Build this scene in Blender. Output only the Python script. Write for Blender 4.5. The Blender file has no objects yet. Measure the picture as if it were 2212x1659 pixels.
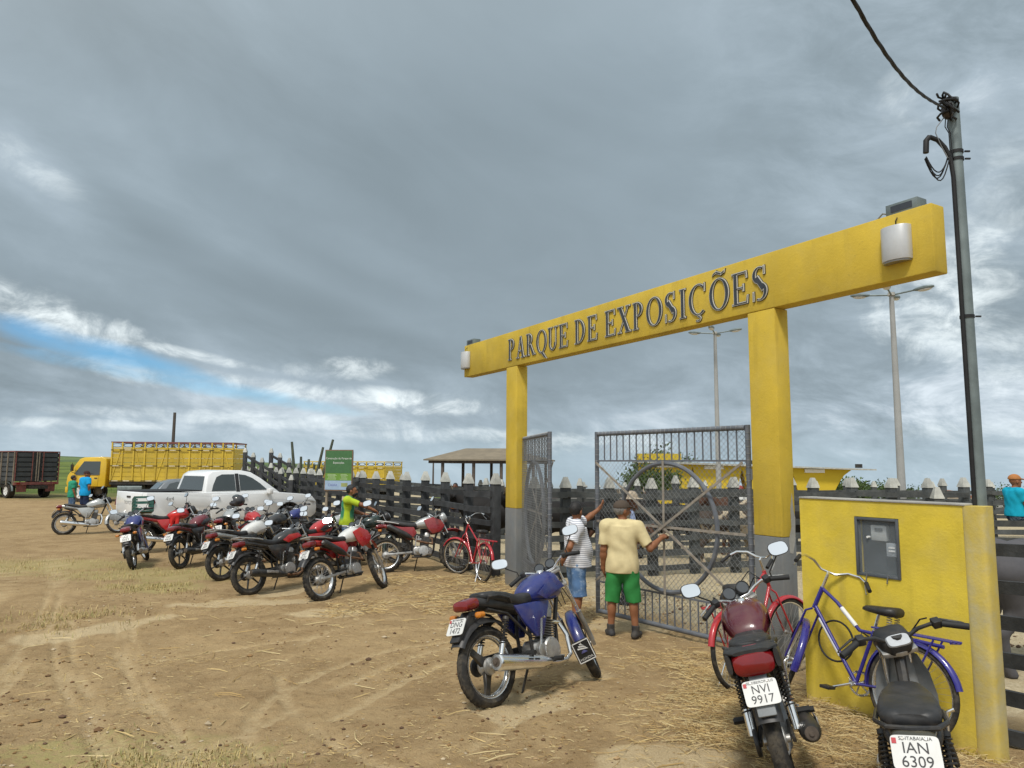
import bpy, bmesh, math, random
import numpy as np
from mathutils import Vector, Matrix

random.seed(7)
rng = np.random.default_rng(7)
S = bpy.context.scene
COL = S.collection
R = math.radians
V = Vector

# ------------------------------------------------------------------ camera, light, exposure
cam = bpy.data.cameras.new('camera')
cam.sensor_width = 36
cam.lens = 36 * 1550 / 2212
cam.clip_start = 0.05
cam.clip_end = 6000
camo = bpy.data.objects.new('camera', cam)
COL.objects.link(camo)
camo.matrix_world = Matrix.Translation((0, 0, 1.8)) @ Matrix.Rotation(R(96.4), 4, 'X') @ Matrix.Rotation(R(0.35), 4, 'Z')
S.camera = camo
S.view_settings.view_transform = 'Standard'
S.view_settings.look = 'None'
S.view_settings.gamma = 1
S.view_settings.use_curve_mapping = False
S.view_settings.exposure = 0.92
S.cycles.max_bounces = 6
S.cycles.transparent_max_bounces = 12

SUN_EL, SUN_AZ = R(58), R(200)          # azimuth clockwise from +Y: behind the camera, a little to the left
sd = V((math.sin(SUN_AZ) * math.cos(SUN_EL), math.cos(SUN_AZ) * math.cos(SUN_EL), math.sin(SUN_EL)))
sun = bpy.data.lights.new('sun', 'SUN')
sun.energy = 1.5
sun.angle = R(10)
sun.color = (1, .955, .88)
suno = bpy.data.objects.new('sun', sun)
COL.objects.link(suno)
suno.rotation_euler = sd.to_track_quat('Z', 'Y').to_euler()


class NT:
    """small helper to write node trees"""
    def __init__(s, tree):
        s.t = tree
        s.n = tree.nodes
        s.l = tree.links

    def node(s, kind, **kw):
        n = s.n.new(kind)
        for k, v in kw.items():
            setattr(n, k, v)
        return n

    def put(s, sock, v):
        if hasattr(v, 'is_output') or isinstance(v, bpy.types.NodeSocket):
            s.l.new(v, sock)
        else:
            sock.default_value = v

    def m(s, op, a, b=0.0, c=0.0, clamp=False):
        n = s.node('ShaderNodeMath', operation=op, use_clamp=clamp)
        s.put(n.inputs[0], a)
        s.put(n.inputs[1], b)
        s.put(n.inputs[2], c)
        return n.outputs[0]

    def mix(s, f, a, b, mode='MIX'):
        n = s.node('ShaderNodeMix', data_type='RGBA', blend_type=mode, clamp_factor=True)
        s.put(n.inputs[0], f)
        for i, v in ((6, a), (7, b)):
            if isinstance(v, (tuple, list)) and len(v) == 3:
                v = (*v, 1)
            s.put(n.inputs[i], v)
        return n.outputs[2]

    def noise(s, vec, scale, detail=4, rough=.55, dist=0.0, out='Fac'):
        n = s.node('ShaderNodeTexNoise')
        if vec is not None:
            s.l.new(vec, n.inputs['Vector'])
        n.inputs['Scale'].default_value = scale
        n.inputs['Detail'].default_value = detail
        n.inputs['Roughness'].default_value = rough
        n.inputs['Distortion'].default_value = dist
        return n.outputs[out]

    def ss(s, x, lo, hi):
        n = s.node('ShaderNodeMapRange', interpolation_type='SMOOTHSTEP')
        s.put(n.inputs[0], x)
        n.inputs[1].default_value = lo
        n.inputs[2].default_value = hi
        return n.outputs[0]

    def comb(s, x, y, z):
        n = s.node('ShaderNodeCombineXYZ')
        s.put(n.inputs[0], x)
        s.put(n.inputs[1], y)
        s.put(n.inputs[2], z)
        return n.outputs[0]

    def sep(s, v):
        n = s.node('ShaderNodeSeparateXYZ')
        s.l.new(v, n.inputs[0])
        return n.outputs


def make_world():
    w = bpy.data.worlds.new('World')
    S.world = w
    w.use_nodes = True
    t = NT(w.node_tree)
    t.n.clear()
    out = t.node('ShaderNodeOutputWorld')
    bg = t.node('ShaderNodeBackground')
    K = 0.1
    bg.inputs['Strength'].default_value = K
    sky = t.node('ShaderNodeTexSky', sky_type='NISHITA')
    sky.sun_disc = False
    sky.sun_elevation = SUN_EL
    sky.sun_rotation = SUN_AZ
    tc = t.node('ShaderNodeTexCoord')
    d = t.sep(tc.outputs['Generated'])
    x, y, z = d[0], d[1], d[2]
    zc = t.m('MAXIMUM', z, 0.0)
    den = t.m('ADD', zc, 0.10)
    px = t.m('DIVIDE', x, den)
    py = t.m('DIVIDE', y, den)
    P = t.comb(px, py, 0.35)
    az = t.m('ARCTAN2', x, y)
    el = t.m('ARCSINE', z)
    tilt = t.m('ADD', el, t.m('MULTIPLY', az, .30))
    A = t.comb(az, t.m('MULTIPLY', tilt, 2.0), 4.7)
    B = t.comb(az, t.m('MULTIPLY', t.m('ADD', el, t.m('MULTIPLY', az, .12)), 2.1), 1.3)
    n1 = t.noise(P, 0.55, 4, .5, .3)
    n2 = t.noise(A, 1.5, 5, .5, .6)
    n3 = t.noise(A, 3.4, 8, .58, .5)
    n4 = t.noise(B, 8.0, 9, .64, .4)
    nv = t.noise(B, 4.0, 8, .6, .6)
    nf = t.noise(t.comb(az, t.m('MULTIPLY', el, 1.5), 2.2), 15.0, 9, .66, .5)
    low = t.m('SUBTRACT', 1.0, t.ss(el, .03, .24))
    side = t.ss(az, .12, .55)
    left = t.ss(az, -.05, -.55)
    g = t.m('ADD', .50, t.m('MULTIPLY', t.m('SUBTRACT', n1, .5), .30))
    amp3 = t.m('ADD', .16, t.m('MULTIPLY', t.m('ADD', low, t.m('MULTIPLY', left, .55)), .55))
    g = t.m('ADD', g, t.m('MULTIPLY', t.m('SUBTRACT', n2, .5), .42))
    g = t.m('ADD', g, t.m('MULTIPLY', t.m('SUBTRACT', n3, .5), amp3))
    amp4 = t.m('MULTIPLY', t.m('ADD', t.m('MULTIPLY', low, .75), t.m('MULTIPLY', side, .70)), 1.0)
    g = t.m('ADD', g, t.m('MULTIPLY', t.m('SUBTRACT', n4, .5), amp4))
    g = t.m('ADD', g, t.m('MULTIPLY', low, .17))
    g = t.m('ADD', g, t.m('MULTIPLY', side, .06))

    def blob(u0, v0, su, sv, rag=1.6, nn=n3, soft=.8, sh=.0):
        da = t.m('SUBTRACT', az, u0)
        a = t.m('DIVIDE', da, su)
        b = t.m('DIVIDE', t.m('ADD', t.m('SUBTRACT', el, v0), t.m('MULTIPLY', da, sh)), sv)
        q = t.m('SUBTRACT', 1.0, t.m('ADD', t.m('MULTIPLY', a, a), t.m('MULTIPLY', b, b)))
        q = t.m('ADD', q, t.m('MULTIPLY', t.m('SUBTRACT', nn, .5), rag * 2))
        return t.ss(q, 0.0, soft)
    dark = blob(-.05, .33, .42, .28, .5, n2, 1.6, .2)
    g = t.m('SUBTRACT', g, t.m('MULTIPLY', dark, .11))
    for (u0, v0, su, sv, am, sh) in ((-.36, .235, .30, .035, .13, .30), (-.50, .30, .12, .03, .10, .3), (-.30, .30, .2, .05, .06, .4), (-.12, .155, .30, .03, .12, .12), (.10, .115, .20, .06, .10, 0), (-.58, .125, .10, .018, .22, .3)):
        g = t.m('SUBTRACT', g, t.m('MULTIPLY', blob(u0, v0, su, sv, .7, n3, 1.4, sh), am))
    for (u0, v0, su, sv, am, sh) in ((-.62, .335, .14, .05, .22, .45), (-.30, .37, .30, .05, .07, .45), (-.20, .28, .16, .03, .10, .35), (.54, .36, .20, .20, .12, 0), (.15, .25, .30, .08, .05, -.1)):
        g = t.m('ADD', g, t.m('MULTIPLY', blob(u0, v0, su, sv, .9, n3, 1.5, sh), am))
    n = t.node('ShaderNodeValToRGB')
    t.l.new(t.m('ADD', t.m('MULTIPLY', g, 1.0), .0, clamp=True), n.inputs[0])
    cr = n.color_ramp
    stops = [(.12, (.104, .129, .146)), (.38, (.136, .170, .192)), (.52, (.164, .204, .232)), (.70, (.222, .270, .308)), (.95, (.40, .45, .49))]
    while len(cr.elements) < len(stops):
        cr.elements.new(.5)
    for e, (p, c) in zip(cr.elements, stops):
        e.position = p
        e.color = (*c, 1)
    cloud = n.outputs[0]
    hz = t.m('SUBTRACT', 1.0, t.ss(el, .0, .07))
    cloud = t.mix(t.m('MULTIPLY', hz, .5), cloud, (.27, .345, .39))
    # bright broken edges where the cover thins
    wsum = 0.0
    for (u0, v0, su, sv, amp, nn, sh) in ((-.585, .172, .14, .022, 1.0, n4, .25), (-.47, .108, .12, .014, .55, n4, .15), (-.42, .136, .11, .007, .8, n4, .16), (-.30, .097, .15, .012, .8, n4, .10), (-.235, .128, .09, .014, .75, n4, -.05), (-.15, .085, .15, .015, 1.05, n4, .05),
                                          (-.08, .040, .18, .011, .75, n4, 0), (.56, .205, .10, .075, 1.0, n4, -.2), (.515, .432, .035, .04, .45, n3, 0), (.60, .045, .14, .014, .5, n4, 0), (-.615, .338, .07, .022, .42, n3, .4),
                                          (.10, .03, .16, .016, .6, n4, 0), (-.30, .055, .30, .010, .55, n4, .03), (.62, .13, .06, .05, .6, n4, 0), (.63, .30, .05, .06, .4, n4, 0), (-.56, .045, .16, .006, .5, n4, 0)):
        b = t.m('MULTIPLY', blob(u0, v0, su, sv * 1.25, 2.0, t.m('ADD', t.m('MULTIPLY', nn, .5), t.m('MULTIPLY', nf, .5)), 1.7, sh), amp)
        wsum = t.m('MAXIMUM', wsum, b)
    wbright = t.m('MULTIPLY', wsum, t.m('ADD', .25, t.m('MULTIPLY', t.ss(nf, .34, .60), .75)), clamp=True)
    cloud = t.mix(wbright, cloud, (.56, .61, .62))
    # a blue gap low on the left
    gap = blob(-.49, .124, .20, .023, 1.15, nv, 1.5, .22)
    gap2 = blob(-.42, .100, .24, .014, 1.2, n4, 1.4, .15)
    gap = t.m('MAXIMUM', gap, t.m('MULTIPLY', gap2, .62))
    blue = t.mix(1.0, sky.outputs[0], (.27, .60, .82), 'MULTIPLY')
    # brighter, thinner cover round the sun, behind the camera
    dt = t.node('ShaderNodeVectorMath', operation='DOT_PRODUCT')
    t.l.new(tc.outputs['Generated'], dt.inputs[0])
    dt.inputs[1].default_value = sd
    glow = t.ss(dt.outputs['Value'], -.1, .95)
    cloud = t.mix(t.m('MULTIPLY', glow, .55), cloud, (.62, .66, .68))
    scale = t.node('ShaderNodeVectorMath', operation='SCALE')
    t.l.new(cloud, scale.inputs[0])
    scale.inputs['Scale'].default_value = 1.0 / K
    final = t.mix(t.m('MULTIPLY', gap, .92), scale.outputs[0], blue)
    # the sky below the horizon only shows in reflections: dull ground tone
    final = t.mix(t.ss(z, -.02, -.06), final, (1.6, 1.25, .8))
    t.l.new(final, bg.inputs['Color'])
    t.l.new(bg.outputs[0], out.inputs[0])
    w.cycles.sampling_method = 'MANUAL'
    w.cycles.sample_map_resolution = 512


make_world()


# ------------------------------------------------------------------ mesh helpers
def smst(x, a, b):
    t = np.clip((np.asarray(x, float) - a) / (b - a), 0, 1)
    return t * t * (3 - 2 * t)


class MB:
    """collects shapes; build() links them as ONE mesh object"""
    def __init__(s, M=None):
        s.v, s.f, s.mi, s.M, s.cur = [], [], [], M, 0

    def add(s, vs, fs, M=None):
        o = len(s.v)
        for p in vs:
            p = V(p)
            if M is not None:
                p = M @ p
            if s.M is not None:
                p = s.M @ p
            s.v.append(p)
        for f in fs:
            s.f.append([i + o for i in f])
            s.mi.append(s.cur)
        return s

    def box(s, c, d, M=None):
        x, y, z = d[0] / 2, d[1] / 2, d[2] / 2
        vs = [(c[0] + i * x, c[1] + j * y, c[2] + k * z) for i in (-1, 1) for j in (-1, 1) for k in (-1, 1)]
        return s.add(vs, [(0, 1, 3, 2), (4, 6, 7, 5), (0, 4, 5, 1), (2, 3, 7, 6), (0, 2, 6, 4), (1, 5, 7, 3)], M)

    def beam(s, a, b, w, h, up=(0, 0, 1)):
        """rectangular bar from a to b, w across, h along up"""
        a, b = V(a), V(b)
        x = (b - a).normalized()
        u = V(up)
        y = u.cross(x).normalized()
        z = x.cross(y)
        vs = [p + y * (i * w / 2) + z * (j * h / 2) for p in (a, b) for i in (-1, 1) for j in (-1, 1)]
        return s.add(vs, [(0, 1, 3, 2), (4, 6, 7, 5), (0, 4, 5, 1), (2, 3, 7, 6), (0, 2, 6, 4), (1, 5, 7, 3)])

    def tube(s, pts, r, n=8, caps=True, closed=False, M=None):
        pts = [V(p) for p in pts]
        k = len(pts)
        rs = r if isinstance(r, (list, tuple)) else [r] * k
        T = []
        for i in range(k):
            if closed:
                d = pts[(i + 1) % k] - pts[i - 1]
            else:
                d = pts[min(i + 1, k - 1)] - pts[max(i - 1, 0)]
            T.append(d.normalized() if d.length > 1e-9 else V((0, 0, 1)))
        u = T[0].orthogonal().normalized()
        vs = []
        for i in range(k):
            u = (u - T[i] * u.dot(T[i]))
            u = u.normalized() if u.length > 1e-6 else T[i].orthogonal().normalized()
            w = T[i].cross(u)
            for j in range(n):
                a = 2 * math.pi * j / n
                vs.append(pts[i] + (u * math.cos(a) + w * math.sin(a)) * rs[i])
        fs = []
        for i in range(k if closed else k - 1):
            i2 = (i + 1) % k
            for j in range(n):
                j2 = (j + 1) % n
                fs.append((i * n + j, i * n + j2, i2 * n + j2, i2 * n + j))
        if caps and not closed:
            fs.append(tuple(range(n - 1, -1, -1)))
            fs.append(tuple((k - 1) * n + j for j in range(n)))
        return s.add(vs, fs, M)

    def cyl(s, a, b, r, r2=None, n=12, M=None):
        return s.tube([a, b], [r, r if r2 is None else r2], n, M=M)

    def lathe(s, prof, n=24, c=(0, 0, 0), axis='y', M=None, a0=0.0, a1=2 * math.pi, close=False):
        """prof: (radius, along-axis) pairs turned about an axis through c; close joins the last pair to the first"""
        full = abs(a1 - a0 - 2 * math.pi) < 1e-6
        k = len(prof)
        m = n if full else n + 1
        vs = []
        for j in range(m):
            a = a0 + (a1 - a0) * j / n
            for (r, h) in prof:
                q = (r * math.cos(a), r * math.sin(a))
                if axis == 'y':
                    vs.append((c[0] + q[0], c[1] + h, c[2] + q[1]))
                elif axis == 'z':
                    vs.append((c[0] + q[0], c[1] + q[1], c[2] + h))
                else:
                    vs.append((c[0] + h, c[1] + q[0], c[2] + q[1]))
        fs = []
        for j in range(n):
            j2 = (j + 1) % m
            for i in range(k if close else k - 1):
                i2 = (i + 1) % k
                fs.append((j * k + i, j * k + i2, j2 * k + i2, j2 * k + i))
        if not full and close:
            fs.append(tuple(range(k)))
            fs.append(tuple(n * k + i for i in range(k - 1, -1, -1)))
        return s.add(vs, fs, M)

    def loft(s, secs, n=18, M=None, ex=2.4, axis='x'):
        """secs: (x, zc, half width, half height[, exponent[, yc]])"""
        vs = []
        for q in secs:
            x, zc, hw, hh = q[:4]
            e = q[4] if len(q) > 4 and q[4] else ex
            yc = q[5] if len(q) > 5 else 0
            for j in range(n):
                a = 2 * math.pi * (j + .5) / n
                c, si = math.cos(a), math.sin(a)
                p = (yc + hw * math.copysign(abs(c) ** (2 / e), c), zc + hh * math.copysign(abs(si) ** (2 / e), si))
                vs.append((x, p[0], p[1]) if axis == 'x' else (p[0], p[1], x))
        fs = []
        k = len(secs)
        for i in range(k - 1):
            for j in range(n):
                j2 = (j + 1) % n
                fs.append((i * n + j, i * n + j2, (i + 1) * n + j2, (i + 1) * n + j))
        fs.append(tuple(range(n - 1, -1, -1)))
        fs.append(tuple((k - 1) * n + j for j in range(n)))
        return s.add(vs, fs, M)

    def ell(s, c, r, nu=14, nv=9, M=None):
        vs, fs = [], []
        for i in range(1, nv):
            a = math.pi * i / nv
            for j in range(nu):
                b = 2 * math.pi * j / nu
                vs.append((c[0] + r[0] * math.sin(a) * math.cos(b), c[1] + r[1] * math.sin(a) * math.sin(b), c[2] + r[2] * math.cos(a)))
        top, bot = len(vs), len(vs) + 1
        vs += [(c[0], c[1], c[2] + r[2]), (c[0], c[1], c[2] - r[2])]
        for i in range(nv - 2):
            for j in range(nu):
                j2 = (j + 1) % nu
                fs.append((i * nu + j, (i + 1) * nu + j, (i + 1) * nu + j2, i * nu + j2))
        for j in range(nu):
            j2 = (j + 1) % nu
            fs.append((top, j, j2))
            fs.append((bot, (nv - 2) * nu + j2, (nv - 2) * nu + j))
        return s.add(vs, fs, M)

    def prism(s, poly, y0, y1, M=None, plane='xz'):
        k = len(poly)
        if plane == 'xz':
            f = lambda p, h: (p[0], h, p[1])
        elif plane == 'xy':
            f = lambda p, h: (p[0], p[1], h)
        else:
            f = lambda p, h: (h, p[0], p[1])
        vs = [f(p, y0) for p in poly] + [f(p, y1) for p in poly]
        fs = [tuple(range(k - 1, -1, -1)), tuple(range(k, 2 * k))]
        fs += [(i, (i + 1) % k, k + (i + 1) % k, k + i) for i in range(k)]
        return s.add(vs, fs, M)

    def build(s, name, mat, parent=None, smooth=40, bevel=0, seg=2, keep=False):
        me = bpy.data.meshes.new(name)
        bm = bmesh.new()
        bv = [bm.verts.new(p) for p in s.v]
        for f, mi in zip(s.f, s.mi):
            try:
                q = bm.faces.new([bv[i] for i in f])
                q.material_index = mi
            except ValueError:
                pass
        if not keep:
            bmesh.ops.recalc_face_normals(bm, faces=bm.faces)
        if bevel:
            es = [e for e in bm.edges if len(e.link_faces) == 2 and e.calc_face_angle(0) > R(35)]
            bmesh.ops.bevel(bm, geom=es, offset=bevel, segments=seg, profile=.5, affect='EDGES', clamp_overlap=True)
        bm.to_mesh(me)
        bm.free()
        return link(name, me, mat, parent, smooth)


def link(name, me, mat, parent=None, smooth=40):
    me.name = name
    for q in (mat if isinstance(mat, (list, tuple)) else [mat]):
        me.materials.append(q)
    if smooth:
        me.polygons.foreach_set('use_smooth', [True] * len(me.polygons))
        me.set_sharp_from_angle(angle=R(smooth))
    o = bpy.data.objects.new(name, me)
    COL.objects.link(o)
    if parent is not None:
        o.parent = parent
    return o


def empty(name, loc=(0, 0, 0), rot=(0, 0, 0), parent=None):
    o = bpy.data.objects.new(name, None)
    COL.objects.link(o)
    o.location = loc
    o.rotation_euler = rot
    o.empty_display_size = .2
    if parent is not None:
        o.parent = parent
    return o


def tag(o, label=None, cat=None, group=None, kind=None):
    if label:
        o['label'] = label
    if cat:
        o['category'] = cat
    if group:
        o['group'] = group
    if kind:
        o['kind'] = kind
    return o


def copy_tree(o, parent=None):
    c = o.copy()
    COL.objects.link(c)
    if parent is not None:
        c.parent = parent
    for ch in list(o.children):
        copy_tree(ch, c)
    return c


def np_mesh(name, v, f):
    me = bpy.data.meshes.new(name)
    me.from_pydata([tuple(p) for p in v], [], [tuple(int(i) for i in q) for q in f])
    return me


_txt = {}


def text_mb(mb, s, size, M, ex=.001, align='CENTER'):
    """flat lettering with a little thickness, laid in the xy plane of M"""
    key = (s, align)
    if key not in _txt:
        c = bpy.data.curves.new('lettering', 'FONT')
        c.body = s
        c.align_x = align
        c.align_y = 'CENTER'
        c.size = 1
        c.resolution_u = 3
        o = bpy.data.objects.new('lettering', c)
        me = o.to_mesh()
        _txt[key] = ([v.co.copy() for v in me.vertices], [tuple(p.vertices) for p in me.polygons])
        o.to_mesh_clear()
        bpy.data.objects.remove(o)
        bpy.data.curves.remove(c)
    vs, fs = _txt[key]
    mb.add([(p.x * size, p.y * size, ex) for p in vs], fs, M)


# ------------------------------------------------------------------ materials
_m = {}


def mat(name, col, rough=.5, metal=0.0, var=.12, scale=6, bump=0.0, bscale=40, dust=0.0, coat=0.0, dcol=(.36, .27, .17), spec=.5, alpha=1.0, trans=0.0, low=0.0, streak=0.0, orand=0.0):
    if name in _m:
        return _m[name]
    m = bpy.data.materials.new(name)
    m.use_nodes = True
    t = NT(m.node_tree)
    b = t.n['Principled BSDF']
    tc = t.node('ShaderNodeTexCoord')
    oc = tc.outputs['Object']
    n = t.noise(oc, scale, 5, .6)
    f = t.ss(n, .3, .72)
    c = t.mix(f, tuple(x * (1 - var) for x in col), tuple(min(1, x * (1 + var)) for x in col))
    if orand:
        oi = t.node('ShaderNodeObjectInfo')
        c = t.mix(1.0, c, t.mix(oi.outputs['Random'], (1 - orand,) * 3, (1 + orand,) * 3), 'MULTIPLY')
    if streak:      # rain runs and grime
        q = t.sep(oc)
        sn = t.noise(t.comb(t.m('MULTIPLY', q[0], 9.0), t.m('MULTIPLY', q[1], 9.0), t.m('MULTIPLY', q[2], .55)), 1.0, 5, .6)
        bl = t.noise(oc, 2.3, 5, .65, .6)
        c = t.mix(t.m('MULTIPLY', t.m('MULTIPLY', t.ss(sn, .50, .72), t.ss(bl, .38, .62)), streak), c, tuple(x * .55 + .012 for x in col))
        c = t.mix(t.m('MULTIPLY', t.ss(t.noise(oc, 26, 3, .6), .66, .72), streak * .8), c, tuple(x * .6 + .02 for x in col))
    rr = t.m('ADD', rough, t.m('MULTIPLY', t.m('SUBTRACT', n, .5), .25), clamp=True)
    if dust:
        dn = t.noise(oc, scale * 1.7, 6, .65, .3)
        df = t.m('MULTIPLY', t.ss(dn, .38, .75), dust)
        if low:      # road dirt thrown up on the lower half of a machine
            z = t.sep(oc)[2]
            df = t.m('MAXIMUM', df, t.m('MULTIPLY', t.m('SUBTRACT', 1.0, t.ss(z, .05, low)), t.m('MULTIPLY', dn, 1.1)), clamp=True)
        c = t.mix(df, c, dcol)
        rr = t.m('ADD', rr, t.m('MULTIPLY', df, .5), clamp=True)
        if metal:
            t.put(b.inputs['Metallic'], t.m('MULTIPLY', t.m('SUBTRACT', 1.0, df), metal))
    if metal and not dust:
        b.inputs['Metallic'].default_value = metal
    t.l.new(c, b.inputs['Base Color'])
    t.l.new(rr, b.inputs['Roughness'])
    b.inputs['Specular IOR Level'].default_value = spec
    b.inputs['Coat Weight'].default_value = coat
    b.inputs['Coat Roughness'].default_value = .08
    b.inputs['Alpha'].default_value = alpha
    b.inputs['Transmission Weight'].default_value = trans
    if bump:
        bn = t.noise(oc, bscale, 6, .65)
        bp = t.node('ShaderNodeBump')
        bp.inputs['Strength'].default_value = bump
        bp.inputs['Distance'].default_value = .01
        t.l.new(bn, bp.inputs['Height'])
        t.l.new(bp.outputs[0], b.inputs['Normal'])
    _m[name] = m
    return m


def lattice(shape, seed):
    return np.random.default_rng(seed).random(shape)


def vnoise(x, y, seed=0):
    """smooth value noise on numpy arrays, 0..1"""
    L = lattice((256, 256), seed)
    xi, yi = np.floor(x).astype(int), np.floor(y).astype(int)
    fx, fy = x - xi, y - yi
    fx, fy = fx * fx * (3 - 2 * fx), fy * fy * (3 - 2 * fy)
    a, b = L[xi % 256, yi % 256], L[(xi + 1) % 256, yi % 256]
    c, d = L[xi % 256, (yi + 1) % 256], L[(xi + 1) % 256, (yi + 1) % 256]
    return (a * (1 - fx) + b * fx) * (1 - fy) + (c * (1 - fx) + d * fx) * fy


def fbm(x, y, oct=4, seed=0, gain=.5):
    s, a, tot = 0, 1, 0
    for i in range(oct):
        s = s + a * vnoise(x * 2 ** i + 17.3 * i, y * 2 ** i + 5.1 * i, seed + i)
        tot += a
        a *= gain
    return s / tot


# ------------------------------------------------------------------ terrain
U = V((-.505, .863, 0))            # along the gateway, away from the camera
N = V((-.863, -.505, 0))           # out of the lettered face
RC = V((2.81, 7.80, 0))            # right column
LC = V((0.08, 12.48, 0))           # left column


def gz_np(x, y):
    x, y = np.asarray(x, float), np.asarray(y, float)
    z = -.25 * smst(y, 2.5, 8.5)
    z = z - .13 * smst(x, 2.5, 3.5) * (1 - smst(y, 5.5, 9))
    ratio = x / np.maximum(y, 1.0)
    t = smst(ratio, -.30, .02)
    z = z - t * (.034 * np.maximum(0, y - 16) + .03 * np.maximum(0, y - 60))
    # the far land falls away to the right and rises in low hills on the left
    z = z + (1 - t) * (.008 * np.maximum(0, y - 120)) * smst(-ratio, .30, .62)
    return z


_G = []


def gz(x, y):
    if _G:
        xs, ys, Z = _G
        i, j = int(np.searchsorted(xs, x)) - 1, int(np.searchsorted(ys, y)) - 1
        if 0 <= i < len(xs) - 1 and 0 <= j < len(ys) - 1 and abs(x) < 40 and y < 60:
            u, v = (x - xs[i]) / (xs[i + 1] - xs[i]), (y - ys[j]) / (ys[j + 1] - ys[j])
            return float(Z[i, j] * (1 - u) * (1 - v) + Z[i + 1, j] * u * (1 - v) + Z[i, j + 1] * (1 - u) * v + Z[i + 1, j + 1] * u * v)
    return float(gz_np(x, y))


def at(x, y, dz=0.0):
    return V((x, y, gz(x, y) + dz))
# ------------------------------------------------------------------ ground sheet
def grid_axis(lo, hi, step, far_lo, far_hi, grow):
    a = list(np.arange(lo, hi, step))
    s, p = step, hi
    while p < far_hi:
        a.append(p)
        s *= grow
        p += s
    a.append(far_hi)
    s, p = step, lo
    b = []
    while p > far_lo:
        s *= grow
        p -= s
        b.append(p)
    b.append(far_lo - 1)
    return np.array(b[::-1] + a)


# tyre tracks seen in the dirt: centre lines on the ground, width
TRACKS = [
    ([(-.2, 4.2), (-1.3, 5.3), (-2.1, 6.8), (-2.4, 8.6), (-1.6, 10.2)], .10),
    ([(-.9, 4.1), (-1.7, 5.0), (-2.0, 6.3), (-1.5, 8.0), (-.2, 9.0)], .09),
    ([(-1.9, 4.4), (-1.4, 5.6), (-.9, 7.2), (.0, 8.6), (1.0, 9.0)], .10),
    ([(-2.4, 4.3), (-1.9, 5.4), (-1.5, 6.9), (-.7, 8.4), (.6, 9.1)], .10),
    ([(-1.5, 4.1), (-2.6, 5.6), (-3.9, 7.6), (-5.2, 10.0)], .16),
    ([(-1.9, 4.0), (-3.0, 5.5), (-4.4, 7.4), (-5.9, 9.8)], .16),
    ([(-4.0, 5.3), (-5.2, 8.0), (-7.4, 12.0), (-10, 16)], .20),
    ([(-4.9, 5.3), (-6.2, 8.2), (-8.4, 12.2), (-11, 16)], .20),
    ([(-.3, 5.0), (.1, 6.1), (-.1, 7.6), (-.8, 9.6)], .09),
    ([(-4.6, 6.5), (-3.3, 8.1), (-1.4, 9.2), (.9, 9.6)], .08),
]
# pale sandy patches: x, y, radius x, radius y, turn
PATCHES = [(-4.15, 10.9, .75, .40, .5), (-3.6, 11.9, .35, .8, -.3), (-3.35, 11.0, .75, .25, .25), (.1, 6.1, .55, .40, .6), (.75, 7.2, .35, .3, 0),
           (1.05, 4.95, .42, .42, .5), (.8, 4.75, .4, .3, .3), (1.35, 9.6, .9, .5, 0), (-5.2, 9.0, 1.2, .35, .9), (-4.6, 5.7, .5, .6, .9), (-2.5, 10.2, .6, .3, .2)]


def seg_dist(x, y, pts):
    # Catmull-Rom the centre line, then distance to the polyline
    P = [V((*p, 0)) for p in pts]
    P = [P[0] * 2 - P[1]] + P + [P[-1] * 2 - P[-2]]
    C = []
    for i in range(1, len(P) - 2):
        for k in range(8):
            t = k / 8
            a, b, c, d = P[i - 1], P[i], P[i + 1], P[i + 2]
            C.append(.5 * ((2 * b) + (c - a) * t + (2 * a - 5 * b + 4 * c - d) * t * t + (3 * b - a - 3 * c + d) * t ** 3))
    C.append(P[-2])
    best = np.full(x.shape, 9.0)
    for a, b in zip(C[:-1], C[1:]):
        dx, dy = b.x - a.x, b.y - a.y
        L = dx * dx + dy * dy + 1e-9
        t = np.clip(((x - a.x) * dx + (y - a.y) * dy) / L, 0, 1)
        best = np.minimum(best, np.hypot(x - a.x - t * dx, y - a.y - t * dy))
    return best


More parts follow.
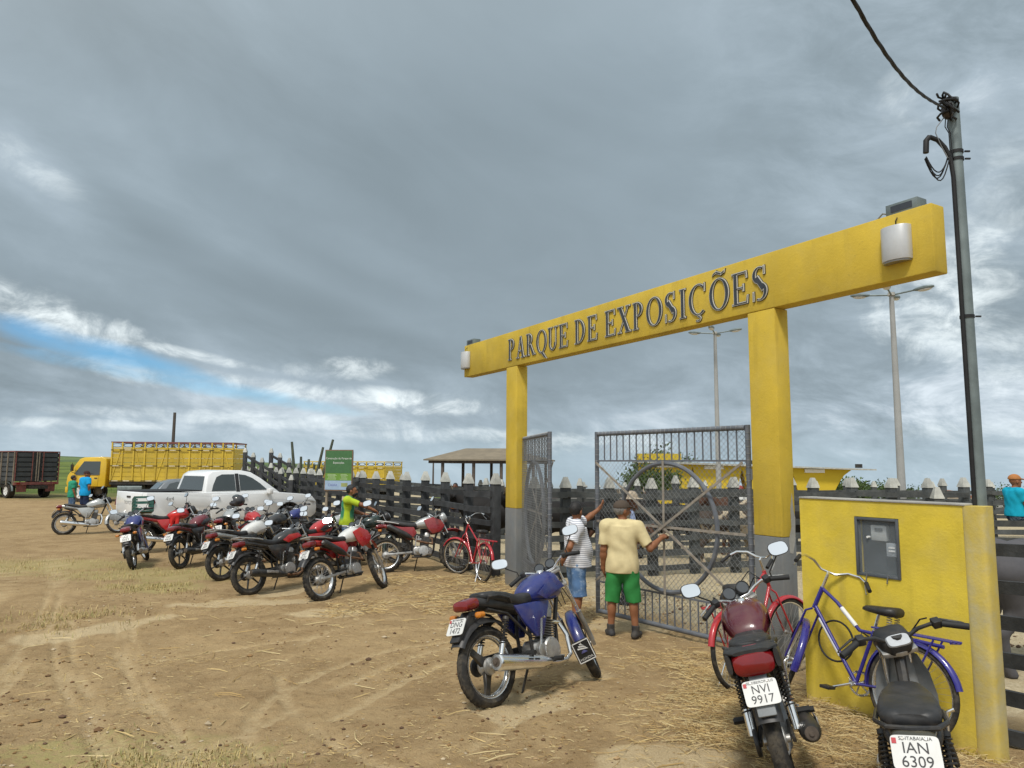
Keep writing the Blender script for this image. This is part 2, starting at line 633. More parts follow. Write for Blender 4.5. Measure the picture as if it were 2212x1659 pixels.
def make_ground():
    xs = grid_axis(-7.0, 5.0, .034, -1500, 1500, 1.13)
    ys = grid_axis(3.7, 10.5, .026, -40, 2500, 1.055)
    X, Y = np.meshgrid(xs, ys, indexing='ij')
    Z = gz_np(X, Y)
    near = (1 - smst(Y, 14, 45)) * (1 - smst(np.abs(X), 12, 40))
    track = np.zeros_like(X)
    thin = []
    for pts, w in TRACKS:
        thin += [(pts, w * .85)] if w < .15 else [([(p[0] + o, p[1]) for p in pts], .055) for o in (-.11, -.02, .08)]
    for k, (pts, w) in enumerate(thin):
        wob = (fbm(X * 2.3, Y * 2.3, 3, 40 + k) - .5) * .10
        d = seg_dist(X, Y, pts)
        m = (1 - smst(np.abs(d + wob * .5), w * .45, w * .85)) * smst(fbm(X * 1.1, Y * 1.1, 3, 60 + k), .30, .50)
        track = np.maximum(track, m)
    sand = np.zeros_like(X)
    for (cx, cy, rx, ry, a) in PATCHES:
        c, s = math.cos(a), math.sin(a)
        u, v = (X - cx) * c + (Y - cy) * s, -(X - cx) * s + (Y - cy) * c
        q = np.hypot(u / rx, v / ry) + (fbm(X * 2.6, Y * 2.6, 4, 90) - .5) * 1.1
        sand = np.maximum(sand, 1 - smst(q, .72, 1.02))
    # yard side of the gateway and pens: pale trodden sand
    side = (X - RC.x) * N.x + (Y - RC.y) * N.y
    side = side + (fbm(X * 1.5, Y * 1.5, 3, 77) - .5) * 1.2
    yard = 1 - smst(side, -.9, .1)
    yard = yard * smst(Y, 5.0, 6.5)
    grass = smst(Y + (fbm(X * .12, Y * .12, 3, 5) - .5) * 14, 39, 49) * (1 - smst(X / np.maximum(Y, 1), -.36, -.2))
    grass = np.maximum(grass, smst(Y, 100, 160))
    dry = np.zeros_like(X)
    for (cx, cy, rx, ry) in ((-2.35, 4.75, 1.15, .55), (-6.6, 13.6, 2.0, 1.0), (-9.5, 14.5, 2.5, 1.2), (-5.8, 12.2, .9, .5), (-1.5, 4.4, .9, .3)):
        q = np.hypot((X - cx) / rx, (Y - cy) / ry) + (fbm(X * 3, Y * 3, 4, 33) - .5) * 1.2
        dry = np.maximum(dry, 1 - smst(q, .6, 1.1))
    rough = (fbm(X * 1.3, Y * 1.3, 3, 11) - .5) * .05 + (fbm(X * 5, Y * 5, 4, 12) - .5) * .042 + (fbm(X * 17, Y * 17, 3, 13, .6) - .5) * .022
    smooth = np.maximum(sand * .75, track * .6)
    Z = Z + near * (rough * (1 - smooth) - track * .022 - sand * .008)
    _G.extend([xs, ys, Z])
    nx, ny = X.shape
    v = np.stack([X.ravel(), Y.ravel(), Z.ravel()], 1)
    i, j = np.meshgrid(np.arange(nx - 1), np.arange(ny - 1), indexing='ij')
    a = (i * ny + j).ravel()
    f = np.stack([a, a + ny, a + ny + 1, a + 1], 1)
    me = bpy.data.meshes.new('ground')
    me.vertices.add(len(v))
    me.vertices.foreach_set('co', v.ravel())
    me.loops.add(f.size)
    me.loops.foreach_set('vertex_index', f.ravel().astype(np.int32))
    me.polygons.add(len(f))
    me.polygons.foreach_set('loop_start', (np.arange(len(f)) * 4).astype(np.int32))
    me.update()
    for nm, arr in (('track', track), ('sand', sand), ('yard', yard), ('grass', grass), ('dry', dry)):
        at_ = me.attributes.new(nm, 'FLOAT', 'POINT')
        at_.data.foreach_set('value', arr.ravel().astype(np.float32))
    m = bpy.data.materials.new('dirt')
    m.use_nodes = True
    t = NT(m.node_tree)
    b = t.n['Principled BSDF']
    pos = t.node('ShaderNodeNewGeometry').outputs['Position']

    def attr(nm):
        n = t.node('ShaderNodeAttribute')
        n.attribute_name = nm
        return n.outputs['Fac']
    nA, nB, nC, nD = t.noise(pos, .45, 4), t.noise(pos, 2.6, 6, .65), t.noise(pos, 16, 6, .7), t.noise(pos, 70, 3, .7)
    c = t.mix(t.ss(nB, .32, .68), (.265, .178, .088), (.375, .264, .137))
    c = t.mix(t.m('MULTIPLY', t.ss(nA, .40, .66), .45), c, (.42, .30, .155))
    c = t.mix(t.m('MULTIPLY', t.ss(nC, .52, .74), .60), c, (.10, .055, .026))
    c = t.mix(t.m('MULTIPLY', t.ss(nC, .46, .28), .5), c, (.42, .31, .165))
    c = t.mix(t.m('MULTIPLY', t.ss(nD, .60, .72), .55), c, (.46, .37, .22))
    c = t.mix(t.m('MULTIPLY', t.ss(nD, .40, .30), .5), c, (.09, .05, .025))
    c = t.mix(t.m('MULTIPLY', attr('dry'), t.ss(nC, .35, .6)), c, (.34, .285, .12))
    c = t.mix(t.m('MULTIPLY', attr('track'), t.m('ADD', .12, t.m('MULTIPLY', t.ss(nC, .34, .66), .62))), c, (.52, .40, .23))
    c = t.mix(t.m('MULTIPLY', attr('sand'), t.m('ADD', .50, t.m('MULTIPLY', nB, .6)), clamp=True), c, t.mix(t.ss(nD, .35, .65), (.46, .35, .20), (.55, .44, .27)))
    yc = t.mix(t.ss(nC, .35, .7), (.40, .33, .21), (.56, .48, .33))
    yc = t.mix(t.m('MULTIPLY', t.ss(nB, .45, .7), .5), yc, (.34, .265, .155))
    c = t.mix(t.m('MULTIPLY', attr('yard'), .92), c, yc)
    gA = t.noise(pos, .035, 6, .6)
    gB = t.noise(pos, .5, 6, .7)
    gc = t.mix(t.ss(gA, .40, .60), (.075, .105, .026), (.16, .20, .045))
    gc = t.mix(t.m('MULTIPLY', t.ss(gB, .5, .66), .55), gc, (.045, .07, .022))
    c = t.mix(attr('grass'), c, gc)
    t.l.new(c, b.inputs['Base Color'])
    b.inputs['Roughness'].default_value = .95
    b.inputs['Specular IOR Level'].default_value = .15
    h = t.m('ADD', t.m('MULTIPLY', nC, 1.0), t.m('MULTIPLY', nD, .6))
    bp = t.node('ShaderNodeBump')
    bp.inputs['Strength'].default_value = .9
    bp.inputs['Distance'].default_value = .025
    t.l.new(h, bp.inputs['Height'])
    t.l.new(bp.outputs[0], b.inputs['Normal'])
    o = link('ground', me, m, smooth=0)
    me.polygons.foreach_set('use_smooth', [True] * len(me.polygons))
    tag(o, kind='structure')


make_ground()


def make_hills():
    """low green hills beyond the left side of the site"""
    gm = bpy.data.materials.new('hill_scrub')
    gm.use_nodes = True
    t = NT(gm.node_tree)
    b = t.n['Principled BSDF']
    pos = t.node('ShaderNodeNewGeometry').outputs['Position']
    a, c = t.noise(pos, .012, 6, .6), t.noise(pos, .09, 5, .7)
    col = t.mix(t.ss(a, .42, .58), (.055, .095, .03), (.13, .18, .05))
    col = t.mix(t.m('MULTIPLY', t.ss(c, .52, .62), .8), col, (.03, .052, .025))
    t.l.new(col, b.inputs['Base Color'])
    b.inputs['Roughness'].default_value = 1
    for (d0, d1, hh, seed, x0, x1) in ((240, 620, 9.0, 3, -560, -90), (900, 1500, 24, 9, -1900, -520)):
        xs = np.linspace(x0, x1, 120)
        ys = np.linspace(d0, d1, 30)
        X, Y = np.meshgrid(xs, ys, indexing='ij')
        k = np.sin(np.pi * np.clip((Y - d0) / (d1 - d0), 0, 1) * .62)
        W = smst(X, x0, x0 + 60) * (1 - smst(X, x0 + (x1 - x0) * .35, x1))
        Z = hh * k * W * (.55 + .9 * fbm(X / 170 + seed, Y / 300, 4, seed)) + gz_np(X, np.full_like(Y, d0)) - 1.0
        nx, ny = X.shape
        v = np.stack([X.ravel(), Y.ravel(), Z.ravel()], 1)
        i, j = np.meshgrid(np.arange(nx - 1), np.arange(ny - 1), indexing='ij')
        q = (i * ny + j).ravel()
        f = np.stack([q, q + ny, q + ny + 1, q + 1], 1)
        o = link('hills', np_mesh('hills', v, f), gm, smooth=180)
        tag(o, kind='structure')


make_hills()

# ------------------------------------------------------------------ materials of the setting
M_YEL = mat('yellow_plaster', (.575, .41, .05), .78, var=.13, scale=1.6, bump=.3, bscale=45, dust=.26, dcol=(.52, .42, .15), spec=.25, streak=.5)
M_YELW = mat('yellow_wall_plaster', (.69, .52, .055), .78, var=.13, scale=2.2, bump=.35, bscale=40, dust=.28, dcol=(.48, .40, .17), spec=.25, low=.42, streak=.35)
M_YELP = mat('yellow_pavilion', (.55, .40, .035), .8, var=.06, scale=.4, spec=.2)
M_GRAYP = mat('gray_plaster', (.155, .165, .17), .8, var=.12, scale=2, bump=.25, bscale=40, dust=.25, dcol=(.28, .24, .18), low=.4, streak=.5)
M_CONC = mat('concrete_cap', (.46, .46, .42), .9, orand=.18, var=.18, scale=6, bump=.3)
M_CONCD = mat('concrete_weathered', (.34, .33, .30), .9, var=.2, scale=3, bump=.4)
M_TIMBER = mat('tarred_timber', (.030, .032, .034), .75, orand=.35, var=.45, scale=5, bump=.5, bscale=30, dust=.10, dcol=(.13, .12, .11))
M_TIMBERG = mat('weathered_timber', (.052, .057, .057), .85, orand=.35, var=.35, scale=4, bump=.5, bscale=30, dust=.35, dcol=(.15, .145, .13))
M_STEELG = mat('gray_gate_paint', (.115, .128, .150), .5, var=.2, scale=7, bump=.1, dust=.25, dcol=(.24, .20, .16))
M_WIRE = mat('galvanised_wire', (.25, .255, .255), .5, metal=.6, var=.2)
M_RUST = mat('rusty_bar', (.26, .235, .20), .7, var=.3, scale=14, dust=.3, dcol=(.30, .20, .12))
M_GALV = mat('galvanised_steel', (.17, .205, .205), .5, metal=.35, var=.22, scale=4, bump=.1, bscale=12)
M_BLK = mat('black_rubber', (.016, .016, .017), .6, var=.3, spec=.35)
M_WHITEP = mat('white_paint', (.74, .74, .72), .6, var=.06, scale=3, dust=.12)
M_LET = mat('navy_letter_paint', (.035, .042, .055), .5, var=.2)
M_LETP = mat('pale_letter_edge', (.60, .58, .50), .5, var=.1)


def frame_M(o, x, y, z):
    """matrix whose columns are the axes x, y, z at o"""
    m = Matrix.Identity(4)
    for i, a in enumerate((x, y, z)):
        a = V(a).normalized()
        for k in range(3):
            m[k][i] = a[k]
    m.translation = o
    return m


# along the front of the gateway from left to right: -U; up: Z; out of the lettered face: N
ARCH_ANG = math.atan2(-U.y, -U.x)


def make_arch():
    root = empty('entrance_arch', at(RC.x, RC.y), (0, 0, ARCH_ANG))
    tag(root, 'tall yellow gateway with a lettered beam on two columns with gray bases', 'gateway')
    # local: x along the front towards the camera's right, y into the yard, z up; origin at the right column
    zb = gz(RC.x, RC.y)
    L = (RC - LC).length
    gl = gz(LC.x, LC.y) - zb
    Z0, Z1 = 3.50 - zb, 4.12 - zb
    m = MB()
    m.box((-L / 2 + .03, .0, (Z0 + Z1) / 2), (L + 3.75, .20, Z1 - Z0))
    beam = m.build('beam', M_YEL, root, bevel=.012)
    for x, z0 in ((0, -.3), (-L, gl - .3)):
        m = MB()
        m.box((x, .012, (1.06 - zb + Z0) / 2), (.37, .215, Z0 - (1.06 - zb) - .002))
        c = m.build('column', M_YEL, root, bevel=.012)
        m = MB()
        m.box((x, .012, (z0 + 1.06 - zb) / 2), (.374, .219, 1.06 - zb - z0 - .002))
        m.build('gray_base', M_GRAYP, c, bevel=.01)
        m = MB()                      # scraped patch on the right side of the right column
        if x == 0:
            pl = [(.0, 1.16), (.05, 1.15), (.09, 1.30), (.10, 1.52), (.075, 1.60), (.06, 1.78), (.03, 1.62), (.035, 1.42), (-.01, 1.30)]
            m.prism([(p[0] + .015, p[1]) for p in pl], .186, .188, plane='yz')
            m.build('bare_plaster_patch', M_CONCD, c)
    # letters: serif capitals built from strokes, dark with a pale raised edge
    txt = "PARQUE DE EXPOSIÇÕES"
    return root, beam, Z0, Z1, L


def glyph(ch):
    """strokes of a serif capital of height 1: ('r', x0,y0,x1,y1) bars, ('q', pts) quads, ('a', cx,cy,rx,ry,a0,a1, thick at sides, thick at top) arcs; returns (strokes, width)"""
    T, t, s = .135, .045, .04           # thick stem, thin stroke, serif height

    def stem(x, w=T, y0=0, y1=1, sv=.07):
        return [('r', x, y0, x + w, y1), ('r', x - sv, y0, x + w + sv, y0 + s), ('r', x - sv, y1 - s, x + w + sv, y1)]
    if ch == 'P':
        return stem(.1) + [('a', .25, .73, .30, .27, -90, 90, T, t)], .66
    if ch == 'R':
        return stem(.1) + [('a', .25, .74, .27, .26, -90, 90, T, t), ('q', [(.30, .5), (.44, .5), (.74, .0), (.58, .0)]), ('r', .54, 0, .80, s)], .78
    if ch == 'A':
        return [('q', [(.10, 0), (.16, 0), (.40, 1), (.35, 1)]), ('q', [(.34, 1), (.44, 1), (.70, 0), (.54, 0)]), ('r', .2, .30, .6, .35), ('r', .02, 0, .25, s), ('r', .46, 0, .78, s)], .78
    if ch in 'QOÕ':
        g = [('a', .42, .5, .40, .52, 0, 360, T, t)]
        if ch == 'Q':
            g += [('q', [(.38, .02), (.52, .04), (.86, -.30), (.66, -.24)])]
        if ch == 'Õ':
            g += [('q', [(.16, 1.14), (.20, 1.20), (.32, 1.26), (.30, 1.19)]), ('q', [(.30, 1.19), (.32, 1.26), (.54, 1.17), (.52, 1.11)]), ('q', [(.52, 1.11), (.54, 1.17), (.68, 1.24), (.66, 1.16)])]
        return g, .84
    if ch == 'U':
        return [('r', .1, .3, .1 + T, 1), ('r', .02, 1 - s, .34, 1), ('r', .58, .3, .58 + t, 1), ('r', .48, 1 - s, .74, 1), ('a', .365, .32, .265, .33, 180, 360, T * .8, t * 1.4)], .76
    if ch == 'E':
        return stem(.1) + [('r', .2, 0, .62, .055), ('r', .2, .945, .60, 1), ('r', .2, .48, .48, .53), ('r', .45, .40, .49, .61), ('q', [(.57, 0), (.62, 0), (.65, .24), (.61, .24)]), ('q', [(.56, 1), (.60, 1), (.62, .79), (.58, .79)])], .68
    if ch == 'D':
        return stem(.1) + [('a', .24, .5, .46, .5, -90, 90, T, t)], .78
    if ch == 'X':
        return [('q', [(.08, 1), (.25, 1), (.72, 0), (.54, 0)]), ('q', [(.10, 0), (.16, 0), (.66, 1), (.60, 1)]), ('r', 0, 1 - s, .32, 1), ('r', .46, 0, .78, s), ('r', .02, 0, .24, s), ('r', .50, 1 - s, .74, 1)], .78
    if ch == 'I':
        return stem(.1), .36
    if ch == 'S':
        return [('a', .31, .75, .25, .26, 60, 262, T * .85, t), ('a', .31, .255, .27, .275, -118, 82, T * .85, t), ('q', [(.13, .66), (.26, .74), (.52, .36), (.40, .26)]),
                ('r', .46, .76, .50, 1.01), ('r', .06, -.01, .10, .27)], .64
    if ch == 'Ç':
        return [('a', .44, .5, .42, .52, 52, 308, T, t), ('r', .69, .74, .73, 1.01), ('a', .42, -.13, .13, .10, -140, 90, .05, .05), ('r', .40, -.06, .44, .0)], .82
    return [], .38


def make_letters(beam, Z0, Z1, L):
    txt = "PARQUE DE EXPOSIÇÕES"
    H = .37
    gap = .085
    adv = []
    for ch in txt:
        adv.append(.36 if ch == ' ' else glyph(ch)[1] + gap)
    tot = sum(adv) * H
    x0, x1 = -L - .10, .17          # span of the lettering along the beam
    kx = (x1 - x0) / tot
    x = x0
    base = Z0 + .115
    yf = -.10
    for ch, a in zip(txt, adv):
        if ch != ' ':
            st, w = glyph(ch)
            mb = MB()

            def stroke(layer, grow, depth):
                for i, q in enumerate(st):
                    mb.cur = layer
                    y1 = yf - depth - i * .0003
                    P = lambda px, pz: (x + px * H * kx, base + pz * H)
                    if q[0] == 'r':
                        pl = [P(q[1] - grow, q[2] - grow), P(q[3] + grow, q[2] - grow), P(q[3] + grow, q[4] + grow), P(q[1] - grow, q[4] + grow)]
                        mb.prism(pl, y1, yf + .003)
                    elif q[0] == 'q':
                        c = (sum(p[0] for p in q[1]) / 4, sum(p[1] for p in q[1]) / 4)
                        pl = []
                        n = len(q[1])
                        area = sum(q[1][k][0] * q[1][(k + 1) % n][1] - q[1][(k + 1) % n][0] * q[1][k][1] for k in range(n))
                        sg = 1 if area > 0 else -1
                        off = []
                        for k in range(n):
                            p0, p1, p2 = V((*q[1][k - 1], 0)), V((*q[1][k], 0)), V((*q[1][(k + 1) % n], 0))
                            e1, e2 = (p1 - p0).normalized(), (p2 - p1).normalized()
                            n1, n2 = V((e1.y, -e1.x, 0)) * sg, V((e2.y, -e2.x, 0)) * sg
                            b = (n1 + n2)
                            b = b / max(.35, b.length_squared / 2) if b.length > 1e-6 else n1
                            off.append(p1 + b * grow)
                        mb.prism([P(p.x, p.y) for p in off], y1, yf + .003)
                    else:
                        _, cx, cy, rx, ry, a0, a1, tk, tt = q
                        n = max(8, int(abs(a1 - a0) / 11))
                        full = abs(a1 - a0) >= 359
                        vs, fs = [], []
                        for k in range(n + (0 if full else 1)):
                            A = R(a0 + (a1 - a0) * k / n)
                            c, s_ = math.cos(A), math.sin(A)
                            po = P(cx + (rx + grow) * c, cy + (ry + grow) * s_)
                            pi_ = P(cx + (rx - tk - grow) * c, cy + (ry - tt - grow) * s_)
                            vs += [(po[0], y1, po[1]), (pi_[0], y1, pi_[1]), (po[0], yf + .003, po[1]), (pi_[0], yf + .003, pi_[1])]
                        mm = n if full else n + 1
                        for k in range(n):
                            b0, b1 = k * 4, ((k + 1) % mm) * 4
                            fs += [(b0, b0 + 1, b1 + 1, b1), (b0, b1, b1 + 2, b0 + 2), (b0 + 1, b0 + 3, b1 + 3, b1 + 1)]
                        if not full:
                            fs += [(0, 2, 3, 1), (n * 4, n * 4 + 1, n * 4 + 3, n * 4 + 2)]
                        mb.add(vs, fs)
            stroke(0, .022, .010)
            stroke(1, .011, .017)
            stroke(0, -.013, .022)
            mb.build('letter', [M_LET, M_LETP], beam, smooth=30)
        x += a * H * kx


arch, beam_o, AZ0, AZ1, AL = make_arch()
make_letters(beam_o, AZ0, AZ1, AL)


def arch_p(x, y, z):
    """a point in the gateway's own frame, in world space"""
    m = Matrix.Translation(at(RC.x, RC.y)) @ Matrix.Rotation(ARCH_ANG, 4, 'Z')
    return m @ V((x, y, z))


# floodlights bolted to the face of the beam, and the ballast boxes above
def floodlight(x, label):
    root = empty('floodlight', arch_p(x, -.10, (AZ0 + AZ1) / 2 + .01), (0, 0, ARCH_ANG))
    root.scale = (.84, .9, .84)
    tag(root, label, 'floodlight', 'floodlights on the entrance beam')
    m = MB()
    n = 10
    prof = []
    for i in range(n + 1):
        a = math.pi * i / n
        prof.append((-.16 * math.cos(a), -.015 - .115 * math.sin(a) ** .8))
    m.prism(prof + [(.16, .0), (-.16, .0)], -.19, .19, plane='xy')
    m.build('housing', mat('flood_housing', (.55, .56, .57), .4, metal=.3, var=.10, scale=2, dust=.2, dcol=(.4, .4, .38)), root, bevel=.006)
    m = MB()
    m.prism([(p[0] * .93, p[1] * .93) for p in prof], -.208, -.191, plane='xy')
    m.build('bottom_glass', mat('lamp_glass', (.25, .24, .22), .15, var=.1, spec=.7), root)
    m = MB()
    m.tube([(0, -.02, .19), (.02, -.05, .25), (.0, .03, .33), (.0, .08, .345)], .006, 6)
    m.build('cable', M_BLK, root)
    return root


floodlight(1.585, 'white curved floodlight on the right end of the yellow beam')
floodlight(-AL - 1.72, 'small box floodlight jutting from the left end of the yellow beam')
for x, lab in ((1.62, 'gray metal box standing on the right end of the yellow beam'), (-AL - 1.65, 'small gray metal box standing on the left end of the yellow beam')):
    root = empty('ballast_box', arch_p(x, .0, AZ1 - .004), (0, 0, ARCH_ANG))
    tag(root, lab, 'metal box', 'boxes on top of the entrance beam')
    m = MB()
    m.box((0, 0, .055), (.30, .15, .11))
    b = m.build('box_body', M_GALV, root, bevel=.004)
    m = MB()
    m.box((0, -.077, .057), (.20, .004, .06))
    m.build('name_plate', M_LET, root)
    m = MB()
    m.tube([(-.15, 0, .04), (-.22, -.01, .07), (-.26, -.02, .03), (-.27, -.06, .0)], .008, 6)
    m.build('conduit', M_WIRE, root)


# ------------------------------------------------------------------ gate leaves
def gate_leaf(hinge, tip, label, flip):
    """a square steel leaf with a wheel motif, bars above and below and chain-link over it"""
    hinge, tip = V(hinge), V(tip)
    W = (tip - hinge).to_2d().length
    ang = math.atan2(tip.y - hinge.y, tip.x - hinge.x)
    root = empty('gate_leaf', (hinge.x, hinge.y, gz(hinge.x, hinge.y)), (0, 0, ang))
    tag(root, label, 'gate', 'steel gate leaves of the entrance')
    H = 2.50
    z0 = .05
    r = .03
    zA, zB = H - .40, z0 + .42
    for x in (r, W - r):
        m = MB()
        m.cyl((x, 0, z0), (x, 0, H), r, n=10)
        m.build('stile', M_STEELG, root)
    for z in (H - r, z0 + r):
        m = MB()
        m.cyl((2 * r, 0, z), (W - 2 * r, 0, z), r, n=10)
        m.build('rail', M_STEELG, root)
    for z in (zA, zB):
        m = MB()
        m.box((W / 2, 0, z), (W - 4 * r, .016, .022))
        m.build('rail', M_STEELG, root)
    n = 20
    bar = None
    for (lo, hi) in ((zA + .011, H - 2 * r), (z0 + 2 * r, zB - .011)):
        me = None
        for i in range(1, n):
            x = 2 * r + (W - 4 * r) * i / n
            if me is None:
                m = MB()
                m.box((0, 0, (lo + hi) / 2), (.013, .013, hi - lo))
                o = m.build('bar', M_STEELG, root)
                me = o.data
            else:
                o = bpy.data.objects.new('bar', me)
                COL.objects.link(o)
                o.parent = root
            o.location = (x, 0, 0)
    zc, rad = (zA + zB) / 2, (zA - zB) / 2 - .03
    m = MB()
    m.tube([(W / 2 + rad * math.cos(2 * math.pi * i / 48), 0, zc + rad * math.sin(2 * math.pi * i / 48)) for i in range(48)], .028, 8, closed=True)
    m.build('ring', M_STEELG, root)
    y = .034
    for i, (p, q) in enumerate((((W / 2, zB), (W / 2, zA)), ((2 * r, zc), (W - 2 * r, zc)), ((2 * r, zB + .02), (W - 2 * r, zA - .02)), ((2 * r, zA - .02), (W - 2 * r, zB + .02)))):
        m = MB()
        m.beam((p[0], y + i * .011, p[1]), (q[0], y + i * .011, q[1]), .03, .009, up=(0, 1, 0))
        m.build('spoke', M_RUST, root)
    # latch
    m = MB()
    m.tube([(W + .005, -.01, 1.28), (W + .055, -.01, 1.27), (W + .06, -.01, 1.16), (W + .005, -.01, 1.15)], .008, 6)
    m.build('latch', M_STEELG, root)
    for z in (.5, 1.95):
        m = MB()
        m.cyl((-.012, 0, z - .06), (-.012, 0, z + .06), .016)
        m.box((-.05, 0, z), (.09, .012, .04))
        m.build('hinge', M_STEELG, root)
    # woven wire: zigzag wires hooked into each other
    m = MB()
    p = .068
    p = .072
    x = 2 * r
    rw = .0024
    k = 0
    while x < W - 2 * r:
        pts = []
        z = z0 + .05
        i = 0
        while z < H - .03:
            pts.append((min(W - r, x + (p / 2 if (i + k) % 2 else 0) * 1.06), -.036 + (.003 if (i % 2) else -.003), z))
            z += p / 2
            i += 1
        for a, b in zip(pts[:-1], pts[1:]):
            d = V(b) - V(a)
            s = V((d.z, 0, -d.x)).normalized() * rw
            t_ = V((0, rw, 0))
            m.add([V(a) + s, V(a) - s * .5 + t_, V(a) - s * .5 - t_, V(b) + s, V(b) - s * .5 + t_, V(b) - s * .5 - t_], [(0, 1, 4, 3), (1, 2, 5, 4), (2, 0, 3, 5)])
        x += p / 2
        k += 1
    o = m.build('chain_link_mesh', M_WIRE, root, smooth=0)
    tag(o, kind='stuff')
    # wire wraps round the frame
    m = MB()
    for i in range(34):
        x = 2 * r + (W - 4 * r) * (i + .5) / 34
        m.lathe([(.031, -.004), (.035, 0), (.031, .004)], 8, (x, 0, H - r), 'x')
    for x in (r, W - r):
        for i in range(30):
            m.lathe([(.031, -.004), (.035, 0), (.031, .004)], 8, (x, 0, z0 + .1 + 2.3 * (i + .5) / 30), 'z')
    o = m.build('wire_ties', M_WIRE, root)
    tag(o, kind='stuff')
    return root


GATE_R = gate_leaf((2.66, 8.02, 0), (1.17, 10.05, 0), 'right steel gate leaf with wheel motif, held by the man in the yellow shirt', 1)
GATE_L = gate_leaf((.17, 12.62, 0), (.545, 10.18, 0), 'left steel gate leaf with wheel motif, swung open beside the far yellow column', -1)


# ------------------------------------------------------------------ timber fences with capped posts
def fence(pts, label, post_m, rail_m, ph=1.68, rails=(.16, .43, .69, .96, 1.22, 1.49), pw=.15, spacing=1.1, rh=.11, rt=.045, cap=True, group='timber corral fences', skip_first=False, side=1, name='timber_fence', zoff=0.0, sink=.2):
    A = V((*pts[0], 0))
    root = empty(name, at(A.x, A.y))
    tag(root, label, 'fence', group)
    base = root.location.copy()
    pm = cm = None
    posts = []
    for a, b in zip(pts[:-1], pts[1:]):
        a, b = V((*a, 0)), V((*b, 0))
        n = max(1, round((b - a).length / spacing))
        for i in range(n + 1):
            if i == 0 and posts:
                continue
            posts.append(a.lerp(b, i / n))
    for i, p in enumerate(posts):
        q = posts[min(i + 1, len(posts) - 1)] - posts[max(i - 1, 0)]
        ang = math.atan2(q.y, q.x)
        if pm is None:
            m = MB()
            m.box((0, 0, (ph - sink) / 2), (pw, pw, ph + sink))
            o = m.build('post', post_m, root, bevel=.008)
            pm = o.data
        else:
            o = bpy.data.objects.new('post', pm)
            COL.objects.link(o)
            o.parent = root
        o.location = V((p.x, p.y, gz(p.x, p.y) + zoff)) - base
        o.rotation_euler = (random.uniform(-.008, .008), random.uniform(-.008, .008), ang + random.uniform(-.03, .03))
        if cap:
            if cm is None:
                m = MB()
                w = pw / 2 + .012
                w2, h = .032, .20
                m.add([(-w, -w, 0), (w, -w, 0), (w, w, 0), (-w, w, 0), (-w, -w, .015), (w, -w, .015), (w, w, .015), (-w, w, .015), (-w2, -w2, h), (w2, -w2, h), (w2, w2, h), (-w2, w2, h)],
                      [(3, 2, 1, 0), (0, 1, 5, 4), (1, 2, 6, 5), (2, 3, 7, 6), (3, 0, 4, 7), (4, 5, 9, 8), (5, 6, 10, 9), (6, 7, 11, 10), (7, 4, 8, 11), (8, 9, 10, 11)])
                c = m.build('cap', M_CONC, o, smooth=20)
                cm = c.data
            else:
                c = bpy.data.objects.new('cap', cm)
                COL.objects.link(c)
                c.parent = o
            c.location = (0, 0, ph + .002)
    for p, q in zip(posts[:-1], posts[1:]):
        d = (q - p).normalized()
        nn = V((d.y, -d.x, 0)) * (side * (pw / 2 + rt / 2 + .002))
        for z in rails:
            m = MB()
            ja, jb = random.gauss(0, .014), random.gauss(0, .014)
            a = V((p.x, p.y, gz(p.x, p.y) + z + ja + zoff)) + nn - base - d * .012
            b = V((q.x, q.y, gz(q.x, q.y) + z + jb + zoff)) + nn - base + d * .012
            # a board whose ends stop short of its neighbour's
            a, b = a + (b - a) * .012, b - (b - a) * .012
            m.beam(a, b, rt, rh * random.uniform(.88, 1.1))
            m.build('rail', rail_m, root, smooth=0)
    return root


def on_line(o, d, s):
    return (o.x + d.x * s, o.y + d.y * s)


FL = V((.02, 12.9, 0))
Uf = V((-.50, .866, 0)).normalized()
fence([on_line(FL, Uf, s) for s in (.62, 16.0)], 'dark timber fence with pale capped posts running left from the far column', M_TIMBER, M_TIMBER, side=-1)
fence([on_line(FL, Uf, s) for s in (17.1, 27)], 'far stretch of dark capped fence beyond the white pickup', M_TIMBER, M_TIMBER, side=-1)
fence([(.42, 13.25), (1.0, 13.45), (5.2, 14.4), (9.5, 15.2)], 'gray weathered fence seen through the gate in front of the cattle', M_TIMBERG, M_TIMBERG, ph=1.62, spacing=.80, pw=.16, side=1)
fence([(3.70, 5.86), (5.35, 3.0)], 'dark timber fence to the right of the metal pole', M_TIMBER, M_TIMBER, ph=1.60, side=1, cap=True, rails=(.20, .47, .74, 1.01, 1.28, 1.55), spacing=4, rh=.10, zoff=-.1)
fence([(3.4, 19.5), (-1.2, 20.5), (-6.5, 29.5)], 'inner pen fence of gray boards behind the front fence', M_TIMBERG, M_TIMBERG, ph=1.62, spacing=1.5)
fence([(-1.2, 20.5), (1.0, 28.0), (6, 31)], 'cross fence between the inner pens, left of the gate', M_TIMBERG, M_TIMBERG, ph=1.62, spacing=1.5)
fence([(4.2, 18.5), (9.0, 19.4), (16.0, 20.5)], 'inner pen fence behind the cattle at the right of the gate', M_TIMBERG, M_TIMBERG, ph=1.66, spacing=1.5)
fence([(5.0, 26.0), (12.5, 25.0), (22.0, 24.0)], 'far pen fence in front of the yellow pavilion', M_TIMBERG, M_TIMBERG, ph=1.66, spacing=1.9)
fence([(7.4, 12.6), (9.6, 12.2), (13.0, 11.8)], 'pen fence the boy in blue sits on', M_TIMBERG, M_TIMBERG, ph=1.50, spacing=1.5, rails=(.2, .5, .8, 1.1))
fence([(-7.2, 26.3), (-2.6, 27.8), (3, 30)], 'far pen fence behind the shelter side', M_TIMBERG, M_TIMBERG, ph=1.62, spacing=1.7)


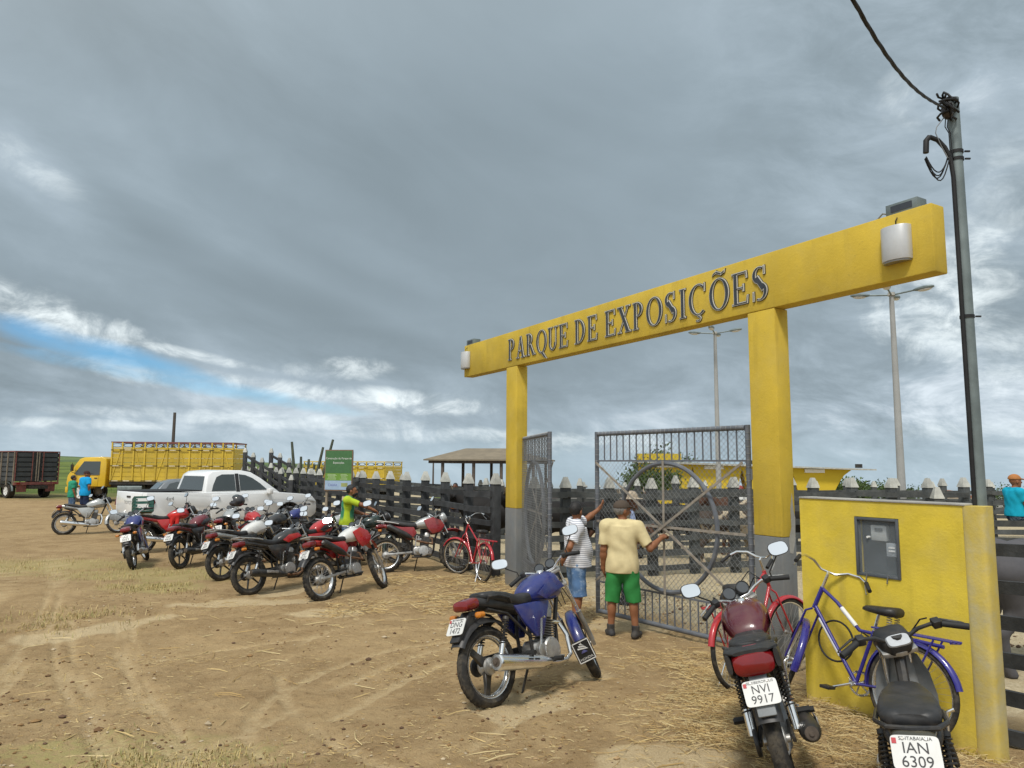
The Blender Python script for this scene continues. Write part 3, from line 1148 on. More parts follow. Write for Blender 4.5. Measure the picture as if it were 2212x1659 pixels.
# loading ramp beside the yellow truck: three rails rising to the left
def make_ramp():
    A, B = V((-7.9, 26.0, 0)), V((-11.3, 30.6, 0))
    za = gz(A.x, A.y)
    root = empty('loading_ramp', (A.x, A.y, za))
    tag(root, 'dark timber cattle loading ramp rising beside the yellow truck', 'loading ramp')
    d = (B - A)
    n = 5
    for off in (0, 1.1):
        o2 = V((d.y, -d.x, 0)).normalized() * off
        for i in range(n + 1):
            p = d * (i / n) + o2
            rise = 1.05 * i / n
            m = MB()
            m.box((p.x, p.y, (1.45 + rise) / 2), (.15, .15, 1.45 + rise))
            c = m.build('post', M_TIMBER, root, bevel=.008)
            w = .085
            m = MB()
            m.loft([(1.452 + rise, 0, w, w, 8), (1.475 + rise, 0, w, w, 8), (1.64 + rise, 0, .035, .035, 8)], 8, Matrix.Translation((p.x, p.y, 0)), axis='z')
            m.build('cap', M_CONC, c, smooth=20)
        for h in (.72, 1.02, 1.33):
            m = MB()
            m.beam(V((o2.x, o2.y, h)) + V((0, 0, .0)), V((d.x + o2.x, d.y + o2.y, h + 1.05)), .045, .10)
            m.build('rail', M_TIMBER, root)
    for i in range(14):
        p = d * ((i + .5) / 14) + V((d.y, -d.x, 0)).normalized() * .55
        m = MB()
        e = V((d.y, -d.x, 0)).normalized() * .50
        z = .12 + 1.05 * (i + .5) / 14
        m.beam(p - e + V((0, 0, z)), p + e + V((0, 0, z)), .36, .05)
        m.build('plank', M_TIMBER, root)


make_ramp()


# ------------------------------------------------------------------ meter wall and pole
WL, WR = V((2.54, 6.40, 0)), V((3.40, 5.15, 0))


def make_wall():
    d = (WR - WL)
    L = d.length - .17
    ang = math.atan2(d.y, d.x)
    zg = -.36
    root = empty('meter_wall', (WL.x, WL.y, zg), (0, 0, ang))
    tag(root, 'freestanding yellow plastered wall with an electricity meter box', 'wall')
    H = 1.52 - zg
    # local x along the wall to the right, y away from the camera
    m = MB()
    bx0, bx1, bz0, bz1 = .50, .86, 1.285, 1.755
    T = .17
    for (x0, x1, z0, z1) in ((0, bx0, 0, H), (bx1, L - .02, 0, H), (bx0, bx1, 0, bz0), (bx0, bx1, bz1, H)):
        m.box(((x0 + x1) / 2, T / 2, (z0 + z1) / 2), (x1 - x0, T, z1 - z0))
    m.box(((bx0 + bx1) / 2, T - .02, (bz0 + bz1) / 2), (bx1 - bx0, .04, bz1 - bz0))
    w = m.build('wall_body', M_YELW, root, smooth=0)
    m = MB()
    m.loft([(0, 0, .080, .092, 5), (H, 0, .080, .092, 5)], 20, Matrix.Translation((L + .045, .085, 0)), axis='z')
    m.build('corner_pier', mat('pier_yellow_worn', (.58, .44, .09), .8, var=.12, scale=2, bump=.3, dust=.6, dcol=(.42, .42, .36)), root)
    m = MB()
    m.box((L / 2, T / 2, H + .007), (L, T + .02, .014))
    m.build('coping', M_CONCD, root, bevel=.004)
    return root, ang, (bx0, bx1, bz0, bz1), L, H, zg


wall_o, WANG, WB, WLEN, WH, WZ = make_wall()


def wall_p(x, y, z):
    return Matrix.Translation((WL.x, WL.y, WZ)) @ Matrix.Rotation(WANG, 4, 'Z') @ V((x, y, z))


def make_meter():
    bx0, bx1, bz0, bz1 = WB
    root = empty('meter_box', wall_p((bx0 + bx1) / 2, 0, bz0), (0, 0, WANG))
    tag(root, 'dark glazed electricity meter box set into the yellow wall', 'meter box')
    w, h = bx1 - bx0 - .004, bz1 - bz0 - .004
    fm = mat('meter_frame', (.075, .085, .095), .5, var=.15, dust=.2, dcol=(.2, .2, .2))
    m = MB()
    f = .022
    m.box((-w / 2 + f / 2, .02, h / 2), (f, .06, h))
    m.box((w / 2 - f / 2, .02, h / 2), (f, .06, h))
    m.box((0, .02, f / 2), (w - 2 * f, .06, f))
    m.box((0, .02, h - f / 2), (w - 2 * f, .06, f))
    m.build('frame', fm, root, bevel=.004)
    m = MB()
    m.box((0, .105, h / 2), (w - .02, .02, h - .02))
    m.build('back_panel', mat('meter_dark', (.030, .038, .048), .6, var=.3, dust=.15, dcol=(.12, .12, .12)), root)
    m = MB()
    m.box((-.005, .065, h * .74), (.13, .06, .125))
    b = m.build('meter_unit', mat('meter_gray', (.42, .44, .44), .5), root, bevel=.01)
    m = MB()
    m.box((.0, .031, h * .80), (.06, .006, .022))
    m.build('display', fm, b)
    m = MB()
    m.box((.095, .06, h * .47), (.085, .05, .105))
    b = m.build('breaker_box', mat('breaker_gray', (.30, .33, .36), .5), root, bevel=.006)
    for z in (.51, .455):
        m = MB()
        m.box((.10, .032, h * z), (.05, .006, .012))
        m.build('breaker_switch', M_WHITEP, b)
    m = MB()
    m.cyl((-.075, .03, h * .665), (-.075, -.005, h * .665), .009)
    m.build('lock', M_WHITEP, root)
    g = mat('meter_glass', (.55, .62, .66), .06, var=0, alpha=.10, spec=.5)
    m = MB()
    m.box((0, .012, h / 2), (w - 2 * f - .002, .004, h - 2 * f - .002))
    m.build('window_pane', g, root)
    for x in (-.085, .085):
        m = MB()
        m.tube([(x, -.008, .03), (x - .01, -.012, -.01), (x - .015, -.008, -.04)], .005, 5)
        m.build('seal_wire', M_WIRE, root)


make_meter()


def make_pole():
    b = wall_p(WLEN + .03, .20, 0)
    root = empty('service_pole', b)
    tag(root, 'tall gray galvanised service pole behind the right end of the yellow wall', 'utility pole')
    top = 1.8 + 2.89
    m = MB()
    h = top - b.z
    m.tube([(-.01, 0, 0), (-.02, 0, h)], [.048, .043], 20)
    m.build('shaft', M_GALV, root)
    for z, rr in ((h - .50, .0445), (h - 1.75, .0455), (h - .44, .0445)):
        m = MB()
        m.lathe([(rr, -.012), (rr + .005, -.012), (rr + .005, .012), (rr, .012)], 20, (-.018, 0, z), 'z', close=True)
        m.box((.055, -.02, z), (.04, .012, .012))
        m.build('clamp', M_BLK, root)
    # knot of cable and insulator at the top
    m = MB()
    rr = random.Random(3)
    for i in range(9):
        a0 = rr.uniform(0, 6)
        c = V((-.095 + rr.uniform(-.03, .02), -.03 + rr.uniform(-.03, .02), h - .10 + rr.uniform(-.07, .05)))
        q = .045 + rr.uniform(0, .03)
        M = Matrix.Rotation(rr.uniform(0, 3), 3, V((rr.random() + .1, rr.random(), rr.random())))
        m.tube([c + M @ V((q * math.cos(a0 + k * .8), q * math.sin(a0 + k * .8), .01 * k)) for k in range(8)], .0085, 6)
    m.build('cable_knot', M_BLK, root)
    m = MB()
    m.ell((-.085, -.03, h - .11), (.045, .045, .075))
    m.build('insulator', mat('brown_insulator', (.03, .022, .02), .3), root)
    # conduit with a hooked top (weatherhead) and drip loops
    m = MB()
    m.tube([(-.066, -.02, .2), (-.066, -.02, h - .65), (-.08, -.02, h - .50), (-.12, -.02, h - .41), (-.17, -.02, h - .35), (-.225, -.02, h - .325), (-.26, -.02, h - .355), (-.268, -.02, h - .45)], .016, 10)
    m.build('conduit', M_BLK, root)
    m = MB()
    m.tube([(-.232, -.02, h - .325), (-.26, -.02, h - .355), (-.268, -.02, h - .455)], .021, 10)
    m.tube([(-.088, -.02, h - .48), (-.12, -.02, h - .41), (-.17, -.02, h - .35), (-.232, -.02, h - .325)], .018, 10)
    m.build('conduit_elbow', M_BLK, root)
    for k, (q, lo) in enumerate(((.0, .20), (.02, .25), (-.01, .29), (.01, .23))):
        m = MB()
        pts = []
        for i in range(11):
            t = i / 10
            pts.append((-.268 + .19 * t, -.02 + q, h - .45 - lo * .85 * math.sin(math.pi * min(1, t * .93 + .07)) * (.95) + .0))
        m.tube(pts, .005, 5)
        m.build('drip_loop', M_BLK, root)
    for (x0, x1, bx) in ((-.10, -.15, -.24), (-.10, -.11, -.11), (-.08, -.09, -.095)):
        m = MB()
        m.tube([(x0, -.03, h - .15), ((x0 + bx) / 2 - .01, -.035, h - .25), (bx * .8, -.035, h - .30), ((bx + x1) / 2 * .8, -.035, h - .40), (x1 * .7, -.03, h - .50)], .004, 5)
        m.build('tie_wire', M_WIRE if bx < -.2 else M_BLK, root)
    # twisted service drop to the network, up and left over the camera
    a = b + V((-.10, -.04, h - .10))
    e = V((.95, 2.55, 4.40))
    pts = []
    for i in range(41):
        t = i / 40
        p = a.lerp(e, t)
        p.z -= .30 * math.sin(math.pi * t)
        pts.append(p)
    w = empty('overhead_cable', a)
    tag(w, 'twisted black overhead cable leading up and left from the pole top', 'cable')
    for k in range(3):
        m = MB()
        m.tube([p - a + V((math.cos(i * .9 + k * 2.1), math.sin(i * .9 + k * 2.1) * .6, math.sin(i * .9 + k * 2.1))) * .0075 for i, p in enumerate(pts)], .0068, 6)
        m.build('strand', M_BLK, w)


make_pole()


# ------------------------------------------------------------------ lighting towers
def tower(x, y, h, label, ang):
    root = empty('lighting_tower', at(x, y, -.3), (0, 0, ang))
    tag(root, label, 'lamp post', 'tall lamp posts in the show ground')
    m = MB()
    m.tube([(0, 0, 0), (0, 0, h)], [.16, .085], 12)
    m.build('pole', mat('tower_concrete', (.33, .33, .32), .85, var=.12, scale=.8), root)
    m = MB()
    m.cyl((0, 0, h), (0, 0, h + .12), .14, .12)
    m.build('head', M_CONCD, root)
    for k in range(4):
        a = R(45 + 90 * k)
        q = V((math.cos(a), math.sin(a), 0))
        m = MB()
        m.tube([q * .08 + V((0, 0, h + .03)), q * .85 + V((0, 0, h + .12))], .035, 8)
        arm = m.build('arm', M_GALV, root)
        m = MB()
        M = Matrix.Translation(q * 1.1 + V((0, 0, h + .15))) @ Matrix.Rotation(a, 4, 'Z') @ Matrix.Rotation(-.1, 4, 'Y')
        m.loft([(-.36, 0, .04, .03), (-.25, 0, .11, .06), (0, 0, .16, .085), (.24, 0, .13, .065), (.34, 0, .05, .03)], 12, M)
        m.build('lamp_head', M_GALV, arm)
        m = MB()
        m.ell((0.02, 0, -.055), (.25, .13, .07), M=M)
        m.build('lamp_lens', mat('lamp_lens', (.55, .53, .5), .3, var=.05), arm)


tower(11.17, 39.0, 10.35, 'left tall four-lamp post, seen through the gateway', .35)
tower(14.55, 27.0, 9.25, 'right tall four-lamp post, under the beam end beside the metal pole', .15)
# ------------------------------------------------------------------ motorcycles
DUST = (.33, .25, .155)
M_TYRE = mat('tyre_rubber', (.028, .027, .026), .85, var=.3, scale=9, bump=.25, bscale=60, dust=.40, dcol=(.20, .165, .115), spec=.2)
M_CHROME = mat('chrome', (.80, .80, .79), .2, metal=1.0, var=.06, dust=.10, dcol=DUST)
M_ALU = mat('cast_aluminium', (.46, .455, .44), .38, metal=.85, var=.18, scale=14, dust=.35, dcol=(.30, .25, .18))
M_ALUB = mat('engine_dark', (.055, .055, .056), .5, metal=.3, var=.3, dust=.30, dcol=(.20, .16, .11))
M_BPLAST = mat('black_plastic', (.018, .018, .019), .42, var=.25, scale=8, dust=.14, dcol=(.16, .13, .10))
M_FRAME = mat('frame_black', (.016, .016, .017), .4, var=.2, dust=.22, dcol=(.20, .16, .11))
M_SEAT = mat('seat_vinyl', (.020, .020, .021), .48, var=.3, scale=7, bump=.08, bscale=90, dust=.16, dcol=(.15, .125, .10))
M_RUBB = mat('grip_rubber', (.013, .013, .013), .7, var=.2)
M_RED = mat('red_lens', (.17, .006, .008), .16, var=.15, coat=.5)
M_ORANGE = mat('orange_lens', (.50, .17, .015), .2, var=.1, coat=.4)
M_CLEAR = mat('clear_lens', (.55, .57, .58), .1, var=.1, coat=.6)
M_MIRROR = mat('mirror_glass', (.93, .94, .95), .03, metal=1.0, var=0)
M_PLATE = mat('plate_white', (.66, .66, .64), .45, var=.05, dust=.12, dcol=(.45, .38, .28))
M_PTXT = mat('plate_text', (.016, .016, .018), .5, var=.1)
M_PRED = mat('plate_seal', (.45, .03, .04), .5)
M_FINS = mat('fin_gray', (.12, .12, .118), .5, metal=.4, var=.2, dust=.3, dcol=(.22, .18, .13))
M_DISC = mat('exhaust_end', (.12, .095, .075), .6, metal=.4, var=.3, scale=20)
M_RUSTY = mat('rusty_metal', (.16, .085, .045), .8, metal=.2, var=.4, scale=20)
M_FORK = mat('fork_slider', (.33, .325, .31), .35, metal=.8, var=.12, dust=.35, dcol=(.30, .25, .18))
M_GFEND = mat('gray_plastic', (.21, .225, .235), .6, var=.2, scale=10, dust=.3, dcol=(.28, .24, .19))
M_SPOKE = mat('spoke_steel', (.42, .41, .39), .4, metal=.8, var=.1, dust=.3, dcol=(.28, .22, .15))


def paint(name, col, dust=.12):
    return mat(name, col, .28, var=.10, scale=5, dust=dust, dcol=DUST, coat=.55, low=.35)


def wheel(name, parent, c, Rr, hw, style, rim_m, MM=None, knob=False, drum=True):
    """rim mesh with tyre, hub and spokes as sub-parts; c is the axle"""
    rb = Rr - hw * 1.55                   # bead radius
    m = MB(MM)
    m.lathe([(rb + .006, -hw * .62), (rb + .012, -hw * .55), (rb - .006, -hw * .45), (rb - .016, 0), (rb - .006, hw * .45), (rb + .012, hw * .55), (rb + .006, hw * .62), (rb - .008, hw * .52),
             (rb - .024, hw * .12), (rb - .024, -hw * .12), (rb - .008, -hw * .52)], 40, c, close=True)
    w = m.build(name, rim_m, parent)
    m = MB(MM)
    prof = []
    n = 11
    for i in range(n):
        a = math.pi * i / (n - 1)
        prof.append((rb + .004 + (Rr - rb - .004) * math.sin(a) ** .75, -hw * math.cos(a) if 0 < i < n - 1 else -hw * .60 * math.cos(a)))
    m.lathe(prof, 44, c, close=True)
    # tread: blocks proud of the carcass
    nb = 34 if knob else 40
    for k in range(nb):
        a = 2 * math.pi * k / nb
        if knob:
            rows = ((-.62, .30, .010), (-.12, .34, .012), (.42, .30, .010)) if k % 2 else ((-.42, .30, .010), (.12, .34, .012), (.62, .30, .010))
        else:
            rows = ((-.45, .42, .0035), (.18, .30, .004)) if k % 2 else ((.45, .42, .0035), (-.18, .30, .004))
        for (yo, wd, ht) in rows:
            la = (2 * math.pi / nb) * (.40 if knob else .34) * .5 * (1.35 if knob else 1.3)
            vs = []
            sk = yo * (.05 if knob else .14)
            for (rr_, sh) in ((-.006, 1.0), (ht, .86)):
                for (ia, iy) in ((-1, -1), (1, -1), (1, 1), (-1, 1)):
                    yy = (yo + iy * wd * .5 * sh) * hw
                    base = rb + (Rr - rb) * math.sin(math.acos(max(-1, min(1, -yy / hw)))) ** .75
                    A = a + ia * la * sh + sk + (iy * .02 if not knob else 0)
                    vs.append((c[0] + (base + rr_) * math.cos(A), c[1] + yy, c[2] + (base + rr_) * math.sin(A)))
            m.add(vs, [(4, 5, 6, 7), (0, 1, 5, 4), (1, 2, 6, 5), (2, 3, 7, 6), (3, 0, 4, 7)])
    m.build('tyre', M_TYRE, w, smooth=35)
    m = MB(MM)
    hr = .062 if drum else .035
    m.lathe([(.012, -.075), (.022, -.075), (.022, -.055), (hr, -.048), (hr + .006, -.03), (hr, -.02), (hr * .7, 0), (hr, .02), (hr + .006, .03), (hr, .048), (.022, .055), (.022, .075), (.012, .075)], 20, c)
    m.build('hub', M_ALU, w)
    if style.startswith('alloy'):
        ns = int(style[-1])
        sm = M_ALU if style.startswith('alloys') else M_FRAME
        me = None
        for k in range(ns):
            m = MB(MM)
            a = 2 * math.pi * k / ns + .35
            d, s = V((math.cos(a), 0, math.sin(a))), V((-math.sin(a), 0, math.cos(a)))
            C = V(c)
            w0, w1, y0, y1 = (.046, .026, .020, .012) if ns < 5 else (.028, .018, .018, .011)
            if ns == 3:
                w0, w1 = .075, .045
            pts = []
            for (rr_, ww, yy) in ((hr * .75, w0, y0), ((rb + hr) * .5, (w0 + w1) * .42, y0 * .8), (rb - .012, w1 * 1.25, y1)):
                for (i, j) in ((-1, -1), (1, -1), (1, 1), (-1, 1)):
                    pts.append(C + d * rr_ + s * (i * ww * .5) + V((0, j * yy, 0)))
            fs = [(0, 3, 2, 1), (8, 9, 10, 11)]
            for b in (0, 4):
                for q in range(4):
                    fs.append((b + q, b + (q + 1) % 4, b + 4 + (q + 1) % 4, b + 4 + q))
            m.add(pts, fs)
            m.build('spoke', sm, w, bevel=.004, seg=1)
    else:
        m = MB(MM)
        ns = 36
        for k in range(ns):
            a = 2 * math.pi * k / ns
            sd_ = 1 if k % 2 else -1
            a2 = a + (.55 if (k // 2) % 2 else -.55)
            m.cyl((c[0] + hr * .95 * math.cos(a2), c[1] + sd_ * .032, c[2] + hr * .95 * math.sin(a2)), (c[0] + (rb - .015) * math.cos(a), c[1], c[2] + (rb - .015) * math.sin(a)), .0021, n=5)
        m.build('spokes', M_SPOKE, w, smooth=60)
    return w


def arc_fender(mb, c, rad, a0, a1, hw, crown=.025, lip=.02, n=16, taper=0.0):
    """mudguard: a curved strip round the axle c in the xz plane"""
    vs, fs = [], []
    k = 7
    for sgn in (0, 1):
        for i in range(n + 1):
            t = i / n
            a = R(a0 + (a1 - a0) * t)
            w = hw * (1 - taper * t)
            for j in range(k):
                u = -1 + 2 * j / (k - 1)
                r = rad + crown * (1 - u * u) - (lip if abs(u) > .99 else 0) - sgn * .004
                vs.append((c[0] + r * math.cos(a), c[1] + u * w, c[2] + r * math.sin(a)))
    o = (n + 1) * k
    for i in range(n):
        for j in range(k - 1):
            q = i * k + j
            fs += [(q, q + 1, q + k + 1, q + k), (o + q, o + q + k, o + q + k + 1, o + q + 1)]
        fs += [(i * k, (i + 1) * k, o + (i + 1) * k, o + i * k), (i * k + k - 1, o + i * k + k - 1, o + (i + 1) * k + k - 1, (i + 1) * k + k - 1)]
    for j in range(k - 1):
        fs += [(j, o + j, o + j + 1, j + 1), (n * k + j, n * k + j + 1, o + n * k + j + 1, o + n * k + j)]
    mb.add(vs, fs)


def spring(mb, a, b, r, turns, wire=.0045, n=8):
    a, b = V(a), V(b)
    d = (b - a)
    u = d.orthogonal().normalized()
    w = d.normalized().cross(u)
    k = int(turns * n)
    mb.tube([a + d * (i / k) + (u * math.cos(2 * math.pi * i / n) + w * math.sin(2 * math.pi * i / n)) * r for i in range(k + 1)], wire, 5)


def plate(root, p, tilt, lines, size=(.187, .136), top=None):
    """number plate facing backwards (-x), leaning by tilt"""
    M = Matrix.Translation(p) @ Matrix.Rotation(tilt, 4, 'Y') @ Matrix.Rotation(R(-90), 4, 'Z') @ Matrix.Rotation(R(90), 4, 'X')
    m = MB(M)
    w, h = size
    m.loft([(-.002, 0, w / 2, h / 2, 9), (.002, 0, w / 2, h / 2, 9)], 28, Matrix(((0, 1, 0, 0), (0, 0, 1, 0), (1, 0, 0, 0), (0, 0, 0, 1))))
    o = m.build('number_plate', M_PLATE, root, smooth=30)
    m = MB()
    if top:
        text_mb(m, top, .020, M @ Matrix.Translation((.004, h * .40, .0)), .0035)
    if lines:
        text_mb(m, lines[0], .062, M @ Matrix.Translation((.0, h * .12, .0)), .0035)
        text_mb(m, lines[1], .062, M @ Matrix.Translation((.0, -h * .27, .0)), .0035)
        m.build('lettering', M_PTXT, o, smooth=0)
    m = MB(M)
    m.box((-w * .42, h * .33, .003), (.018, .022, .003))
    m.build('seal', M_PRED, o)
    for x in (-.045, .045):
        m = MB(M)
        m.cyl((x, h * .40, .002), (x, h * .40, .007), .006, n=8)
        m.build('bolt', M_SPOKE, o)
    return o


def motorbike(label, xy, head, lean=.16, steer=.45, style='street', col='blue', col2=None, seat=None, rim='alloysb', pl=None, ptop=None, exh='chrome', group='motorcycles parked on the dirt', tank_m=None, side_m=None,
              tailm=None, rack=None, scale=1.0, flap=False, fend_m=None, detail=True, mirrors=True, ind=True, panel=None):
    tr = style == 'trail'
    pop = style == 'pop'
    Rr, Rf, hwr, hwf = (.325, .345, .055, .045) if tr else ((.285, .285, .042, .036) if pop else (.308, .302, .050, .042))
    wb = .675 if tr else (.62 if pop else .655)
    up = .055 if tr else 0.0
    hx_, hy_ = math.cos(R(head)) * .65, math.sin(R(head)) * .65
    za, zb_ = gz(xy[0] - hx_, xy[1] - hy_), gz(xy[0] + hx_, xy[1] + hy_)
    root = empty('motorcycle', V((xy[0], xy[1], (za + zb_) / 2 - .006)), (-lean, -math.atan2(zb_ - za, 1.3), R(head)))
    root.scale = (scale,) * 3
    tag(root, label, 'motorcycle', group)
    P = tank_m or paint('paint_' + col, col2 if isinstance(col2, tuple) else (.02, .03, .2))
    side_m = side_m or P
    tailm = tailm or M_BPLAST
    fend_m = fend_m or P
    rim_m = M_CHROME if rim in ('wire', 'alloysb') else M_FRAME
    rim_style = {'wire': 'wire', 'alloysb': 'alloyb3', 'alloyb6': 'alloyb6', 'alloys5': 'alloys5'}[rim]
    rc = (-wb, 0, Rr - .004)
    fc = (wb, 0, Rf - .004)
    wheel('rear_wheel', root, rc, Rr, hwr, rim_style, rim_m, knob=tr)
    # steering axis
    rake = R(27)
    eu = V((-math.sin(rake), 0, math.cos(rake)))
    ef = V((math.cos(rake), 0, math.sin(rake)))
    hz = .90 + up * 1.3 - (.03 if pop else 0)
    # offset of the fork from the axis
    q0 = V(fc) - ef * .045
    k = (hz - q0.z) / eu.z
    O = q0 + eu * k
    ax_up = -k                                     # axle along the axis, from O
    ST = Matrix.Translation(O) @ Matrix.Rotation(steer, 4, eu) @ Matrix.Translation(-O)
    FR = Matrix(((ef.x, 0, eu.x, O.x), (ef.y, 1, eu.y, O.y), (ef.z, 0, eu.z, O.z), (0, 0, 0, 1)))    # (fwd, y, up) -> bike
    SF = ST @ FR
    wheel('front_wheel', root, fc, Rf, hwf, rim_style, rim_m, MM=ST, knob=tr, drum=True)
    fy = .095 if not pop else .075
    for s in (-1, 1):
        m = MB(SF)
        m.tube([(.045, s * fy, ax_up + .02), (.045, s * fy, ax_up + .30), (.045, s * fy, ax_up + .325)], [.024, .024, .028], 10)
        m.box((.045, s * fy, ax_up), (.05, .03, .055))
        f = m.build('fork_leg', M_FORK if not tr else M_ALU, root)
        m = MB(SF)
        m.cyl((.045, s * fy, ax_up + .32), (.045, s * fy, .09 if not pop else -.05), .0155, n=10)
        if tr:
            m2 = MB(SF)
            for i in range(6):
                m2.lathe([(.019, -.008), (.026, 0), (.019, .008)], 10, (.045, s * fy, ax_up + .335 + i * .016), 'z')
            m2.build('fork_boot', M_RUBB, f)
        m.build('stanchion', M_CHROME, f)
    for z in ((.075, -.07) if not pop else (-.05,)):
        m = MB(SF)
        m.prism([(-.03, -fy - .022), (.06, -fy - .022), (.075, 0), (.06, fy + .022), (-.03, fy + .022), (-.045, 0)], z - .014, z + .014, plane='xy')
        m.build('fork_clamp', M_ALU, root, bevel=.004)
    # front mudguard
    m = MB(ST)
    if tr:
        m2 = [(.30, .0), (.16, .035), (0, .055), (-.14, .05), (-.26, .02)]
        vs, fs = [], []
        kk = 7
        for sg in (0, 1):
            for i, (x, z) in enumerate(m2):
                w = (.045, .075, .085, .08, .065)[i]
                for j in range(kk):
                    u = -1 + 2 * j / (kk - 1)
                    vs.append((fc[0] + .02 + x, u * w, fc[2] + Rf + .10 + z - .035 * u * u - sg * .005 - max(0, x) * .25))
        o = len(m2) * kk
        for i in range(len(m2) - 1):
            for j in range(kk - 1):
                q = i * kk + j
                fs += [(q, q + 1, q + kk + 1, q + kk), (o + q, o + q + kk, o + q + kk + 1, o + q + 1)]
            fs += [(i * kk, (i + 1) * kk, o + (i + 1) * kk, o + i * kk), (i * kk + kk - 1, o + i * kk + kk - 1, o + (i + 1) * kk + kk - 1, (i + 1) * kk + kk - 1)]
        for j in range(kk - 1):
            b = (len(m2) - 1) * kk + j
            fs += [(j, o + j, o + j + 1, j + 1), (b, b + 1, o + b + 1, o + b)]
        m.add(vs, fs)
    else:
        arc_fender(m, fc, Rf + .018, 30, 192, .054, .022, .03, 20)
    ff = m.build('front_mudguard', fend_m, root, smooth=50)
    if flap:
        m = MB(ST)
        a = R(180)
        c = V(fc) + V((math.cos(a), 0, math.sin(a))) * (Rf + .052)
        M = Matrix.Translation(c) @ Matrix.Rotation(R(-26), 4, 'Y')
        m.M = ST @ M
        m.loft([(-.006, -.06, .085, .105, 6), (.0, -.06, .085, .105, 6)], 24)
        fl = m.build('mud_flap', M_RUBB, root, smooth=30)
        m = MB(ST @ M)
        m.lathe([(1, 0), (1, 0)], 3) if False else None
        w, h = .077, .097
        for (y0, y1, z0, z1) in ((-w, w, h - .008, h), (-w, w, -h, -h + .008), (-w, -w + .008, -h, h), (w - .008, w, -h, h)):
            m.box((-.0075, (y0 + y1) / 2, -.06 + (z0 + z1) / 2), (.003, y1 - y0, z1 - z0))
        m.build('white_border', M_WHITEP, fl)
        m = MB(ST @ M)
        for kx in range(4):       # a plain wing-like emblem of four feathers
            m.prism([(-.045 + kx * .012, -.05 + kx * .018), (.045 - kx * .016, -.03 + kx * .018), (.045 - kx * .016, -.018 + kx * .018), (-.035 + kx * .012, -.038 + kx * .018)], -.010, -.0065, plane='yz')
        m.build('wing_emblem', M_WHITEP, fl)
        m = MB()
        MT = ST @ M @ Matrix.Translation((-.0085, 0, -.127)) @ Matrix.Rotation(R(-90), 4, 'Z') @ Matrix.Rotation(R(90), 4, 'X')
        text_mb(m, 'HONDA', .032, MT, .001)
        m.build('lettering', M_WHITEP, fl, smooth=0)
    # headlight and instruments
    if not pop:
        m = MB(SF)
        m.loft([(.04, 0, .05, .055), (.09, 0, .085, .09), (.15, 0, .095, .10), (.175, 0, .09, .095)], 18)
        hl = m.build('headlight', P if tr else M_BPLAST, root)
        m = MB(SF)
        m.loft([(.176, 0, .082, .085), (.195, 0, .06, .06), (.20, 0, .02, .02)], 18)
        m.build('lens', M_CLEAR, hl)
        for y in (-.055, .055):
            m = MB(SF @ Matrix.Translation((.045, y, .135)) @ Matrix.Rotation(R(-38), 4, 'Y'))
            m.lathe([(0, -.05), (.038, -.05), (.047, -.01), (.049, .02), (.044, .024), (.042, .016), (0, .016)], 20, (0, 0, 0), 'z')
            g = m.build('gauge', M_BPLAST, root)
            m = MB(SF @ Matrix.Translation((.045, y, .135)) @ Matrix.Rotation(R(-38), 4, 'Y'))
            m.lathe([(0, .0185), (.041, .0185)], 20, (0, 0, 0), 'z')
            m.build('dial', mat('dial_face', (.05, .055, .06), .12, var=.1, coat=.5), g)
    # handlebar
    bh = .03 if tr else 0
    hb = [(0, 0, .100), (0, .07, .105), (-.01, .13, .145 + bh), (-.035, .18, .180 + bh), (-.065, .225, .185 + bh), (-.12, .335, .170 + bh)]
    if pop:
        hb = [(0, 0, .01), (0, .06, .02), (-.01, .12, .065), (-.03, .18, .09), (-.06, .24, .095), (-.11, .335, .085)]
    full = [(p[0], -p[1], p[2]) for p in hb[::-1]] + hb[1:]
    m = MB(SF)
    m.tube(full, .0112, 10)
    bar = m.build('handlebar', M_CHROME if not pop else M_FRAME, root)
    for s in (-1, 1):
        e, d = V((hb[-1][0], s * hb[-1][1], hb[-1][2])), V((hb[-2][0], s * hb[-2][1], hb[-2][2]))
        u = (e - d).normalized()
        m = MB(SF)
        m.tube([e + u * .012, e + u * .01, e - u * .115, e - u * .118], [.014, .0185, .0175, .021], 12)
        m.build('grip', M_RUBB, bar)
        m = MB(SF)
        m.box(tuple(e - u * .145), (.05, .045, .045))
        m.build('switch_box', M_BPLAST, bar, bevel=.006)
        m = MB(SF)
        m.tube([e - u * .14 + V((.03, 0, 0)), e - u * .10 + V((.055, 0, -.005)), e + V((.06, 0, -.012)), e + u * .01 + V((.05, 0, -.012))], [.006, .007, .005, .006], 6)
        m.build('lever', M_ALU if not pop else M_FRAME, bar)
        if mirrors:
            a = d + u * .02
            b = a + V((.02, s * .055, .10))
            c = b + V((.0, s * .045, .05))
            m = MB(SF)
            m.tube([a, a + V((.01, 0, .05)), b, c], .0055, 7)
            st = m.build('mirror', M_FRAME, root)
            MM = SF @ Matrix.Translation(c + V((.0, s * .012, .032))) @ Matrix.Rotation(R(12), 4, 'X') @ Matrix.Rotation(rake + .34, 4, 'Y') @ Matrix.Rotation(s * .12, 4, 'Z')
            m = MB(MM)
            m.loft([(-.008, 0, .074, .050, 3), (.004, 0, .072, .048, 3), (.022, 0, .045, .028, 3)], 22)
            m.build('mirror_shell', M_BPLAST, st)
            m = MB(MM)
            m.loft([(-.0105, 0, .068, .045, 3), (-.009, 0, .068, .045, 3)], 22)
            m.build('mirror_glass', M_MIRROR, st)
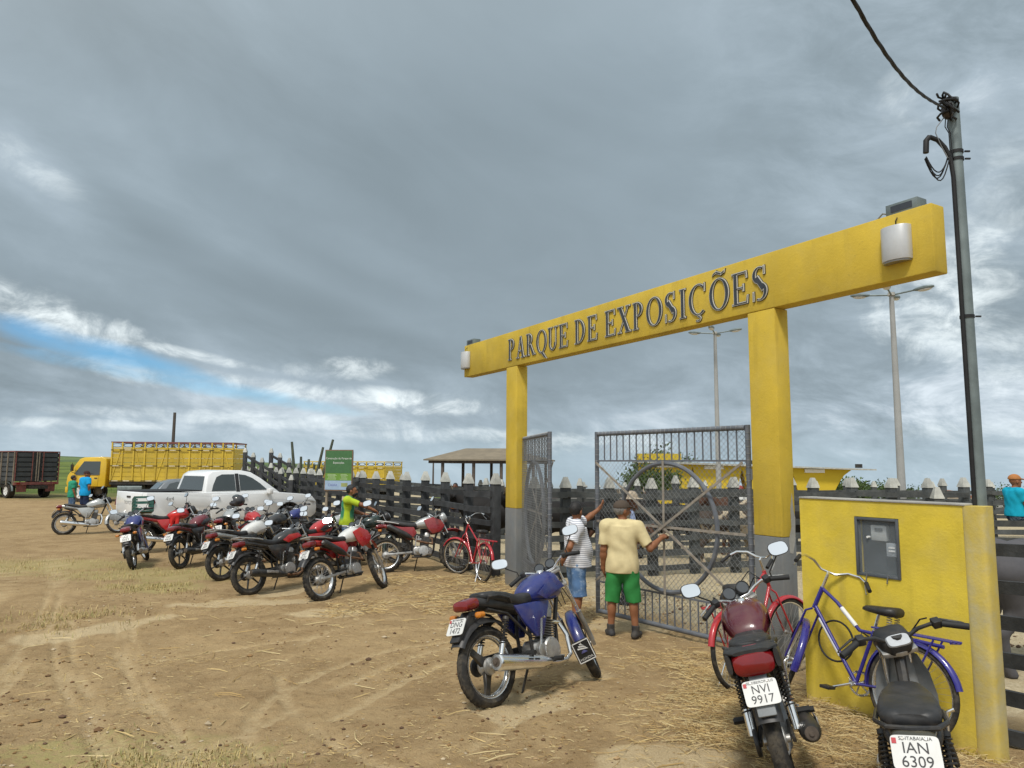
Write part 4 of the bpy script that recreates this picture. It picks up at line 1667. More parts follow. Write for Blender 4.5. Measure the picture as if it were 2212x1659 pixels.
    if detail:
        m = MB(SF)
        for s, y in ((1, .2), (-1, .2)):
            m.tube([(.0, s * .19, .17), (.06, s * .17, .16), (.09, s * .08, .03), (.06, s * .03, -.12), (.0, s * .02, -.25)] if not pop else [(.0, s * .18, .11), (.04, s * .16, .08), (.05, s * .10, .0)], .0045, 5)
        if not pop:
            m.tube([(.0, -.19, .17), (.07, -.15, .22), (.09, -.02, .12), (.06, -.05, -.1), (.07, -.10, ax_up + .3), (.06, -.05, ax_up + .03)], .0045, 5)
        m.build('cable', M_BLK, root)
    # frame
    sx = O.x
    m = MB()
    head_lo = O - eu * .10
    m.tube([O + eu * .05, O - eu * .12], .032, 10)
    if pop:
        m.tube([head_lo, head_lo + V((-.12, 0, -.22)), V((-.02, 0, .42)), V((-.22, 0, .52)), V((-.55, 0, .66))], .03, 8)
    else:
        m.tube([head_lo, V((sx - .05, 0, .55 + up)), V((.23, 0, .33 + up)), V((.16, 0, .23 + up))], .02, 8)
        m.tube([O - eu * .02, V((.0, 0, .80 + up)), V((-.18, 0, .74 + up)), V((-.68, 0, .745 + up * 1.3))], .022, 8)
        for s in (-1, 1):
            m.tube([(-.16, s * .07, .74 + up), (-.185, s * .075, .5 + up), (-.17, s * .07, .26 + up)], .016, 8)
            m.tube([(-.18, s * .085, .46 + up), (-.45, s * .10, .68 + up), (-.66, s * .09, .735 + up * 1.2)], .012, 8)
        m.box((-.01, .0, .225 + up), (.34, .18, .022))
    m.build('frame', M_FRAME, root)
    # swing arm, chain case, shocks
    m = MB()
    for s in (-1, 1):
        m.beam((-.17, s * .075, .335 + up * .6), (rc[0] - .03, s * .095, rc[2]), .02, .036)
    m.build('swing_arm', M_FRAME if not tr else M_ALU, root, bevel=.004)
    m = MB()
    m.beam((-.10, .115, .36 + up * .6), (rc[0] + .02, .115, rc[2] + .03), .025, .075)
    m.cyl((rc[0], .10, rc[2]), (rc[0], .125, rc[2]), .075, n=18)
    m.build('chain_case', M_BPLAST, root, bevel=.006)
    if not tr:
        for s in (-1, 1):
            lo, hi = V((rc[0] + .03, s * .128, rc[2] + .03)), V((rc[0] + .16, s * .125, .655 if not pop else .60))
            d = hi - lo
            m = MB()
            m.cyl(lo, lo + d * .42, .024, n=10)
            sh = m.build('shock', M_CHROME, root)
            m = MB()
            m.cyl(lo + d * .42, hi, .011, n=8)
            spring(m, lo + d * .36, lo + d * .93, .027, 9, .005)
            m.cyl(lo + d * .93, hi, .028, n=10)
            m.build('spring', M_FRAME, sh)
    # engine
    ez = up
    if not pop:
        m = MB()
        m.loft([(-.16, .33 + ez, .07, .07, 4), (-.12, .335 + ez, .085, .095, 4), (.05, .335 + ez, .09, .105, 4), (.16, .325 + ez, .085, .09, 4), (.20, .325 + ez, .06, .06, 4)], 20)
        en = m.build('engine', M_ALU if style != 'street' or exh == 'chrome' else M_ALUB, root)
        m = MB()
        Mc = Matrix.Translation((.06, 0, .42 + ez)) @ Matrix.Rotation(R(12), 4, 'Y')
        m.M = Mc
        m.box((0, 0, .09), (.10, .10, .19))
        for i in range(8):
            m.box((0, 0, .015 + i * .021), (.145, .150, .008))
        m.build('cylinder', M_FINS, en, smooth=0)
        m = MB(Mc)
        m.loft([(.185, 0, .06, .07, 4), (.24, 0, .062, .07, 4), (.27, 0, .045, .05, 4)], 16, axis='z')
        m.build('head_cover', M_ALU, en)
        for s, x, r_ in ((-1, .035, .105), (1, .02, .095)):
            m = MB()
            m.lathe([(r_, s * .085), (r_, s * .108), (r_ - .012, s * .122), (.05, s * .128), (0, s * .128)], 24, (x, 0, .335 + ez))
            if s == -1:
                m.lathe([(.055, -.085), (.055, -.112), (.045, -.118), (0, -.118)], 18, (x - .12, 0, .35 + ez))
            cv = m.build('crankcase_cover', M_ALU, en)
            for kk in range(7):
                a = 2 * math.pi * kk / 7
                m = MB()
                m.cyl((x + (r_ - .014) * math.cos(a), s * .112, .335 + ez + (r_ - .014) * math.sin(a)), (x + (r_ - .014) * math.cos(a), s * .124, .335 + ez + (r_ - .014) * math.sin(a)), .007, n=6)
                m.build('bolt', M_SPOKE, cv)
        m = MB()
        m.cyl((-.10, -.02, .55 + ez), (-.01, -.01, .55 + ez), .033, n=12)
        m.cyl((-.055, -.02, .50 + ez), (-.055, -.02, .62 + ez), .026, n=12)
        m.build('carburettor', M_ALU, en)
        m = MB()
        m.tube([(.10, .03, .56 + ez), (.13, .05, .72 + ez), (.05, .05, .78 + ez)], .006, 6)
        m.build('spark_lead', M_BLK, en)
    else:
        m = MB()
        m.loft([(-.14, .30, .06, .07, 4), (-.05, .30, .09, .09, 4), (.06, .31, .08, .08, 4), (.20, .35, .055, .06, 4), (.29, .37, .05, .055, 4)], 18)
        en = m.build('engine', M_ALU, root)
        for s in (-1, 1):
            m = MB()
            m.lathe([(.09, s * .07), (.09, s * .10), (.07, s * .115), (0, s * .115)], 20, (-.03, 0, .30))
            m.build('crankcase_cover', M_ALU, en)
    # exhaust on the right side
    if tr:
        m = MB()
        m.tube([(.12, -.03, .60 + ez), (.20, -.06, .56 + ez), (.20, -.11, .46 + ez), (.08, -.135, .48 + ez), (-.10, -.135, .52 + ez), (-.2, -.135, .58 + ez)], .019, 10)
        hd = m.build('exhaust_header', M_RUSTY, root)
        a, b = V((-.20, -.135, .58 + ez)), V((-.66, -.15, .80 + ez))
        m = MB()
        m.tube([a, a + (b - a) * .12, a + (b - a) * .25, b - (b - a) * .04, b], [.025, .042, .052, .052, .042], 14)
        ex_ = m.build('muffler', M_FRAME, root)
        m = MB()
        m.cyl(b - (b - a) * .01, b + (b - a) * .035, .02, n=10)
        m.build('tail_pipe', M_ALU, ex_)
    else:
        em = {'chrome': M_CHROME, 'black': M_FRAME, 'dull': M_ALU}[exh]
        m = MB()
        z0 = .56 if not pop else .33
        m.tube([(.13, -.03, z0), (.24, -.05, z0 - .02), (.275, -.09, z0 - .13), (.25, -.125, .27), (.15, -.15, .235), (.0, -.165, .235), (-.10, -.17, .25)], .019, 10)
        m.build('exhaust_header', M_CHROME if exh == 'chrome' else M_RUSTY, root)
        a, b = V((-.08, -.172, .25)), V((-.74, -.195, .335 if not pop else .36))
        if exh == 'chrome':
            prof = [(0, .022), (.10, .042), (.20, .053), (.96, .066), (.985, .065), (1, .057)]
        else:
            prof = [(0, .021), (.08, .035), (.25, .058), (.85, .062), (.97, .05), (1, .040)]
        m = MB()
        m.tube([a.lerp(b, t) for t, _ in prof], [r for _, r in prof], 18)
        mu = m.build('muffler', em, root)
        d = (b - a).normalized()
        m = MB()
        m.tube([b - d * .004, b + d * .003], [.040, .036], 16)
        m.tube([b, b + d * .012], .014, 10)
        m.build('muffler_end', M_DISC, mu)
        if exh == 'chrome':
            m = MB()
            nn = V((0, -1, .35)).normalized()
            for t in (.30, .42):
                p, q = a.lerp(b, t), a.lerp(b, t + .085)
                m.beam(p + nn * .0565, q + nn * .058, .006, .012, up=nn.cross(d))
            m.build('shield_slot', M_BLK, mu)
        else:
            m = MB()
            for t0, t1 in ((.3, .62),):
                p, q = a.lerp(b, t0), a.lerp(b, t1)
                m.beam(p + V((0, -.062, .02)), q + V((0, -.063, .02)), .008, .04)
            m.build('heat_shield', M_ALU, mu, bevel=.003)
    # tank, seat, tail, side covers
    z = up * 1.25
    if not pop:
        m = MB()
        t_ = [(-.16, .795, .075, .045), (-.12, .81, .10, .075), (-.03, .835, .135, .105), (.08, .855, .158, .125), (.18, .865, .160, .130), (.25, .86, .135, .115), (.30, .85, .095, .09), (.325, .845, .05, .05)]
        if tr:
            t_ = [(-.14, .81, .08, .05), (-.06, .835, .105, .085), (.05, .86, .125, .11), (.14, .87, .135, .12), (.22, .865, .12, .105), (.28, .855, .08, .08), (.30, .85, .04, .04)]
        m.loft([(x, zz + z, w, h, 2.5) for x, zz, w, h in t_], 24)
        tk = m.build('tank', P, root, smooth=60)
        m = MB()
        m.cyl((.15, 0, .985 + z), (.15, 0, 1.004 + z), .036, .033, 18)
        m.build('fuel_cap', M_CHROME, tk)
        if not tr:          # pressed knee recess and a lower lip on each side
            for s in (-1, 1):
                m = MB()
                m.prism([(-.10, .80 + z), (.02, .88 + z), (.20, .90 + z), (.27, .84 + z), (.12, .80 + z), (.0, .75 + z)], s * .1565, s * .1612)
                m.build('tank_panel', panel or P, tk, bevel=.002)
        sm = seat or M_SEAT
        m = MB()
        s_ = [(-.70, .845, .06, .02), (-.67, .84, .095, .035), (-.55, .825, .125, .05), (-.42, .80, .132, .058), (-.32, .775, .130, .055), (-.22, .765, .118, .055), (-.12, .785, .095, .055), (-.04, .83, .075, .05), (.0, .855, .05, .035)]
        if tr:
            s_ = [(-.72, .87, .06, .02), (-.69, .865, .085, .035), (-.5, .85, .115, .05), (-.32, .815, .118, .05), (-.2, .80, .11, .05), (-.10, .81, .09, .05), (-.01, .855, .085, .05), (.07, .90, .07, .045), (.10, .91, .04, .03)]
        m.loft([(x, zz + z, w, h, 3.0) for x, zz, w, h in s_], 22)
        m.build('seat', sm, root, smooth=60)
        m = MB()
        m.loft([(-.80, .815 + z, .05, .02, 3), (-.74, .80 + z, .085, .04, 3), (-.6, .775 + z, .11, .05, 3), (-.4, .735 + z, .115, .05, 3), (-.2, .70 + z, .10, .05, 3)], 20)
        tl = m.build('tail_cowl', tailm, root)
        for s in (-1, 1):
            m = MB()
            if tr:
                pl_ = [(-.70, .81 + z), (-.40, .77 + z), (-.16, .77 + z), (-.10, .66 + z), (-.2, .53 + z), (-.3, .56 + z), (-.55, .72 + z)]
            else:
                pl_ = [(-.38, .735 + z), (-.10, .745 + z), (.075, .74 + z), (.02, .62 + z), (-.06, .46 + z), (-.15, .46 + z), (-.27, .58 + z)]
            m.prism(pl_, s * .095, s * .128)
            m.build('side_cover', side_m, root, bevel=.012)
            if tr:
                m = MB()
                m.prism([(.02, .90 + z), (.20, .96 + z), (.36, .90 + z), (.44, .80 + z), (.36, .68 + z), (.20, .64 + z), (.10, .74 + z)], s * .125, s * .155)
                m.build('tank_shroud', P if tank_m is None else side_m, root, bevel=.014)
        # grab rail
        m = MB()
        if tr or rack == 'alu':
            m.tube([(-.45, -.13, .83 + z), (-.62, -.135, .86 + z), (-.86, -.11, .89 + z), (-.90, 0, .89 + z), (-.86, .11, .89 + z), (-.62, .135, .86 + z), (-.45, .13, .83 + z)], .011, 8)
            m.tube([(-.80, -.115, .885 + z), (-.80, .115, .885 + z)], .008, 6)
            m.tube([(-.70, -.125, .873 + z), (-.70, .125, .873 + z)], .008, 6)
            m.build('grab_rail', M_ALU, root)
        else:
            for s in (-1, 1):
                m.tube([(-.42, s * .13, .76), (-.46, s * .155, .80), (-.58, s * .155, .83), (-.66, s * .12, .83), (-.66, s * .10, .79)], .011, 8)
            m.build('grab_rail', M_FRAME, root)
        tz = .77 + z
        m = MB()
        m.loft([(-.885, tz + .005, .05, .02, 3), (-.87, tz + .01, .085, .04, 3), (-.79, tz + .02, .095, .05, 3), (-.74, tz + .025, .085, .045, 3)], 20)
        if rack == 'gray':
            m.M = Matrix.Translation((-.85, 0, tz)) @ Matrix.Diagonal((1, 1.32, 1.45, 1)) @ Matrix.Translation((.85, 0, -tz - .012))
            m.v = [m.M @ p for p in m.v]
            m2 = MB()
            m2.loft([(-.86, .835, .10, .012, 3), (-.80, .835, .155, .02, 3), (-.68, .82, .15, .03, 3), (-.5, .80, .13, .03, 3)], 20)
            for sg in (-1, 1):
                m2.loft([(-.84, .78, .015, .05, 3), (-.74, .77, .025, .085, 3), (-.55, .74, .02, .07, 3)], 12, Matrix.Translation((0, sg * .135, 0)))
            m2.build('tail_surround', M_BPLAST, root)
        m.build('tail_light', M_RED, root)
        # rear mudguard and plate hanger
        m = MB()
        arc_fender(m, rc, Rr + .045 + up, 60, 150, .075, .02, .02, 14)
        m.build('rear_mudguard', M_BPLAST, root, smooth=50)
        gf = M_GFEND if rack == 'gray' else M_BPLAST
        m = MB()
        m.prism([(-.72, .74 + z), (-.82, .735 + z), (-.985, .525 + z), (-.97, .515 + z), (-.86, .58 + z), (-.74, .66 + z)], -.05, .05)
        m.build('plate_hanger', gf, root, bevel=.008)
        if rack == 'gray':
            m = MB()
            m.prism([(-.08, .75), (.08, .75), (.09, .52), (.075, .36), (.03, .30), (-.03, .30), (-.075, .36), (-.09, .52)], -.012, .0, Matrix.Translation((-.64, 0, 0.0)) @ Matrix.Rotation(R(33), 4, 'Y') @ Matrix.Translation((0.02, 0, -.10)), plane='yz')
            m.build('gray_mudguard', M_GFEND, root, bevel=.006)
        plate(root, V((-.935, 0, .635 + z)), R(30), pl, top=ptop)
        for s in ((-1, 1) if ind else ()):
            m = MB()
            m.cyl((-.80, s * .06, .70 + z), (-.80, s * .13, .70 + z), .010, n=8)
            ii = m.build('indicator', M_BPLAST, root)
            m = MB()
            m.loft([(-.84, .70 + z, .02, .015), (-.832, .70 + z, .034, .024), (-.785, .70 + z, .036, .025), (-.77, .70 + z, .02, .015)], 14, Matrix.Translation((0, s * .15, 0)))
            m.build('indicator_lens', M_ORANGE, ii)
    else:
        m = MB()
        s_ = [(-.66, .69, .08, .03), (-.63, .69, .12, .045), (-.5, .69, .135, .052), (-.3, .68, .13, .052), (-.14, .675, .115, .05), (-.04, .69, .08, .04), (-.02, .69, .05, .02)]
        m.loft([(x, zz, w, h, 3.2) for x, zz, w, h in s_], 22)
        m.build('seat', M_SEAT, root, smooth=60)
        m = MB()
        m.loft([(-.74, .625, .06, .03, 3), (-.70, .62, .105, .045, 3), (-.5, .605, .125, .05, 3), (-.25, .60, .115, .07, 3), (-.05, .56, .09, .08, 3), (.05, .55, .05, .06, 3)], 20)
        m.build('body_cowl', M_BPLAST, root, smooth=60)
        # leg shield
        m = MB()
        pts = [(.42, .80, .09), (.43, .70, .135), (.44, .58, .155), (.42, .45, .15), (.36, .33, .12)]
        vs, fs = [], []
        for i, (x, zz, w) in enumerate(pts):
            for sg in (0, 1):
                for j in range(9):
                    u = -1 + 2 * j / 8
                    vs.append((x + .0 - .11 * u * u + sg * .008 - (.04 if abs(u) < .3 else 0), u * w, zz))
        for i in range(len(pts) - 1):
            for j in range(8):
                a, b = i * 18 + j, (i + 1) * 18 + j
                fs += [(a, a + 1, b + 1, b), (a + 9, b + 9, b + 10, a + 10)]
            fs += [(i * 18, (i + 1) * 18, (i + 1) * 18 + 9, i * 18 + 9), (i * 18 + 8, i * 18 + 17, (i + 1) * 18 + 17, (i + 1) * 18 + 8)]
        m.add(vs, fs)
        m.build('leg_shield', M_GFEND, root, smooth=60)
        m = MB(SF)
        m.loft([(-.04, -.02, .06, .035, 3), (.0, -.01, .09, .055, 3), (.10, -.03, .095, .075, 3), (.15, -.05, .06, .05, 3)], 18)
        hc = m.build('handlebar_cowl', M_BPLAST, root, smooth=60)
        m = MB(SF @ Matrix.Translation((-.022, 0, .026)) @ Matrix.Rotation(R(-30), 4, 'Y'))
        m.loft([(.0, 0, .035, .065, 4), (.012, 0, .032, .06, 4)], 20, axis='z')
        m.build('gauge', mat('gauge_pale', (.38, .40, .42), .15, var=.1, coat=.4), hc)
        m = MB()
        m.loft([(-.785, .645, .05, .02, 3), (-.76, .645, .085, .03, 3), (-.68, .645, .095, .035, 3)], 18)
        m.build('tail_light', mat('smoked_lens', (.05, .045, .03), .2, var=.2, coat=.3), root)
        m = MB()
        m.prism([(-.64, .64), (-.74, .635), (-.85, .50), (-.835, .485), (-.74, .53), (-.62, .55)], -.055, .055)
        m.build('plate_hanger', M_BPLAST, root, bevel=.008)
        m = MB()
        m.tube([(-.35, -.14, .66), (-.60, -.145, .675), (-.72, -.10, .68), (-.74, 0, .68), (-.72, .10, .68), (-.60, .145, .675), (-.35, .14, .66)], .012, 8)
        m.build('grab_rail', M_FRAME, root)
        plate(root, V((-.815, 0, .605)), R(27), pl, top=ptop)
        for s in (-1, 1):
            m = MB()
            m.tube([(-.30, s * .12, .60), (-.12, s * .16, .42), (-.06, s * .17, .34)], .014, 8)
            m.build('side_bar', M_FRAME, root)
    # pegs, levers, side stand
    for s in (-1, 1):
        for (x, w) in ((-.02, .20), (-.32, .17)):
            m = MB()
            zz = .265 + up * .8 if x > -.1 else .35 + up
            m.cyl((x, s * .09, zz), (x, s * (w + .05), zz), .014, n=8)
            m.cyl((x, s * (w - .03), zz), (x, s * (w + .06), zz), .020, n=8)
            m.build('footpeg', M_RUBB, root)
    m = MB()
    m.tube([(.16, -.10, .25 + up), (.12, -.16, .27 + up), (.06, -.17, .28 + up)], .008, 6)
    m.build('brake_pedal', M_SPOKE, root)
    m = MB()
    m.tube([(-.13, -.14, .40 + up), (-.11, -.165, .60 + up), (-.105, -.20, .61 + up)], .010, 8)
    m.build('kick_starter', M_CHROME, root)
    m = MB()
    # the stand reaches the ground on the leaning (left) side
    ln = abs(lean)
    y0, z0 = .09, .26 + up
    t = (z0 * math.cos(ln) - y0 * math.sin(ln)) / math.cos(ln + .32)
    m.tube([(-.06, y0, z0), (-.12, y0 + math.sin(.32) * t * .98, z0 - math.cos(.32) * t * .98)], .011, 8)
    m.box((-.13, y0 + math.sin(.32) * t, z0 - math.cos(.32) * t * .985), (.06, .04, .012))
    m.build('side_stand', M_FRAME, root)
    root['steer_frame'] = [c for r in SF for c in r]
    return root


BLUE = paint('paint_blue', (.012, .022, .150))
MAROON = paint('paint_maroon', (.085, .009, .018))
WINE = paint('paint_wine', (.13, .010, .020))
RED = paint('paint_red', (.42, .012, .016))
DRED = paint('paint_dark_red', (.24, .012, .018))
BLACK = paint('paint_black', (.012, .012, .013))
SILVER = mat('paint_silver', (.44, .45, .44), .3, metal=.5, var=.08, dust=.15, dcol=DUST, coat=.4)
WHITEB = paint('paint_white', (.62, .62, .60))
GREENB = paint('paint_dark_green', (.010, .030, .026))

B = {}
B['blue'] = motorbike('blue motorcycle with orange indicator and mud flap, standing alone in the foreground', (.32, 6.60), 47, .245, .68, tank_m=BLUE, pl=('DNG', '1472'), ptop='SE-ITABAIANA', flap=True, scale=1.04)
B['maroon'] = motorbike('maroon motorcycle seen from behind with plate NVI 9917, beside the yellow wall', (1.80, 4.92), 73, .26, .42, tank_m=MAROON, rim='alloyb6', pl=('NVI', '9917'), ptop='SE-RIBEIROPOLIS', rack='gray', ind=False, exh='black', group='motorcycles parked on the dirt')
B['pop'] = motorbike('small black motorcycle with gray leg shield and plate IAN 6309, in the near right corner', (2.13, 3.85), 63.5, .12, .36, style='pop', col='black', col2=(.012, .012, .013), pl=('IAN', '6309'), ptop='SE-ITABAIANA', rim='wire', exh='dull', mirrors=False)
B['bros'] = motorbike('red and white trail motorcycle with knobbly tyres, nearest of the crowded row', (-2.50, 11.70), 60, .22, .50, style='trail', tank_m=WHITEB, side_m=RED, fend_m=RED, tailm=RED, rim='wire', pl=('IAP', '9222'), ptop='SE-ITABAIANA')
B['blackred'] = motorbike('black motorcycle with black six-spoke wheels and dark muffler, beside the trail bike', (-3.68, 12.05), 52, .20, .4, tank_m=BLACK, rim='alloyb6', pl=('IAJ', '3573'), ptop='SE-ITABAIANA', exh='black', rack='alu', tailm=BLACK, panel=RED)
B['gray'] = motorbike('black motorcycle with pale rear rack half hidden behind the black six-spoke one', (-4.70, 13.42), 58, .20, .4, tank_m=WHITEB, side_m=BLACK, rim='alloyb6', pl=('IAC', '2071'), exh='dull', rack='alu', tailm=SILVER, fend_m=BLACK)
B['wine'] = motorbike('wine red motorcycle with black alloy wheels, third from the left end of the row', (-6.33, 14.98), 80, .17, .4, tank_m=WINE, rim='alloyb6', pl=('IAK', '4410'), exh='black', tailm=WINE, side_m=BLACK, panel=BLACK)
B['crate'] = motorbike('red motorcycle carrying a green crate behind its seat', (-7.86, 17.0), 32, .17, .4, tank_m=RED, rim='wire', pl=('NVG', '8127'), tailm=RED, rack='alu')
B['bluefar'] = motorbike('blue motorcycle seen from behind with tilted plate, beside the one carrying the crate', (-7.48, 14.78), 108, .20, .4, tank_m=BLUE, rim='alloysb', pl=('IAZ', '3053'), ptop='SE', exh='dull')
B['silver'] = motorbike('silver motorcycle seen side on, leftmost of the motorcycles', (-12.05, 20.9), 28, .16, .5, tank_m=SILVER, rim='wire', pl=('HZX', '7715'), tailm=SILVER)
B['redfar'] = motorbike('bright red-tanked motorcycle with a helmet on its handlebar, beside the white pickup', (-5.62, 16.35), 128, .16, -.3, tank_m=RED, rim='alloyb6', pl=('IAL', '6021'), exh='black')
B['greyfar'] = motorbike('dark motorcycle with a silver tank between the wine red and the red-tanked ones', (-6.35, 16.75), 95, .16, .3, tank_m=SILVER, side_m=BLACK, rim='alloyb6', pl=('NVE', '5530'), exh='black')
B['redmid'] = motorbike('red motorcycle partly hidden behind the black six-spoke one and the trail bike', (-3.55, 13.75), 60, .16, .35, tank_m=RED, rim='alloyb6', pl=('IAM', '1188'), exh='black', panel=BLACK)
B['silvermid'] = motorbike('silver and black motorcycle standing left of the man in green', (-3.65, 15.2), 40, .16, .35, tank_m=SILVER, side_m=BLACK, rim='alloyb6', pl=('QKN', '2204'), exh='black')
B['green'] = motorbike('dark green motorcycle the man in the green shirt holds by its grip', (-2.95, 14.97), 22, .10, .1, tank_m=GREENB, rim='alloyb6', pl=('IAD', '9034'), exh='black')
B['trailred'] = motorbike('dark red trail motorcycle parked side on by the fence, right end of the row', (-1.72, 14.08), 12, .19, .30, style='trail', tank_m=SILVER, side_m=DRED, fend_m=DRED, tailm=DRED, rim='wire', pl=('IAB', '7746'))

motorbike('black motorcycle half hidden between the pale-racked one and the white pickup', (-4.95, 15.5), 62, .18, .35, tank_m=BLACK, rim='alloyb6', pl=('HZY', '3382'), exh='black')
motorbike('blue and black motorcycle behind the red-tanked one with the helmet', (-5.05, 17.2), 70, .16, .3, tank_m=BLUE, side_m=BLACK, rim='alloyb6', pl=('NVC', '9071'), exh='black')
# ------------------------------------------------------------------ vehicles
M_GLASS = mat('car_glass', (.035, .045, .045), .05, var=.05, spec=.8, coat=.6)
M_CARW = mat('car_white', (.80, .81, .81), .25, var=.03, scale=2, dust=.05, dcol=(.5, .43, .32), coat=.6, low=.5)
M_CARS = mat('car_silver', (.17, .19, .21), .3, metal=.4, var=.06, dust=.12, dcol=DUST, coat=.6)
M_TRUCKY = mat('truck_yellow', orand=.12, col=(.55, .39, .035), rough=.5, var=.10, scale=1.5, dust=.22, dcol=(.40, .31, .13), streak=.5)
M_CABY = mat('cab_yellow', (.66, .43, .02), .35, var=.06, scale=1.5, dust=.10, dcol=DUST, coat=.4)
M_DARKT = mat('truck_dark_box', (.038, .044, .048), .7, var=.3, scale=2, dust=.3, dcol=(.10, .095, .085))
M_WOODP = mat('worn_pale_wood', (.22, .185, .14), .8, var=.25, scale=4, dust=.3)
M_REDT = mat('truck_red_rail', (.17, .045, .04), .6, var=.3, dust=.2)
M_PATCH = mat('pale_strap', (.52, .47, .36), .6, var=.2)


def car_wheel(root, c, r, w, side, rim_m=None):
    m = MB()
    m.lathe([(r * .62, -w / 2), (r * .95, -w / 2), (r, -w * .36), (r, w * .36), (r * .95, w / 2), (r * .62, w / 2)], 32, c, close=True)
    o = m.build('wheel', M_TYRE, root, smooth=35)
    m = MB()
    y = side * w * .5
    m.lathe([(r * .63, y * .9), (r * .60, y * .98), (r * .52, y * .70), (r * .2, y * .55), (.0, y * .6)], 28, c)
    q = m.build('rim', rim_m or M_ALU, o)
    for k in range(6):
        a = 2 * math.pi * k / 6
        m = MB()
        m.beam((c[0] + r * .12 * math.cos(a), c[1] + y * .8, c[2] + r * .12 * math.sin(a)), (c[0] + r * .58 * math.cos(a), c[1] + y * .93, c[2] + r * .58 * math.sin(a)), r * .16, .02, up=(0, 1, 0))
        m.build('spoke', rim_m or M_ALU, o)
    return o


def body_layers(prof, ys, inset, tumble=None, M=None):
    """car body from a side outline: layers across the width, the outer ones shrunk for rounded shoulders"""
    cx = sum(p[0] for p in prof) / len(prof)
    cz = sum(p[1] for p in prof) / len(prof)
    vs = []
    n = len(prof)
    for y, s in zip(ys, inset):
        for (x, z) in prof:
            X, Z = cx + (x - cx) * (1 - s), cz + (z - cz) * (1 - s * .9)
            yy = y
            if tumble:
                yy = y * (1 - tumble(X, Z))
            vs.append((X, yy, Z))
    fs = [tuple(range(n - 1, -1, -1)), tuple((len(ys) - 1) * n + i for i in range(n))]
    for k in range(len(ys) - 1):
        for i in range(n):
            j = (i + 1) % n
            fs.append((k * n + i, k * n + j, (k + 1) * n + j, (k + 1) * n + i))
    m = MB(M)
    m.add(vs, fs)
    return m


def arch(cx, cz, r, n=9):
    return [(cx + r * math.cos(math.pi * i / n), cz + r * math.sin(math.pi * i / n)) for i in range(n + 1)]


